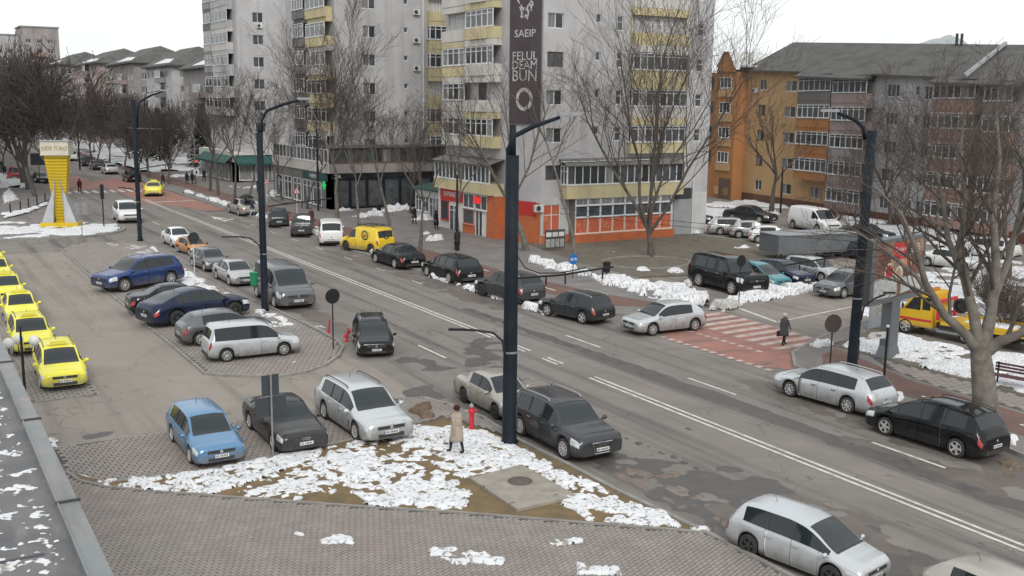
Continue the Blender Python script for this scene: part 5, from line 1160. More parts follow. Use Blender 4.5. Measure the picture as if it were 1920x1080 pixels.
# far kerb
car('sedan', p_beige, 'pale saloon with opened rear at the far kerb beside the umbrella', dict(FL=(429, 399), RL=(448, 405)), group=GR4, detail=1)
car('suv', p_dgr, 'dark crossover seen from behind, right of the second pole', dict(RL=(504, 426), RR=(537, 426)), group=GR4, head=74, s=1.02, detail=1)
car('pickup', p_ant, 'dark pickup truck with covered bed parked at the far kerb', dict(RL=(546, 443), RR=(587, 441)), group=GR4, name='pickup_truck', cat='pickup', head=68, s=1.05)
car('van', p_wht, 'white van seen from behind between pickup and yellow van', dict(RL=(599, 460), RR=(636, 461)), group=GR4, name='parked_van', cat='van', head=71, s=1.06)
k_ = car('kangoo', p_yk, 'yellow delivery van with black logos and roof rack', dict(FL=(654, 470), RL=(688, 478), RR=(731, 471)), group=GR4, name='delivery_van', cat='van', dark=True)
car('sedan', p_blk, 'black saloon at the far kerb directly behind the yellow van', dict(FL=(705, 493), RL=(739, 504), RR=(786, 500)), group=GR4, spokes=10)
car('wagon', p_blk, 'black estate car with chrome window line at the snowy far kerb', dict(FL=(795, 517), RL=(843, 533), RR=(896, 527)), group=GR4, chrome=True, rails=0, spokes=10)
car('suv', p_ant, 'grey crossover half hidden behind the nearest pole across the road', dict(FL=(904, 556), RL=(950, 569), RR=(1012, 563)), group=GR4, dark=True, spokes=10, chrome=True)
car('suv', p_dgr, 'dark grey-green small off-roader parked last before the side street', dict(FL=(1021, 593), RL=(1090, 609), RR=(1139, 600)), group=GR4, chrome=True, spokes=5, s=.96)
car('hatch', p_sil, 'silver hatchback turning out of the side street over the red crossing', dict(FL=(1224, 630), RL=(1303, 621)), name='moving_car', spokes=8)
car('wagon', p_sil, 'silver estate car parked right of the side street corner', dict(FL=(1481, 746), RL=(1574, 773), RR=(1650, 762)), group=GR4, rails=1, spokes=8, chrome=True)
car('mpv', p_blk, 'black people carrier parked below the big bare tree', dict(FL=(1660, 818), RL=(1778, 856), RR=(1857, 841)), group=GR4, spokes=5, pano=True)
# side car park
SZ = .012
car('boxsuv', p_blk, 'big black boxy off-roader at the left end of the side car park row', dict(RR=(1308, 537), FR=(1372, 554)), SZ, group=GR5, spokes=8, chrome=True)
car('mpv', p_teal, 'teal small people carrier in shovelled snow beside black off-roader', dict(FR=(1431, 543), FL=(1470, 541)), SZ, group=GR5, head=-90, s=.95, rails=0)
car('hatch', p_ink, 'dark blue hatchback between the teal car and the silver one', dict(FL=(1512, 532)), SZ, group=GR5, head=-90, s=1.02)
car('wagon', p_sil2, 'silver car with light bonnet partly under the grey billboard back', dict(FR=(1539, 529)), SZ, group=GR5, head=-88, s=1.0, rails=0)
car('mpv', p_gry, 'grey minivan facing left beside the right-hand pole', dict(FL=(1582, 560)), SZ, group=GR5, head=-176, s=.98)
car('sedan', p_ink, 'dark saloon hidden behind the grey billboard panel', pose=(64.5, 56.0, math.radians(-75), 1.0), z=SZ, group=GR5, detail=1)
car('wagon', p_sil, 'silver estate at the left end of the rear car park row', dict(RR=(1350, 441)), SZ, group=GR5, head=-38, s=1.05, detail=1)
car('hatch', p_sil2, 'grey hatchback second in the rear car park row', dict(RR=(1385, 447)), SZ, group=GR5, head=-38, s=1.05, detail=1)
car('hatch', p_wht, 'white hatchback third in the rear car park row', dict(RR=(1421, 456)), SZ, group=GR5, head=-40, s=1.0, detail=1)
car('hatch', p_wht, 'white hatchback half hidden behind grey billboard panel', dict(RR=(1470, 468)), SZ, group=GR5, head=-38, s=1.0, detail=1)
car('sedan', p_char, 'large dark saloon parked before the orange wall', pose=(75.5, 78.6, math.radians(-75), 1.15), z=SZ, group=GR5, detail=1)
car('panel', p_wht, 'white panel van with snow on its bonnet before the orange block', dict(RR=(1481, 428), FR=(1536, 438)), SZ, group=GR5, name='parked_van', cat='van', detail=1)
car('sedan', p_dgr, 'dark saloon right of the white panel van, behind the right pole', dict(RR=(1590, 448)), SZ, group=GR5, head=-75, s=1.0, detail=1)
car('suv', p_wht, 'white crossover parked deep behind the big tree branches', pose=(74.0, 50.6, math.radians(100), 1.05), z=SZ, group=GR5, detail=1)
car('sedan', p_wht, 'white saloon in the yard behind the billboard', pose=(67.0, 48.6, math.radians(-80), 1.0), z=SZ, group=GR5, detail=1)
car('sedan', p_ink, 'dark car beside the tower corner at the rear car park', pose=(68.5, 80, math.radians(-50), 1.0), z=SZ, group=GR5, detail=1)
# distant cars up the avenue
FC = [('hatch', p_wht, 158, 296, 'white hatchback up the avenue left of the white van'), ('van', p_wht, 186, 300, 'white van parked up the avenue'), ('suv', p_dgr, 203, 310, 'dark car up the avenue right behind the white van'), ('suv', p_ant, 219, 317, 'dark crossover up the avenue, second after the white van'), ('suv', p_sil, 241, 325, 'silver crossover up the avenue before the first pole'), ('suv', p_blk, 283, 339, 'black crossover up the avenue beside the first pole'), ('sedan', p_gry, 140, 288, 'grey car far up the avenue'), ('hatch', p_sil2, 128, 283, 'small pale car farthest up the avenue')]
for k, pm, u, v, lab in FC: car(k, pm, lab, pose=(29.7, gp(u, v)[1], math.radians(90), 1.05), group='cars up the avenue', detail=1)
car('mpv', p_red, 'red car behind the far left trees', pose=(15.4, 168, math.radians(-100), 1.1), z=.0, detail=1)
car('sedan', p_blk, 'black car beside the red one at the far left', pose=(17.8, 160, math.radians(-90), 1.05), z=.0, detail=1)
P5 = car_meshes('suv'); fx5 = P5['fx']+.012
b = MB(); b.add([(fx5, -.40, .74), (fx5, .40, .74), (fx5, .30, .36), (fx5, -.30, .36), (fx5+.025, -.38, .72), (fx5+.025, .38, .72), (fx5+.025, .28, .38), (fx5+.025, -.28, .38)], [(4, 7, 6, 5), (0, 4, 5, 1), (1, 5, 6, 2), (2, 6, 7, 3), (3, 7, 4, 0)]); b.build('grille_surround', M_plas, q5)
b = MB(); b.tube([(fx5+.025, -.39, .73), (fx5+.025, .39, .73), (fx5+.025, .29, .37), (fx5+.025, -.29, .37), (fx5+.025, -.39, .73)], .018, 5); b.build('grille_trim', M_chrome, q5)
for sg in (1, -1): b = MB(); b.lathe([(.055, 0), (.045, .012), (.001, .012)], 12, 'z'); b.v = [(P5['fx']-.03+q[2], sg*.62+q[0], .42+q[1]) for q in b.v]; b.build('fog_lamp', M_lampF, q5)
for ch in [c for c in bpy.data.objects if c.parent == q5]:
    if ch.data == P5['pf'] or (ch.name.startswith('emblem') and ch.data.vertices[0].co.x > 0): ch.location.x = .035
# roof rack and decals of the yellow van
b = MB()
for sy in (-.55, .55): b.tube([(-1.3, sy, 1.93), (.35, sy, 1.93)], .03, 5)
for sx in (-1.2, -.5, .25): b.tube([(sx, -.6, 1.90), (sx, .6, 1.90)], .03, 5)
b.build('roof_rack', M_plas, k_)
b = MB(); b.lathe([(.34, 0), (.34, .006), (.25, .006), (.25, 0)], 20, 'y', (-.75, .905, 1.28)); b.box((-.75, .908, 1.28), (.3, .01, .06)); b.box((-.75, .908, 1.2), (.2, .01, .05)); b.build('decal', M_plas, k_)
b = MB(); b.lathe([(.3, 0), (.3, .006), (.22, .006), (.22, 0)], 20, 'z'); n0 = len(b.v); b.v = [(-1.985-q[2]*0-.0, q[0]*.9, 1.30+q[1]*.9) for q in b.v]; b.build('decal', M_plas, k_)
# ================================================================ TREES
M_bark = mat('plane_bark', (.115, .10, .086), .9, c2=(.20, .182, .158), scale=2.6, bump=.6, bscale=14)
M_bark2 = mat('dark_bark', (.085, .072, .062), .9, c2=(.13, .112, .098), scale=4, bump=.6, bscale=16)
M_twig = mat('twigs', (.105, .085, .07), .9, c2=(.075, .06, .052), scale=2)
M_twig2 = mat('dark_twigs', (.062, .052, .048), .9, c2=(.09, .075, .068), scale=2)
M_conif = mat('conifer', (.022, .032, .026), .9, c2=(.035, .046, .036), scale=2)
def grow(seed, H, r0, fork=.35, levels=4, spread=.55, nmain=5, limbs=None, dens=1., twl=.9, lean=0., up=.25, thin=.012):
    """bare deciduous tree -> (trunk MB, crown MB); origin at the base"""
    R = random.Random(seed); tr, cr = MB(), MB()
    def branch(p, d, L, r, lev, mb):
        n = 5 if lev <= 1 else (4 if lev == 2 else 3); pts = [p.copy()]; dirs = []
        q = p.copy(); dd = d.normalized()
        for i in range(n):
            dd = (dd+Vector((R.gauss(0, .12), R.gauss(0, .12), R.gauss(0, .08)+up*.12*(1 if lev > 0 else .3)))).normalized(); q = q+dd*(L/n); pts.append(q.copy()); dirs.append(dd.copy())
        rad = [max(thin*.55, r*(1-.72*i/n)) for i in range(n+1)]
        mb.tube(pts, rad, (7, 6, 4, 3, 3, 3)[min(lev, 5)], False)
        return pts, dirs, rad
    def sub(pts, dirs, rad, L, lev):
        if lev > levels: return
        k = max(2, int(max((6, 6, 5, 4, 3)[min(lev, 4)], min(L*1.5, 11) if lev <= 3 else 0)*dens))
        for j in range(k):
            f = .25+.75*(j+R.random()*.8)/k; f = min(f, .99); i = min(len(dirs)-1, int(f*len(dirs))); t = f*len(dirs)-i
            p = pts[i].lerp(pts[i+1], t); a = R.uniform(0, 2*math.pi); d = dirs[i]; s = d.cross(Vector((math.cos(a), math.sin(a), .3))).normalized()
            nd = (d*(1-spread*.55)+s*spread+Vector((0, 0, up*.5))).normalized(); l2 = L*R.uniform(.42, .68)*(1.1-.4*f)
            if l2 < .25: continue
            rr = max(thin*.6, rad[i]*.48); res = branch(p, nd, l2, rr, lev, tr if lev <= 1 else cr); sub(*res, l2, lev+1)
    if limbs is None:
        hf = H*fork; pts, dirs, rad = branch(Vector((0, 0, -.1)), Vector((lean, lean*.4, 1)), hf, r0*1.35, 0, tr)
        top = pts[-1]
        for m in range(nmain):
            a = 2*math.pi*(m+R.random()*.6)/nmain; t = .28+.5*R.random() if m else .05; d = Vector((math.cos(a)*t, math.sin(a)*t, 1)); l = (H-hf)*R.uniform(.72, 1.0)*(1.1 if m == 0 else 1)
            st = pts[-1] if m < 3 else pts[-2]; res = branch(st, d, l, r0*.5, 1, tr); sub(*res, l, 2)
    else:
        for P, r in limbs:
            P = [Vector(p) for p in P]; n = len(P); rad = [r*(1-(.3 if r > .4 else .9)*i/(n-1)) for i in range(n)]; tr.tube(P, rad, 9, False)
            if r < .4:
                L = sum((P[i+1]-P[i]).length for i in range(n-1)); sub(P, [(P[i+1]-P[i]).normalized() for i in range(n-1)], rad, L*.8, 2)
    return tr, cr
def plant(name, trc, loc, label, m1, m2, group=None, rz=0, sc_=1.):
    R = empty(name, loc, rz, label, 'tree', group); R.scale = (sc_,)*3 if not hasattr(sc_, '__len__') else sc_
    link('trunk', trc[0], R); link('crown', trc[1], R); return R
def tmesh(t, m1, m2): return (t[0].mesh('trunk', m1, True), t[1].mesh('crown', m2, True))
# the big plane tree on the lawn edge, limbs read off the photograph
bx, by = gp(1848, 795, .12); S_ = dep(bx, by)/FPX
def bt(u, v, dd=0.):
    """limb point at the tree's distance, dd metres further back"""
    d = ray(u, v); t = (dep(bx, by)+dd)/float(CM[2] @ d); p = d*t; return (p[0]-bx, p[1]-by, p[2]+CAMH-.12)
limbs = [([(0, 0, -.2), bt(1847, 740), bt(1842, 690), bt(1838, 655)], .50),
 ([bt(1838, 665), bt(1812, 628), bt(1770, 590), bt(1735, 530, -.5), bt(1715, 460, -1), bt(1690, 400, -1.2), bt(1640, 350, -1.5)], .22),
 ([bt(1838, 662), bt(1826, 590, .3), bt(1808, 520, .6), bt(1778, 450, 1), bt(1765, 360, 1.2), bt(1745, 270, 1.4)], .24),
 ([bt(1842, 660), bt(1858, 590, .2), bt(1868, 500, .2), bt(1862, 400, 0), bt(1875, 300, 0), bt(1868, 200, 0)], .26),
 ([bt(1846, 662), bt(1875, 640, -.3), bt(1915, 625, -.8), bt(1965, 560, -1.2), bt(1990, 470, -1.6), bt(2010, 350, -1.6)], .25),
 ([bt(1862, 560, .3), bt(1890, 490, .9), bt(1912, 400, 1.4), bt(1930, 300, 1.8), bt(1925, 210, 2)], .17),
 ([bt(1815, 540, .5), bt(1800, 470, 0), bt(1810, 380, -.6), bt(1800, 280, -1.1), bt(1812, 200, -1.4)], .15),
 ([bt(1770, 590), bt(1720, 520, .8), bt(1660, 470, 1.4), bt(1600, 430, 1.8), bt(1555, 385, 2.0)], .11)]
plant('plane_tree', tmesh(grow(5, 10, .4, limbs=limbs, levels=5, dens=1.12, spread=.6, thin=.012), M_bark, M_twig), (bx, by, .12), 'big bare plane tree with forked limbs on the snowy lawn edge at right', M_bark, M_twig)
def single(seed, u, v, vt, label, m1=M_bark, m2=M_twig, r=.16, fork=.3, nmain=4, spread=.5, dens=1., lean=0., z=.12, **k):
    x, y = gp(u, v, z); h = top_z(u, vt, x, y)-z
    return plant('bare_tree', tmesh(grow(seed, h, r, fork, spread=spread, nmain=nmain, dens=dens, lean=lean, **k), m1, m2), (x, y, z), label, m1, m2, 'bare street trees')
single(11, 1222, 480, 45, 'large bare tree with wide fork in the muddy circle before the shop', M_bark2, M_twig, .27, .13, 6, .5, 1.2, thin=.016)
single(12, 987, 470, 115, 'leaning bare tree by the shop corner, left of the window with red posters', M_bark, M_twig, .22, .33, 4, .5, 1.0, -.06)
single(13, 1078, 482, 105, 'slim straight bare tree before the shop windows', M_bark, M_twig, .12, .62, 4, .38, .9)
single(14, 858, 462, 190, 'slim bare tree before the betting shop sign', M_bark, M_twig, .13, .45, 4, .4, .9)
single(15, 632, 412, 62, 'tall pale bare tree rising before the middle tower', M_bark, M_twig, .17, .40, 5, .42, 1.25, thin=.02)
single(16, 674, 424, 190, 'bare tree with whitish trunk right of the tall pale tree', M_bark, M_twig, .12, .4, 4, .5, 1.1, thin=.018)
single(17, 731, 424, 165, 'bare tree before the black cafe front', M_bark, M_twig, .13, .42, 5, .5, 1.1, thin=.018)
single(18, 788, 482, 210, 'low forked bare tree near the black saloon', M_bark2, M_twig, .14, .4, 4, .5, 1.0)
single(19, 770, 400, 200, 'bare tree close to the annex with green roof', M_bark2, M_twig2, .11, .35, 5, .55, 1.1, thin=.018)
single(20, 393, 358, 185, 'dark bare tree left of the green awning', M_bark2, M_twig2, .17, .42, 4, .5, 1.1, thin=.022)
single(21, 409, 366, 170, 'dark bare tree with leaning trunk before the green awning', M_bark2, M_twig2, .16, .42, 4, .5, 1.1, -.05, thin=.022)
single(22, 440, 373, 150, 'bare street tree above the pale saloon', M_bark2, M_twig, .14, .4, 5, .52, 1.15, thin=.02)
single(23, 464, 379, 165, 'pale-trunked bare tree beside the second pole', M_bark, M_twig, .13, .45, 5, .5, 1.1, thin=.02)
single(24, 576, 392, 160, 'bare tree before the pharmacy front', M_bark2, M_twig, .13, .4, 5, .5, 1.15, thin=.02)
single(25, 530, 376, 205, 'bare tree between the second pole and the pharmacy', M_bark2, M_twig, .12, .35, 5, .55, 1.1, thin=.02)
single(26, 1446, 398, 185, 'bare tree standing close to the orange wall', M_bark2, M_twig, .26, .34, 5, .42, .8, z=.02, thin=.022)
single(27, 1668, 420, 185, 'bare tree behind the billboard before the grey block', M_bark2, M_twig, .2, .3, 5, .55, 1.2, z=.02, thin=.018)
single(28, 1760, 455, 190, 'bare tree in the yard before the pink balconies', M_bark, M_twig, .2, .3, 5, .55, 1.2, z=.02, thin=.018)
single(29, 1890, 520, 180, 'bare tree at the right edge behind the big plane tree', M_bark2, M_twig, .2, .25, 6, .55, 1.2, z=.02, thin=.015)
single(30, 1605, 425, 300, 'low twiggy tree before the grey balconies', M_bark2, M_twig, .1, .15, 6, .6, 1.2, z=.02, thin=.02)
# birch-like saplings at the brown plinth
for i, (u, v, vt) in enumerate(((1790, 430, 330), (1812, 434, 325), (1838, 440, 330))): single(40+i, u, v, vt, ('left', 'middle', 'right')[i]+' of three pale saplings at the brown plinth', M_white2, M_twig, .06, .6, 3, .35, .5, z=.02)
# distant avenue trees
PT = [tmesh(grow(60+i, 13, .2, .28, 3, .6, 6, dens=1.5, thin=.055), M_bark2, M_twig2) for i in range(4)]
R_ = random.Random(4); cnt = 0
side = {0: 'right', 1: 'left'}
ORD = ['first', 'second', 'third', 'fourth', 'fifth', 'sixth', 'seventh', 'eighth', 'ninth', 'tenth', 'eleventh', 'twelfth', 'thirteenth', 'fourteenth', 'fifteenth', 'sixteenth', 'seventeenth', 'eighteenth', 'nineteenth', 'twentieth']
def avenue(x, y, s, lab):
    global cnt
    plant('avenue_tree', PT[cnt % 4], (x, y, .1), lab, None, None, 'bare avenue trees in the distance', R_.uniform(0, 6), (s, s, s*R_.uniform(.9, 1.15))); cnt += 1
for j, y in enumerate(np.arange(150, 345, 11)): avenue(33.2+R_.uniform(-.6, .6), y+R_.uniform(-2, 2), R_.uniform(.72, .92), ORD[j]+' dark bare tree of the right kerb row, counted from the far crossing')
for j, y in enumerate(np.arange(182, 330, 16)): avenue(40.5+R_.uniform(-2, 2), y+R_.uniform(-3, 3), R_.uniform(.72, .92), ORD[j]+' bare tree on the snow before the avenue blocks, counted from the near end')
for j, y in enumerate(np.arange(128, 300, 9)): avenue(15.0+R_.uniform(-.8, .8), y+R_.uniform(-2, 2), R_.uniform(.95, 1.15), ORD[j]+' dark bare tree of the left kerb row, counted from the crossing')
for j, y in enumerate(np.arange(132, 300, 10)): avenue(9.0+R_.uniform(-2.5, 2.5), y+R_.uniform(-3, 3), R_.uniform(1.0, 1.2), ORD[j]+' dark bare tree of the left grove row, counted from the near end')
for j, y in enumerate(np.arange(150, 320, 14)): avenue(2.0+R_.uniform(-3, 3), y+R_.uniform(-3, 3), R_.uniform(1.0, 1.25), ORD[j]+' dark bare tree deep in the left grove, counted from the near end')
# conifers behind the traffic-light arm
def conifer(seed, x, y, h, lab):
    R = random.Random(seed); b = MB(); b.tube([(0, 0, 0), (0, 0, h)], [.2, .03], 6)
    tr = b.mesh('trunk', M_bark2); c = MB()
    for i in range(1500):
        f = R.random()**.8; z = h*(.08+.92*f); r = (1-f)*h*.28*R.uniform(.5, 1.05)+.1; a = R.uniform(0, 6.283); p = Vector((r*math.cos(a), r*math.sin(a), z-.25*r)); o = Vector((math.cos(a), math.sin(a), -.35)).normalized(); s = Vector((-math.sin(a), math.cos(a), R.uniform(-.4, .4))); l = R.uniform(.3, .7); w = R.uniform(.12, .3)
        c.face([p-o*l-s*w*.5, p-o*l*.2-s*w, p+o*l, p-o*l*.2+s*w])
    plant('conifer', (tr, c.mesh('crown', M_conif)), (x, y, .1), lab, None, None, 'dark conifers beyond the crossing')
for i, (u, v, h, lab) in enumerate(((382, 318, 11, 'dark conifer left of the farthest tower'), (300, 305, 10, 'dark conifer behind the traffic light arm'), (262, 298, 10, 'dark conifer left of the traffic light arm'))):
    x, y = gp(u, v); conifer(70+i, x, y, h, lab)
# shrubs
def shrub(seed, u, v, h, w, lab, n=130, m=M_twig):
    R = random.Random(seed); x, y = gp(u, v, .05); b = MB()
    for i in range(n):
        a = R.uniform(0, 6.28); t = R.random(); p0 = Vector((math.cos(a)*.15*w*t, math.sin(a)*.15*w*t, 0)); q = Vector((math.cos(a)*w*t*R.uniform(.6, 1), math.sin(a)*w*t*R.uniform(.6, 1), h*R.uniform(.5, 1)))
        mid = p0.lerp(q, .5)+Vector((R.gauss(0, .1), R.gauss(0, .1), .1)); b.tube([p0, mid, q], [.018, .012, .006], 3, False)
        for k in range(3): e = mid.lerp(q, R.random()); b.tube([e, e+Vector((R.gauss(0, .25), R.gauss(0, .25), R.uniform(.05, .35)))], [.008, .004], 3, False)
    o = b.build('shrub', m, None, (x, y, .05)); tag(o, lab, 'shrub', 'bare shrubs')
shrub(1, 1560, 425, 2.4, 2.6, 'reddish bare shrub before the orange block', 200, mat('red_twigs', (.17, .09, .06), .9))
shrub(2, 1880, 590, 2.6, 3.0, 'bare twiggy shrub behind the tow truck', 220); shrub(3, 1900, 640, 2.2, 2.4, 'dark bare shrub at the right edge by the tow truck bed', 240, M_twig2); shrub(4, 1850, 560, 2.2, 2.2, 'bare shrub under the big tree limbs', 150)
shrub(5, 770, 385, 3.0, 3.0, 'dense bare hedge shrub before the cafe', 260, M_twig2); shrub(6, 800, 388, 2.6, 2.2, 'small bare hedge shrub beside the annex', 160, M_twig2)
# ================================================================ STREET FURNITURE
M_pole = mat('pole_paint', (.010, .015, .022), .6, .0, c2=(.016, .022, .030), scale=1.5, spec=.15)
M_galv = mat('galvanised', (.36, .37, .38), .5, .6, c2=(.28, .28, .29), scale=4)
M_blk = mat('black_iron', (.02, .02, .022), .5, .3)
def heading(dx, dy): return math.atan2(dy, dx)
def tram_pole(label, u, v, h, r, ht=None, arm=None, small=None, bar=None, band=True, lean=(0, 0)):
    x, y = gp(u, v, .08); R = empty('lighting_pole', (x, y, .05), 0, label, 'pole', 'tall dark lighting poles')
    h1 = ht or h; n = 10
    b = MB(); b.tube([(0, 0, 0), (0, 0, .12), (lean[0]*.5, lean[1]*.5, h1/2), (lean[0]*h1/h, lean[1]*h1/h, h1)], [r*1.5, r*1.12, r*1.04, r], 12); b.build('lower_mast', M_pole, R, smooth=True)
    if ht: b = MB(); b.tube([(lean[0]*.9, lean[1]*.9, ht-.1), (lean[0], lean[1], h)], [r*.55, r*.5], 10); b.build('upper_mast', M_pole, R, smooth=True)
    if band:
        b = MB(); b.lathe([(r*1.12, 3.2), (r*1.12, 3.27)], 12); b.lathe([(r*1.1, 3.27), (r*1.1, 3.2)], 12); b.build('band', M_galv, R)
    b = MB(); b.box((r*.6, -r*.9, .9), (.12, .03, .9)); b.build('service_hatch', M_dmet, R)
    def pp(uu, vv):     # point at the pole's distance
        d = ray(uu, vv); t = dep(x, y)/float(CM[2] @ d)
        D = float(CM[2] @ np.array([x, y, 6-CAMH])); t = D/float(CM[2] @ d); p = d*t; return Vector((p[0]-x, p[1]-y, p[2]+CAMH-.05))
    if arm:
        P = [pp(*a) for a in arm]; b = MB(); b.tube(P, [.085]*(len(P)-1)+[.06], 8); b.build('lamp_arm', M_pole, R, smooth=True)
        d = (P[-1]-P[-2]).normalized(); e = P[-1]; b = MB(); rz = math.atan2(d.y, d.x); b.box(tuple(e+d*.35), (.8, .26, .12), rz); b.box(tuple(e+d*.38+Vector((0, 0, -.07))), (.6, .2, .03), rz); b.build('lamp_head', M_galv, R)
    if small:
        P = [pp(*a) for a in small]; b = MB(); b.tube(P, .045, 7); b.build('small_lamp_arm', M_blk, R, smooth=True)
        d = (P[-1]-P[-2]).normalized(); b = MB(); b.box(tuple(P[-1]+d*.2), (.5, .16, .07), math.atan2(d.y, d.x)); b.build('small_lamp_head', M_blk, R)
    if bar:
        P = [pp(*a) for a in bar[0]]; b = MB(); b.tube(P, .035, 6); b.build('bracket', M_blk, R)
        b = MB(); b.tube([pp(*a) for a in bar[1]], .022, 5); b.build('cable_loop', M_blk, R)
        for k in bar[2]: q = pp(*k); b = MB(); b.tube([q, q+Vector((0, 0, -.35))], .03, 5); b.build('insulator', M_blk, R)
    return R
tram_pole('nearest tall dark pole at the kerb by the anthracite crossover', 955, 828, 10.9, .225, 9.9, [(953, 310), (953, 280), (965, 255), (1000, 237), (1050, 220)], [(948, 676), (943, 640), (925, 624), (890, 619), (866, 618)], ([(963, 522), (1050, 516), (1150, 500)], [(967, 452), (970, 480), (985, 503), (1010, 512), (1050, 512), (1098, 502)], [(1060, 514), (1024, 516), (1130, 504)]))
tram_pole('second tall dark pole with green bin, between grey minivan and parking island', 497, 582, 10.3, .18, 9.9, [(490, 260), (491, 225), (500, 208), (530, 196), (560, 188)], [(491, 478), (486, 460), (470, 447), (450, 444), (432, 444)], ([(503, 387), (560, 379), (622, 372)], [(503, 362), (512, 375), (530, 381), (580, 378)], [(566, 379), (600, 374)]))
tram_pole('third tall dark pole at the far corner of the parking island', 263, 450, 11.6, .175, None, [(257, 240), (258, 205), (262, 190), (285, 178), (303, 172)], [(262, 380), (258, 362), (248, 354), (232, 352)], ([(263, 316), (300, 310), (330, 306)], [(263, 296), (270, 308), (285, 313), (300, 311)], [(310, 309)]))
tram_pole('tall dark pole with curved arm on the right, beside the billboard', 1597, 690, 10.6, .21, None, [(1622, 262), (1619, 240), (1605, 226), (1585, 217), (1570, 212)], [(1614, 600), (1620, 575), (1640, 560), (1660, 552)], ([(1610, 476), (1540, 486), (1470, 498)], [(1612, 445), (1590, 470), (1560, 478), (1480, 478)], [(1546, 486), (1500, 492)]), lean=(.35, .1))
for (u, v, vt, lab) in ((857, 470, 330, 'slim dark pole on the pavement before the betting shop'), (597, 395, 200, 'slim dark pole before the cafe corner'), (1463, 400, 315, 'thin dark lamp post before the orange wall')):
    x, y = gp(u, v, .12); h = top_z(u, vt, x, y); b = MB(); b.tube([(0, 0, 0), (0, 0, h)], [.12, .08], 8); tag(b.build('slim_pole', M_blk, None, (x, y, .1)), lab, 'pole')
x, y = gp(300, 300, .1)
for (u, v, vt, ue, lab) in ((278, 330, 172, 315, 'distant lamp post right of the yellow pillar'), (150, 318, 180, 110, 'distant lamp post left of the avenue')):
    x, y = gp(u, v, .12); h = top_z(u, vt, x, y); R = empty('street_lamp', (x, y, .1), 0, lab, 'street lamp'); b = MB(); b.tube([(0, 0, 0), (0, 0, h-1)], [.14, .09], 8); b.build('mast', M_pole, R); s = 1 if ue > u else -1; b = MB(); b.tube([(0, 0, h-1), (s*.3, 0, h-.3), (s*3, 0, h+.2)], .06, 6); b.build('arm', M_pole, R); b = MB(); b.box((s*3.2, 0, h+.22), (.9, .3, .12)); b.build('lamp_head', M_galv, R)
# trolley wires over the crossing
for i, (a, c, z0, z1) in enumerate((((1210, 560), (1560, 700), 5.6, 5.4), ((1180, 570), (1500, 690), 5.5, 5.4))):
    pass
# traffic light with mast arm far right of the avenue
x, y = gp(367, 345, .12); R = empty('traffic_light', (x, y, .1), 0, 'mast-arm traffic light beyond the far crossing', 'traffic light'); h = top_z(367, 245, x, y)
b = MB(); b.tube([(0, 0, 0), (0, 0, h-1.2), (-.3, .1, h-.3), (-1.2, .5, h), (-8.2, 3.2, h+.2)], [.1, .09, .08, .07, .06], 8); b.build('mast', M_galv, R, smooth=True)
b = MB(); b.box((-8.3, 3.2, h-.25), (.35, .3, 1.0)); b.build('signal_head', M_blk, R); b = MB(); b.box((.05, -.2, 2.9), (.35, .3, .9)); b.build('signal_head', M_blk, R)
b = MB(); b.lathe([(.14, 0), (.0, .02)], 10, 'y', (.05, -.37, 3.2)); b.build('lens', mat('red_signal', (.4, .02, .02), .4, emit=((1, .05, .05), 1.5)), R)
b = MB(); b.box((.1, -.25, 1.75), (.75, .04, .75)); b.build('sign_panel', M_white2, R); b = MB(); b.face([(-.12, -.275, 1.5), (.32, -.275, 1.5), (.1, -.275, 2.0)]); b.build('sign_mark', M_blk, R)
for (u, v, vt, lab) in ((778, 425, 362, 'small dark signal post beside the snow island'),): pass
x, y = gp(195, 427, .13); R = empty('traffic_light', (x, y, .12), 0, 'slim black signal post on the snowy island, seen from behind', 'traffic light'); b = MB(); b.tube([(0, 0, 0), (0, 0, 4.0)], .055, 8); b.build('post', M_blk, R); b = MB(); b.box((0, 0, 3.3), (.3, .28, 1.3)); b.build('signal_head', M_blk, R)
# yellow pillar
x, y = gp(116, 424, .13); P = empty('yellow_pillar', (x, y, .12), math.radians(-22), 'yellow ribbed tapering pillar with white sign box on the snowy island', 'advertising pillar'); hy = top_z(116, 265, x, y)-.12
M_ypl = mat('yellow_cladding', (.66, .47, .02), .5, c2=(.56, .40, .03), scale=1); M_cup = mat('steel_leg', (.45, .46, .48), .45, .5, c2=(.36, .36, .37), scale=1.2)
zt = hy-1.25
b = MB(); b.b2((-1.62, -.9, 0), (1.62, .9, .42)); b.build('base', M_ypl, P)
nr = 22
for i in range(nr):
    f0 = i/nr; f = (i+.5)/nr; w = .34+(.98-.34)*f**1.05; b = MB(); z0 = .42+(zt-.42)*f0; z1 = .42+(zt-.42)*(i+1)/nr
    dd = w*.55; V = [(-w, -dd, z0), (w, -dd, z0), (w, dd, z0), (-w, dd, z0)]; e = .07; U = [(-w-e, -dd-e, z1-.04), (w+e, -dd-e, z1-.04), (w+e, dd+e, z1-.04), (-w-e, dd+e, z1-.04)]
    b.add(V+U, [(0, 1, 5, 4), (1, 2, 6, 5), (2, 3, 7, 6), (3, 0, 4, 7), (4, 5, 6, 7), (3, 2, 1, 0)]); b.build('rib', M_ypl, P)
for s in (-1, 1):
    b = MB(); V = [(s*1.5, -.82, .42), (s*.5, -.82, .42), (s*.20, -.45, hy*.60), (s*.42, -.45, hy*.44)]
    b.add([(p[0], p[1], p[2]) for p in V]+[(p[0], -p[1], p[2]) for p in V], [(0, 1, 2, 3), (7, 6, 5, 4), (0, 3, 7, 4), (1, 5, 6, 2), (3, 2, 6, 7), (0, 4, 5, 1)]); b.build('steel_leg', M_cup, P)
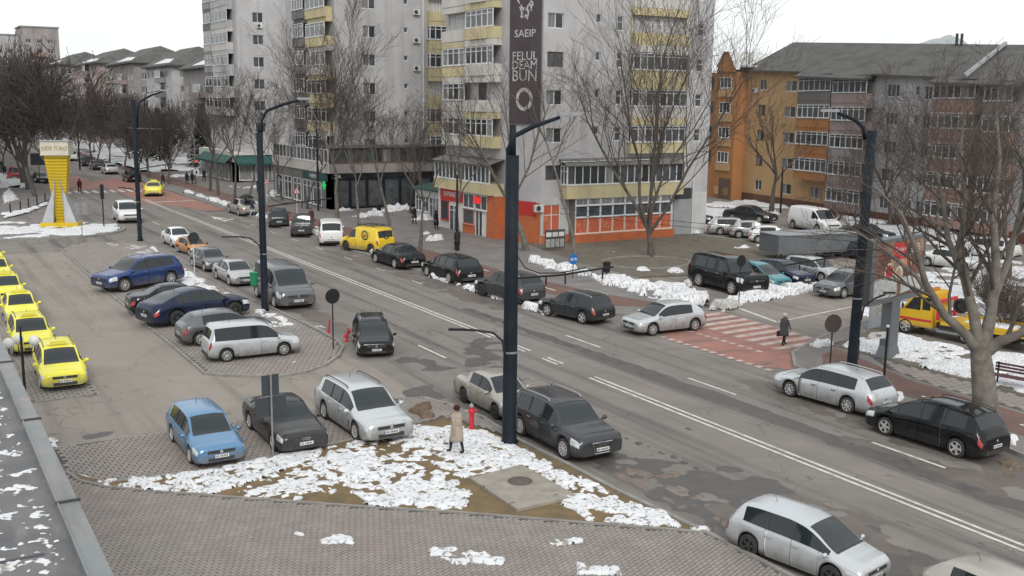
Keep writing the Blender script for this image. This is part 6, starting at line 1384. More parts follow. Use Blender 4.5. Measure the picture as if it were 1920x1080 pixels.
b = MB(); b.b2((-1.25, -.95, zt+.02), (1.25, .95, zt+.05)); b.b2((-1.2, -.9, zt+.05), (1.2, .9, hy)); b.build('sign_box', mat('sign_cream', (.60, .57, .48), .6, c2=(.50, .47, .40), scale=2), P)
b = MB(); b.b2((-1.28, -.97, hy), (1.28, .97, hy+.08)); b.build('sign_cap', M_galv, P)
text('lettering', 'JUDE TURCI', .50, (0.03, -.915, (zt+hy)/2+.02), 0, mat('sign_letters', (.30, .24, .08), .6), P, .015, sx=.82)
for i, zc in enumerate(np.linspace(-.7, .7, 6)): b = MB(); b.box((-1.215, zc, (zt+hy)/2), (.02, .12, .7)); b.build('side_mark', MATS['sign_letters'], P)
# round signs (backs and fronts)
def round_sign(u, v, vt, lab, face=M_blk, r=.32, a=0., pole=M_blk, h=None, z=.1, cat='sign'):
    x, y = gp(u, v, z); h = h or top_z(u, vt, x, y)-z; R = empty('round_sign', (x, y, z), a, lab, cat); b = MB(); b.tube([(0, 0, 0), (0, 0, h)], .032, 7); b.build('post', pole, R)
    b = MB(); b.lathe([(0.001, -.045), (r-.02, -.045), (r, -.04), (r, -.03), (0.001, -.028)], 22, 'y', (0, 0, h-r)); b.build('disc', face, R); return R
round_sign(625, 654, 541, 'round sign on black post at the tip of the parking island', r=.36)
round_sign(1556, 690, 589, 'round sign back on thin post at the side street corner', mat('sign_back_brown', (.07, .055, .05), .6), r=.42, a=-.3)
round_sign(1385, 572, 478, 'round sign on short dark post before the black off-roader', r=.35)
round_sign(365, 512, 435, 'round sign back on white post before the orange hatchback', mat('sign_back_dark', (.03, .035, .04), .5), r=.40, pole=M_white2, a=.2)
s = round_sign(1074, 522, 476, 'round blue cycle and pedestrian sign by the far cycle path', mat('sign_blue', (.012, .13, .45), .5), r=.36)
b = MB(); zc = top_z(1074, 476, *gp(1074, 522, .1))-.1-.36
for dx in (-.16, .12): b.lathe([(.07, 0), (.045, 0)], 10, 'y', (dx-.05, -.05, zc-.02)); b.lathe([(.07, 0), (.045, 0)], 10, 'y', (dx+.1, -.05, zc-.02)); b.box((dx+.02, -.05, zc+.06), (.14, .006, .05))
b.build('symbols', M_white2, s)
# triangular warning sign
def tri_sign(u, v, vt, lab):
    x, y = gp(u, v, .12); h = top_z(u, vt, x, y)-.12; R = empty('warning_sign', (x, y, .1), 0, lab, 'sign', 'triangular warning signs'); b = MB(); b.tube([(0, 0, 0), (0, 0, h)], .035, 7); b.build('post', M_white2, R)
    for rr_, yy, m in ((.48, -.05, MATS['red_sign']), (.34, -.06, M_white2)):
        b = MB(); c = h-.35; pts = [(math.sin(k*2.0944)*rr_, yy, c+math.cos(k*2.0944)*rr_) for k in range(3)]; b.face(pts[::-1]); b.face([(p[0], p[1]+.012, p[2]) for p in pts]); b.build('panel', m, R)
    b = MB(); b.box((0, -.068, h-.36), (.07, .006, .26)); b.build('symbol', M_blk, R)
tri_sign(557, 400, 352, 'triangular warning sign behind the dark crossover'); tri_sign(501, 380, 335, 'triangular warning sign half hidden by the second pole')
# square signs on grey post seen from behind, in front of the dark saloon
x, y = gp(512, 856, .07); h = top_z(512, 706, x, y); R = empty('sign_post', (x, y, .07), .12, 'galvanised post with dark square sign backs at the bed edge', 'sign'); b = MB(); b.tube([(0, 0, 0), (0, 0, h)], .035, 8); b.build('post', M_galv, R)
for (z0, z1, w, o) in ((h-.72, h-.02, .30, 0), (h-1.42, h-.76, .54, .02)): b = MB(); b.b2((-w, .04, z0), (w, .06, z1)); b.build('sign_panel', mat('sign_back_steel', (.055, .065, .075), .6, .3), R)
x, y = gp(155, 452, .06); R = empty('sign_post', (x, y, .05), 0, 'small double sign on thin post at the far end of the parking island', 'sign'); b = MB(); b.tube([(0, 0, 0), (0, 0, 3.3)], .035, 6); b.build('post', M_galv, R)
for sx in (-.28, .28): b = MB(); b.b2((sx-.2, -.05, 2.2), (sx+.2, -.03, 3.2)); b.build('sign_panel', M_galv, R)
# globe lamp by the ledge
x, y = gp(48, 752, .05); R = empty('globe_lamp', (x, y, .03), 0, 'black lamp post with white globe lights beside the ledge', 'street lamp'); h = top_z(48, 628, x, y)
b = MB(); b.tube([(0, 0, 0), (0, 0, .5), (0, 0, h-.3), (0, 0, h+.3)], [.08, .055, .05, .03], 8); b.build('post', M_blk, R)
for a in (0, math.pi, math.pi*.55):
    c, s_ = math.cos(a), math.sin(a); b = MB(); b.tube([(0, 0, h-.75), (c*.25, s_*.25, h-.85), (c*.45, s_*.45, h-.7), (c*.45, s_*.45, h-.52)], .022, 6); b.build('arm', M_blk, R); b = MB(); b.ball((c*.45, s_*.45, h-.3), .2, 14, 10); b.build('globe', mat('opal_globe', (.72, .72, .70), .25), R, smooth=True)
# hydrant
x, y = gp(884, 806, .09); R = empty('fire_hydrant', (x, y, .08), 0, 'red fire hydrant with silver cap in the snow', 'hydrant'); M_hyd = mat('hydrant_red', (.52, .03, .04), .45)
b = MB(); b.lathe([(.13, 0), (.13, .05), (.085, .07), (.085, .62), (.125, .66), (.125, .74), (.1, .78), (.1, .86), (.0, .87)], 14); b.build('barrel', M_hyd, R, smooth=False)
b = MB(); b.lathe([(.085, .86), (.09, .90), (.06, .97), (.025, .98), (.025, 1.02), (0, 1.02)], 12); b.build('cap', M_galv, R)
for a in (0, 2.4): b = MB(); c, s_ = math.cos(a), math.sin(a); b.tube([(c*.08, s_*.08, .7), (c*.2, s_*.2, .7)], .05, 8); b.build('outlet', M_galv if a else M_hyd, R)
# broken red bollards
for (u, v, tilt, lab) in ((616, 624, .05, 'red traffic bollard by the kerb of the parking island'), (650, 640, .1, 'red traffic bollard before the moving black car'), (648, 632, .9, 'toppled red bollard stump beside the kerb')):
    x, y = gp(u, v); b = MB(); b.lathe([(.13, 0), (.13, .03), (.05, .04), (.045, .68), (.0, .70)], 10); o = b.build('red_bollard', M_hyd, None, (x, y, .01)); o.rotation_euler = (tilt, .1, 0); tag(o, lab, 'bollard', 'red bollards')
x, y = gp(588, 615); b = MB(); rr = random.Random(2)
for k in range(14): b.box((rr.uniform(-.5, .5), rr.uniform(-.25, .25), .03), (rr.uniform(.1, .35), .05, .04), rr.uniform(0, 3))
tag(b.build('debris', M_white2, None, (x, y, .0)), 'broken plastic debris of a fallen bollard by the kerb', 'debris', kind='stuff')
# small posts: kerb bollards at the far left
for i, (u, v) in enumerate(((20, 402), (39, 396), (54, 390), (70, 385), (85, 380))):
    x, y = gp(u, v, .13); b = MB(); b.lathe([(.07, 0), (.07, 1.0), (.09, 1.02), (.0, 1.1)], 8); tag(b.build('bollard', M_blk, None, (x, y, .12)), ('first', 'second', 'third', 'fourth', 'fifth')[i]+' black bollard from the left on the snowy kerb', 'bollard', 'kerb bollards')
# green bin on pole, dark bins
x, y = gp(486, 576, .1); R = empty('litter_bin', (x-.25, y, .1), 0, 'green litter bin fixed at the second pole', 'bin'); b = MB(); b.lathe([(.17, 1.25), (.2, 1.3), (.24, 2.0), (.25, 2.02), (.22, 2.03), (.0, 1.95)], 12); b.build('body', mat('bin_green', (.02, .22, .10), .5), R); b = MB(); b.tube([(.2, 0, 1.5), (.45, 0, 1.5)], .03, 5); b.build('bracket', M_blk, R)
for (u, v, lab) in ((1137, 520, 'black litter bin at the end of the bracket over the pavement'), (711, 402, 'black litter bin on the far pavement')):
    x, y = gp(u, v, .12); R = empty('litter_bin', (x, y, .12), 0, lab, 'bin'); b = MB(); b.lathe([(.22, .35), (.27, 1.0), (.28, 1.05), (.24, 1.04), (.0, .9)], 12); b.build('body', M_blk, R); b = MB(); b.tube([(0, 0, 0), (0, 0, .36)], .04, 6); b.build('post', M_blk, R)
# bike hoops
for i, u in enumerate((1078, 1092, 1106)):
    x, y = gp(u, 529-i, .12); b = MB(); b.tube([(-.3, 0, 0), (-.3, 0, .6), (-.15, 0, .75), (.15, 0, .75), (.3, 0, .6), (.3, 0, 0)], .025, 6); tag(b.build('bike_hoop', M_galv, None, (x, y, .12), .6), ('left', 'middle', 'right')[i]+' metal bicycle hoop on the far pavement', 'bike rack', 'bicycle hoops')
# notice board before the shop
x, y = gp(1040, 470, .1); R = empty('notice_board', (x, y, .1), 0, 'printed notice board on the muddy verge before the shop corner', 'board')
b = MB(); b.b2((-.95, -.03, .2), (.95, .03, 1.7)); b.build('panel', mat('board_dark', (.06, .065, .065), .6), R)
for i in range(3): b = MB(); b.b2((-.85+i*.6, -.045, 1.15), (-.35+i*.6, -.032, 1.5)); b.build('notice', M_white2, R)
for i in range(4): b = MB(); b.b2((-.88+i*.45, -.045, .3), (-.5+i*.45, -.032, .95)); b.build('notice', MATS['poster_notice'] if 'poster_notice' in MATS else mat('poster_notice', (.5, .5, .48), .6, c2=(.12, .12, .12), scale=9), R)
# circular planter ring
c = gp(1212, 492, .1); b = MB(); ring = [(c[0]+3.4*math.cos(t), c[1]+2.9*math.sin(t)) for t in np.linspace(0, 2*math.pi, 40)]; strip(b, ring, .12, .05, .18); o = b.build('tree_ring', M_kerb); o['kind'] = 'structure'
# direction sign and bench by the lawn
x, y = gp(1655, 742, .12); R = empty('direction_sign', (x, y, .12), 0, 'black signpost with white pointing arm behind the silver estate', 'sign'); h = top_z(1655, 620, x, y); b = MB(); b.tube([(0, 0, 0), (0, 0, .75), (0, 0, .76), (0, 0, h)], [.10, .10, .05, .05], 8); b.build('post', M_blk, R); b = MB(); b.ball((0, 0, h+.06), .07, 8, 6); b.build('finial', M_white2, R)
b = MB(); b.add([(-.1, -.02, h-.42), (-.1, -.02, h-.15), (-.95, -.02, h-.1), (-1.1, -.02, h-.22), (-.95, -.02, h-.36)]+[(-.1, .02, h-.42), (-.1, .02, h-.15), (-.95, .02, h-.1), (-1.1, .02, h-.22), (-.95, .02, h-.36)], [(0, 1, 2, 3, 4)[::-1], (5, 6, 7, 8, 9), (0, 5, 9, 4), (4, 9, 8, 3), (3, 8, 7, 2), (2, 7, 6, 1), (1, 6, 5, 0)]); b.build('arm_panel', M_white2, R)
text('lettering', 'Targu', .14, (-.55, -.03, h-.25), 0, M_blk, R, .002)
x, y = gp(1905, 728, .15); R = empty('park_bench', (x, y, .15), math.radians(-75), 'dark red slatted bench on the snowy lawn at the right edge', 'bench'); M_bn = mat('bench_wood', (.11, .05, .055), .7)
for i in range(4): b = MB(); b.b2((-1.0, -.25+i*.13, .42), (1.0, -.15+i*.13, .46)); b.build('seat_slat', M_bn, R)
for i in range(3): b = MB(); b.b2((-1.0, .27+i*.03, .56+i*.13), (1.0, .30+i*.03, .65+i*.13)); b.build('back_slat', M_bn, R)
for sx in (-.85, .85): b = MB(); b.b2((sx-.03, -.24, 0), (sx+.03, -.18, .42)); b.build('leg', M_blk, R); b = MB(); b.b2((sx-.03, .22, 0), (sx+.03, .27, .95)); b.build('leg', M_blk, R)
# billboard
x, y = gp(1664, 668, .15); rzb = math.radians(10); R = empty('billboard', (x, y, .15), rzb, 'two-sided city-light billboard with food advertisement on a grey stand', 'billboard'); hb = top_z(1668, 450, x, y)
M_bbf = mat('billboard_frame', (.14, .155, .17), .5, .3, c2=(.16, .17, .18), scale=2)
w2 = 2.15; zb0 = hb-2.95
b = MB(); b.add([(-.55, -.35, 0), (.55, -.35, 0), (.55, .35, 0), (-.55, .35, 0), (-.38, -.25, .55), (.38, -.25, .55), (.38, .25, .55), (-.38, .25, .55), (-.38, -.25, zb0), (.38, -.25, zb0), (.38, .25, zb0), (-.38, .25, zb0)], [(0, 1, 5, 4), (1, 2, 6, 5), (2, 3, 7, 6), (3, 0, 4, 7), (4, 5, 9, 8), (5, 6, 10, 9), (6, 7, 11, 10), (7, 4, 8, 11)]); b.build('stand', M_bbf, R)
b = MB(); b.b2((-w2-.32, -.28, zb0), (w2+.12, .28, zb0+.22)); b.b2((-w2-.3, -.28, hb-.14), (w2+.12, .28, hb)); b.b2((-w2-.32, -.279, zb0+.22), (-w2, .279, hb-.14)); b.b2((w2, -.279, zb0+.22), (w2+.12, .279, hb-.14)); b.build('frame', M_bbf, R)
pw, ph = w2*2, hb-.14-zb0-.22; z0 = zb0+.22
M_ad = mat('advert_ground', (.15, .055, .035), .5, c2=(.30, .20, .14), scale=.9, lo=.42, hi=.62); M_adl = mat('advert_pale', (.55, .55, .54), .5, c2=(.30, .30, .30), scale=6)
b = MB(); b.b2((-w2, -.24, z0), (w2, .24, hb-.14)); b.build('advert_panel', M_ad, R)
b = MB(); b.b2((-w2+.02, -.25, z0+.02), (-.1, -.245, z0+.95)); b.build('advert_text_block', M_adl, R); b = MB(); b.b2((.25, -.25, z0+.1), (w2-.05, -.245, z0+.85)); b.build('advert_text_block', M_adl, R)
b = MB(); b.b2((-.55, -.252, hb-1.0), (.55, -.246, hb-.25)); b.build('advert_logo', mat('advert_red', (.55, .03, .03), .5), R); text('lettering', 'Golden', .32, (0, -.256, hb-.55), 0, M_white2, R, .001); text('lettering', 'food', .2, (0.05, -.256, hb-.82), 0, M_white2, R, .001)
M_f1, M_f2, M_f3 = mat('food_red', (.45, .03, .04), .5), mat('food_bread', (.50, .36, .24), .5, c2=(.38, .25, .16), scale=8), mat('food_white', (.6, .55, .48), .5)
for (cx, cz, r, m) in ((-.85, .95+.35, .42, M_f3), (-.85, 1.3, .33, M_f1), (.0, 1.15, .36, M_f3), (0, 1.15, .27, M_f2), (.75, 1.55, .36, M_f2), (.75, 1.55, .25, MATS['poster_red'])): b = MB(); b.lathe([(r, 0), (.001, -.0015)], 20, 'y', (cx, -.2475-.001*((r < .35)+(m is M_f1)*1), z0+cz-.1)); b.build('advert_dish', m, R)
for (cx, cz, w, hh) in ((-.55, 1.85, .42, .6), (.1, 1.95, .5, .75)): b = MB(); b.box((cx, -.249, z0+cz-.1), (w, .004, hh), tilt=Matrix.Rotation(-.25, 3, 'Y')); b.build('advert_dish', M_f2, R)
for k in range(4): b = MB(); b.box((1.3, -.249, hb-.45-.13*k), (.9, .004, .04), tilt=Matrix.Rotation(-.12, 3, 'Y')); b.build('advert_stripe', M_f3, R)
# panels of a second billboard hidden behind the pole: grey back board in the car park
xk0, yk0 = gp(1458, 490, .02); xk1, yk1 = gp(1606, 483, .02); d = Vector((xk1-xk0, yk1-yk0)); L = d.length; R = empty('advert_trailer', (xk0, yk0, 0), math.atan2(d.y, d.x), 'long low grey sheet-metal hoarding in the side car park', 'hoarding')
M_tr = mat('grey_hoarding', (.115, .125, .135), .55, c2=(.14, .15, .16), scale=.8); hk = top_z(1470, 443, xk0, yk0)
b = MB(); b.b2((0, 0, .55), (L, 2.6, hk)); b.build('body', M_tr, R); b = MB(); b.b2((-.05, -.05, hk), (L+.05, 2.65, hk+.06)); b.build('roof', M_gryf, R)
for xx in (.4, L/2, L-.4): b = MB(); b.b2((xx-.06, .1, 0), (xx+.06, .22, .56)); b.build('leg', M_blk, R)
# glass shelter with posters behind the right pole
x, y = gp(1640, 618, .15); R = empty('poster_case', (x+.6, y+.3, .12), rzb, 'glazed poster case standing behind the billboard post', 'shelter'); b = MB(); b.b2((-.9, -.06, .1), (.9, .06, 2.0)); b.build('glass', mat('shelter_glass', (.30, .33, .36), .15), R); b = MB(); b.b2((-.95, -.08, 0), (.95, .08, .1)); b.b2((-.95, -.08, 2.0), (.95, .08, 2.1)); b.build('frame', M_galv, R); b = MB(); b.b2((-.35, -.075, .7), (.35, -.065, 1.8)); b.build('poster', MATS['poster_notice'], R)
# overhead trolley wires
b = MB()
def cat_wire(p, q, sag, r=.011): b.tube([tuple(Vector(p).lerp(Vector(q), t)-Vector((0, 0, 4*sag*t*(1-t)))) for t in np.linspace(0, 1, 9)], r, 4, False)
for (p, q) in (((31.5, 47.5, 6.0), (37.6, 30.8, 5.9)), ((30.9, 47.3, 5.8), (36.6, 30.8, 5.8))): b = MB(); cat_wire(p, q, .1); tag(b.build('overhead_wire', M_blk), 'thin overhead wire above the red crossing, '+('nearer the car park' if p[0] > 31 else 'nearer the road'), 'wire', 'overhead wires')
p2 = gp(497, 582); p3 = gp(263, 450); p1_ = gp(955, 828)
for k, (z0, lab) in enumerate(((7.2, 'overhead cable from second pole to the cafe pole'),)): b = MB(); cat_wire((p2[0], p2[1], 7.4), (*gp(597, 395), 5.2), .5, .015); tag(b.build('overhead_wire', M_blk), lab, 'wire', 'overhead wires')
# far-left dark signs
x, y = gp(75, 345, .12); R = empty('sign_post', (x, y, .12), 0, 'dark rectangular sign board by the far left trees', 'sign'); b = MB(); b.tube([(0, 0, 0), (0, 0, 3.6)], .05, 6); b.build('post', M_blk, R); b = MB(); b.b2((-1.0, -.05, 2.6), (1.0, 0, 4.2)); b.build('sign_panel', M_dmet, R)
# ================================================================ TOW TRUCK
fx_, fy_ = gp(1697, 625); rx_, ry_ = gp(1808, 645); hd = math.atan2(fy_-ry_, fx_-rx_)
R = empty('tow_truck', (fx_, fy_, 0.01), hd, 'yellow flatbed tow truck parked behind the snowy lawn', 'truck'); off = -.95   # left wheels at y=+.95
p_ty = paint('truck_yellow', (.68, .42, .015), .05, .4)
def tb(name, m, *bx, parent=R):
    b = MB()
    for a, c in bx: b.b2(a, c)
    return b.build(name, m, parent)
def cabprof(y): return [(y_[0], y, y_[1]) for y_ in ((.85, .45), (.88, 1.05), (.30, 1.30), (-.35, 2.15), (-.60, 2.28), (-1.35, 2.28), (-1.40, .45))]
b = MB(); A_, B_ = cabprof(off+1.0), cabprof(off-1.0); n = len(A_); b.add(A_+B_, [tuple(range(n))[::-1], tuple(range(n, 2*n))]+[(i, (i+1) % n, n+(i+1) % n, n+i) for i in range(n)]); o = b.build('cab', p_ty, R)
bm = bmesh.new(); bm.from_mesh(o.data); bmesh.ops.recalc_face_normals(bm, faces=bm.faces); bmesh.ops.bevel(bm, geom=bm.edges[:], offset=.05, segments=2, affect='EDGES'); bm.to_mesh(o.data); bm.free()
for sy in (1, -1):
    b = MB(); yy = off+sy*1.006; b.face([(.10, yy, 1.35), (-.35, yy, 1.98), (-.75, yy, 2.05), (-.75, yy, 1.35)][::sy]); b.build('side_window', G_car, R); b = MB(); yy = off+sy*1.006; b.face([(-.85, yy, 1.40), (-.85, yy, 2.05), (-1.28, yy, 2.05), (-1.28, yy, 1.40)][::-sy]); b.build('side_window', G_car, R)
    tb('stripe', M_hyd, ((-1.38, yy-.004*sy, .78), (.5, yy+.004*sy, .90))); b = MB(); b.ball((.15, off+sy*1.15, 1.5), .14, 8, 6, (.5, .6, 1.2)); b.build('wing_mirror', M_plas, R)
b = MB(); b.face([(.275, off-.85, 1.36), (.275, off+.85, 1.36), (-.31, off+.8, 2.13), (-.31, off-.8, 2.13)]); b.build('windscreen', G_car, R)
tb('bumper', M_plas, ((.84, off-1, .38), (.97, off+1, .66))); tb('headlamp', M_lampF, ((.86, off+.62, .78), (.93, off+.95, 1.0))); tb('headlamp', M_lampF, ((.86, off-.95, .78), (.93, off-.62, 1.0)))
tb('beacon_bar', M_lampO, ((-.95, off-.6, 2.30), (-.75, off+.6, 2.42))); tb('chassis', M_plas, ((-6.2, off-.45, .45), (-1.4, off+.45, .75)))
tb('flatbed', p_ty, ((-6.6, off-1.1, .78), (-1.9, off+1.1, .95))); tb('side_board', p_ty, ((-6.6, off+1.06, .96), (-2.2, off+1.12, 1.12))); tb('side_board', p_ty, ((-6.6, off-1.12, .96), (-2.2, off-1.06, 1.12)))
tb('bed_snow', M_snow, ((-5.2, off-.9, .955), (-2.8, off+.9, 1.01))); tb('winch_frame', M_hyd, ((-1.75, off-1, .96), (-1.6, off-.85, 2.0)), ((-1.75, off+.85, .96), (-1.6, off+1, 2.0)), ((-1.75, off-.85, 1.85), (-1.6, off+.85, 2.0)))
tb('tool_box', M_plas, ((-2.9, off+.6, .35), (-1.8, off+1.0, .77))); tb('side_guard', M_galv, ((-3.6, off+1.0, .38), (-1.7, off+1.05, .5)))
b = MB(); b.add([(-1.8, off+1.0, .98), (-1.8, off+1.05, 1.75), (-2.6, off+1.05, 1.05), (-2.7, off+1.0, .98)], [(0, 1, 2, 3), (3, 2, 1, 0)]); b.build('ramp_bracket', p_ty, R)
wd_ = math.hypot(fx_-rx_, fy_-ry_); ty, ri = wheel(.40, 5, False)
for wx in (0, -min(4.2, max(3.2, wd_))):
    for sy in (1, -1): w = link('wheel', ty, R, (wx, off+sy*.9, .40), math.pi if sy > 0 else 0); link('rim', ri, w)
w = link('spare_wheel', ty, R, (-2.5, off+.2, 1.75), 0); link('rim', ri, w)
# ================================================================ PEOPLE
M_skin = mat('skin', (.45, .28, .21), .6)
def person(label, loc, rz, coat, trousers, hair=(.05, .035, .03), hat=None, h=1.68, stride=.25, coatlen=.45, coatw=1., bag=None, arms='down', hood=False, group='people on foot', shoes=(.02, .02, .02), hold=None):
    k = h/1.72; cm = mat('coat_%.2f_%.2f_%.2f' % coat, coat, .85, c2=tuple(c*.75 for c in coat), scale=6); tm = mat('trousers_%.2f_%.2f_%.2f' % trousers, trousers, .85); sm = mat('shoes_%.2f' % shoes[0], shoes, .7)
    V = []; Ed = []; Rd = []
    def v(p, r, par=None, ry=None):
        V.append(tuple(c*k for c in p)); Rd.append((r*k, (ry or r)*k)); i = len(V)-1
        if par is not None: Ed.append((par, i))
        return i
    pel = v((0, 0, .95), .145, None, .12); sp = v((0, .01, 1.15), .135, pel, .105); ch = v((0, .01, 1.36), .155, sp, .11); nk = v((0, 0, 1.47), .06, ch); hd_ = v((0, -.015, 1.55), .075, nk); hd2 = v((0, -.02, 1.63), .092, hd_, .10); v((0, -.01, 1.71), .055, hd2)
    v((0, -.115, 1.605), .018, hd2)
    for s in (1, -1):
        st = stride*s; hip = v((.09*s, 0, .90), .10, pel); kn = v((.095*s, -.03-st*.45, .50), .07, hip); an = v((.095*s, st*.2-st*.9+.02, .09), .045, kn); v((.095*s, st*.2-st*.9-.16, .045), .042, an)
        sh = v((.19*s, 0, 1.40), .07, ch)
        if arms == 'down' or (arms == 'bag' and s < 0): el = v((.25*s, st*.35+.03, 1.13), .05, sh); wr = v((.25*s, st*.5-.06, .89), .035, el)
        elif arms == 'up': el = v((.26*s, -.12, 1.15), .05, sh); wr = v((.12*s, -.30, 1.30), .035, el)
        else: el = v((.25*s, .02, 1.13), .05, sh); wr = v((.28*s, -.02, .88), .035, el)
        pm_ = v((V[wr][0]/k, V[wr][1]/k-.015, V[wr][2]/k-.07), .033, wr, .02)
        for f in range(4):
            a = v((V[pm_][0]/k, V[pm_][1]/k-.03+.02*f, V[pm_][2]/k-.05-.008*(f in (1, 2))), .0095, pm_); v((V[a][0]/k-.012*s, V[a][1]/k, V[a][2]/k-.035), .008, a)
        a = v((V[pm_][0]/k-.012*s, V[pm_][1]/k-.045, V[pm_][2]/k-.01), .010, pm_); v((V[a][0]/k-.01*s, V[a][1]/k-.012, V[a][2]/k-.035), .008, a)
    me = bpy.data.meshes.new('body'); me.from_pydata(V, Ed, []); o = bpy.data.objects.new('tmp', me); col.objects.link(o)
    md = o.modifiers.new('s', 'SKIN'); md.use_smooth_shade = True
    for i, r in enumerate(Rd): me.skin_vertices[0].data[i].radius = r; me.skin_vertices[0].data[i].use_root = i == 0
    o.modifiers.new('ss', 'SUBSURF').levels = 1
    bpy.context.view_layer.update(); bme = bpy.data.meshes.new_from_object(o.evaluated_get(bpy.context.evaluated_depsgraph_get())); bpy.data.objects.remove(o)
    bme.materials.clear()
    for m in (cm, tm, M_skin, sm): bme.materials.append(m)
    for p in bme.polygons:
        z = p.center.z/k; x = abs(p.center.x)/k
        p.material_index = 2 if z > 1.475 or (x > .17 and z < .90 and z > .7) else (3 if z < .11 else (1 if z < .93 and x < .2 else 0))
    R = empty('person', loc, rz, label, 'person', group); link('body', bme, R)
    # coat: flared skirt over the hips and chest
    b = MB(); L = []
    for (z, rx, ry) in ((1.455, .10, .085), (1.42, .19, .12), (1.33, .215, .145), (1.15, .185, .14), (1.0, .20, .16), (coatlen+.12, .235*coatw, .205*coatw), (coatlen, .24*coatw, .215*coatw)):
        if z < coatlen: continue
        L.append((z, rx, ry))
    n = 16; vs = [(rx*k*math.cos(t), (ry*math.sin(t)+.005)*k, z*k) for z, rx, ry in L for t in np.linspace(0, 2*math.pi, n, endpoint=False)]
    b.add(vs, [(i*n+j, i*n+(j+1) % n, (i+1)*n+(j+1) % n, (i+1)*n+j) for i in range(len(L)-1) for j in range(n)]); o = b.build('coat', cm, R, smooth=True); so_ = o.modifiers.new('t', 'SOLIDIFY'); so_.thickness = .02
    b = MB(); hm = mat('hair_%.2f_%.2f' % hair[:2], hair, .8, bump=.6, bscale=60)
    if hood: b.ball((0, .015*k, 1.62*k), .125*k, 12, 8, (1, 1.05, 1.15)); b.build('hood', cm, R, smooth=True)
    elif hat: b.ball((0, .01*k, 1.67*k), .125*k, 12, 8, (1, 1, .85)); b.build('hat', mat('hat_%.2f_%.2f' % hat[:2], hat, .95, bump=1, bscale=50), R, smooth=True)
    else:
        b.ball((0, .02*k, 1.655*k), .108*k, 12, 8, (1, 1.05, 1.02)); b.build('hair', hm, R, smooth=True)
    if hood or hat:
        pass
    b = MB(); b.lathe([(.10*k, 1.44*k), (.105*k, 1.50*k), (.085*k, 1.53*k)], 12); b.build('collar', cm, R, smooth=True)
    for s in (1, -1): b = MB(); b.ball((.033*s*k, -.098*k, 1.632*k), .011*k, 6, 4); b.build('eye', M_blk, R)
    if bag:
        b = MB(); b.box((.32*k, -.02, .60*k), (.10, .34, .26)); b.tube([(.32*k, -.12, .72*k), (.31*k, -.05, .84*k), (.31*k, .05, .84*k), (.32*k, .10, .72*k)], .012, 5); tag(b.build('handbag', mat('bag', bag, .6), None), 'dark brown handbag carried by the woman on the red crossing', 'bag').matrix_world = Matrix.Translation(loc) @ Matrix.Rotation(rz, 4, 'Z')
    return R
def stand(u, v, z=.12): x, y = gp(u, v, z); return (x, y, z)
def hgt(u, v, vt, z=.12): x, y = gp(u, v, z); return max(1.45, min(1.9, top_z(u, vt, x, y)-z))
person('person in long beige coat and dark red hat walking on snow by the hydrant', stand(856, 850, .14), math.radians(195), (.42, .35, .29), (.02, .02, .024), hat=(.05, .012, .012), h=1.62, stride=.34, coatlen=.48, coatw=1.0)
person('person in grey coat and white fluffy hat on the red crossing', stand(1469, 648, .02), math.radians(95), (.075, .075, .08), (.02, .02, .022), hat=(.62, .56, .50), h=1.60, stride=.3, coatlen=.55, bag=(.06, .02, .022), arms='bag')
person('person in dark red jacket striding over the far crossing', stand(150, 363, .02), math.radians(180), (.10, .015, .02), (.02, .02, .025), h=1.85, stride=.5, coatlen=.82)
person('person in black at the grey service door right of the shop', stand(1270, 430, .1), math.radians(100), (.014, .015, .02), (.015, .016, .02), h=1.8, stride=.1, coatlen=.8)
person('dark-clad person walking past the betting shop', stand(857, 470, .12), math.radians(170), (.02, .02, .024), (.02, .02, .022), h=1.75, stride=.3, coatlen=.6, hood=True)
person('hooded person in black coat at the annex door', stand(818, 430, .12), math.radians(20), (.012, .012, .015), (.015, .015, .018), h=1.75, stride=.1, coatlen=.4, hood=True)
person('person in black seen among the trees before the annex', stand(777, 420, .12), math.radians(10), (.012, .012, .016), (.015, .015, .018), h=1.75, stride=.2, coatlen=.6)
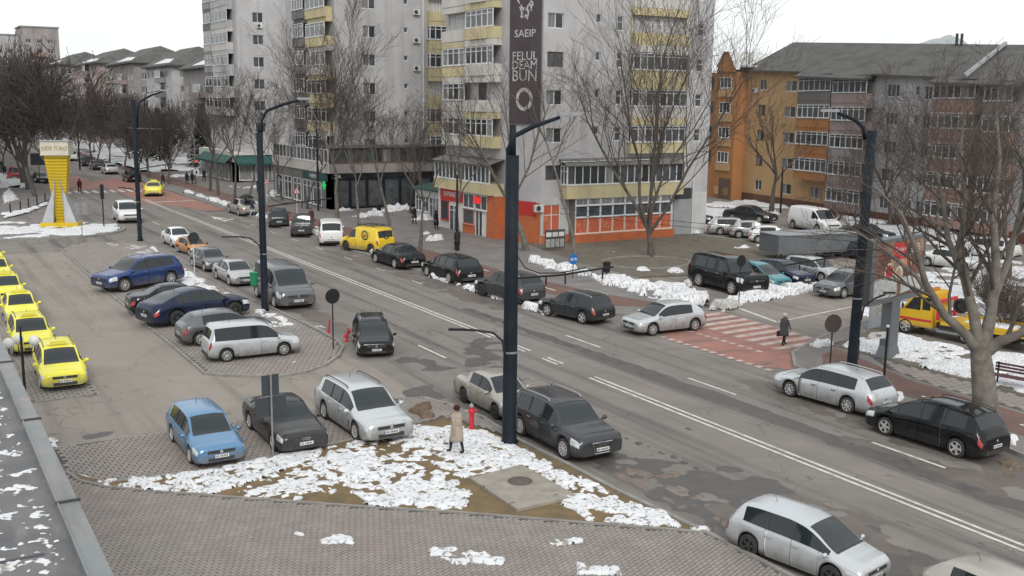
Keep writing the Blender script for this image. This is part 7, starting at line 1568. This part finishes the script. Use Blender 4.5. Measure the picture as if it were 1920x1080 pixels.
u1 = person('person in dark blue under the black umbrella beside the pale saloon', stand(462, 405, .0), math.radians(60), (.025, .025, .05), (.02, .02, .03), h=1.8, stride=.1, coatlen=.6, arms='up')
person('person in pale trousers bending at the boot of the pale saloon', stand(473, 406, .0), math.radians(90), (.03, .035, .06), (.40, .44, .50), h=1.7, stride=.35, coatlen=.85)
person('dark figure standing right of the traffic light at the crossing', stand(351, 346, .12), math.radians(180), (.02, .015, .02), (.02, .02, .02), h=1.75, stride=.25, coatlen=.6)
person('dark figure beside the traffic light mast', stand(361, 345, .12), math.radians(150), (.015, .015, .02), (.02, .02, .02), h=1.75, stride=.2, coatlen=.6)
person('dark figure crossing behind the yellow taxi', stand(306, 350, .02), math.radians(200), (.025, .025, .03), (.02, .02, .02), h=1.8, stride=.4, coatlen=.7)
person('dark figure walking between two bare trees before the awning', stand(383, 340, .12), math.radians(10), (.015, .015, .02), (.02, .02, .02), h=1.8, stride=.3, coatlen=.6)
person('person in dark coat behind the second pole on the far pavement', stand(485, 362, .12), math.radians(10), (.02, .02, .024), (.02, .02, .02), h=1.8, stride=.3, coatlen=.6)
person('person in dark coat walking on the far left pavement', stand(9, 332, .12), math.radians(10), (.02, .022, .035), (.02, .02, .03), h=1.85, stride=.3, coatlen=.7)
person('second dark figure at the left edge of the far pavement', stand(2, 322, .12), math.radians(10), (.02, .022, .035), (.02, .02, .03), h=1.85, stride=.2, coatlen=.7)
person('person in red standing behind the pickup truck', stand(584, 424, .12), math.radians(0), (.09, .03, .035), (.03, .03, .03), h=1.7, stride=.05, coatlen=.7)
# umbrella
x, y, z = stand(462, 405, 0); R = empty('umbrella', (x, y-.2, 0), 0, 'open black umbrella held beside the pale saloon', 'umbrella'); b = MB(); n = 8
prof = [(.02, 2.25), (.3, 2.2), (.6, 2.06), (.85, 1.86)]; b.lathe(prof, 8); b.lathe([(r, h-.01) for r, h in prof][::-1], 8); b.build('canopy', mat('umbrella_cloth', (.015, .014, .017), .7), R); b = MB(); b.tube([(0, 0, 1.2), (0, 0, 2.32)], .012, 5); b.build('shaft', M_blk, R)
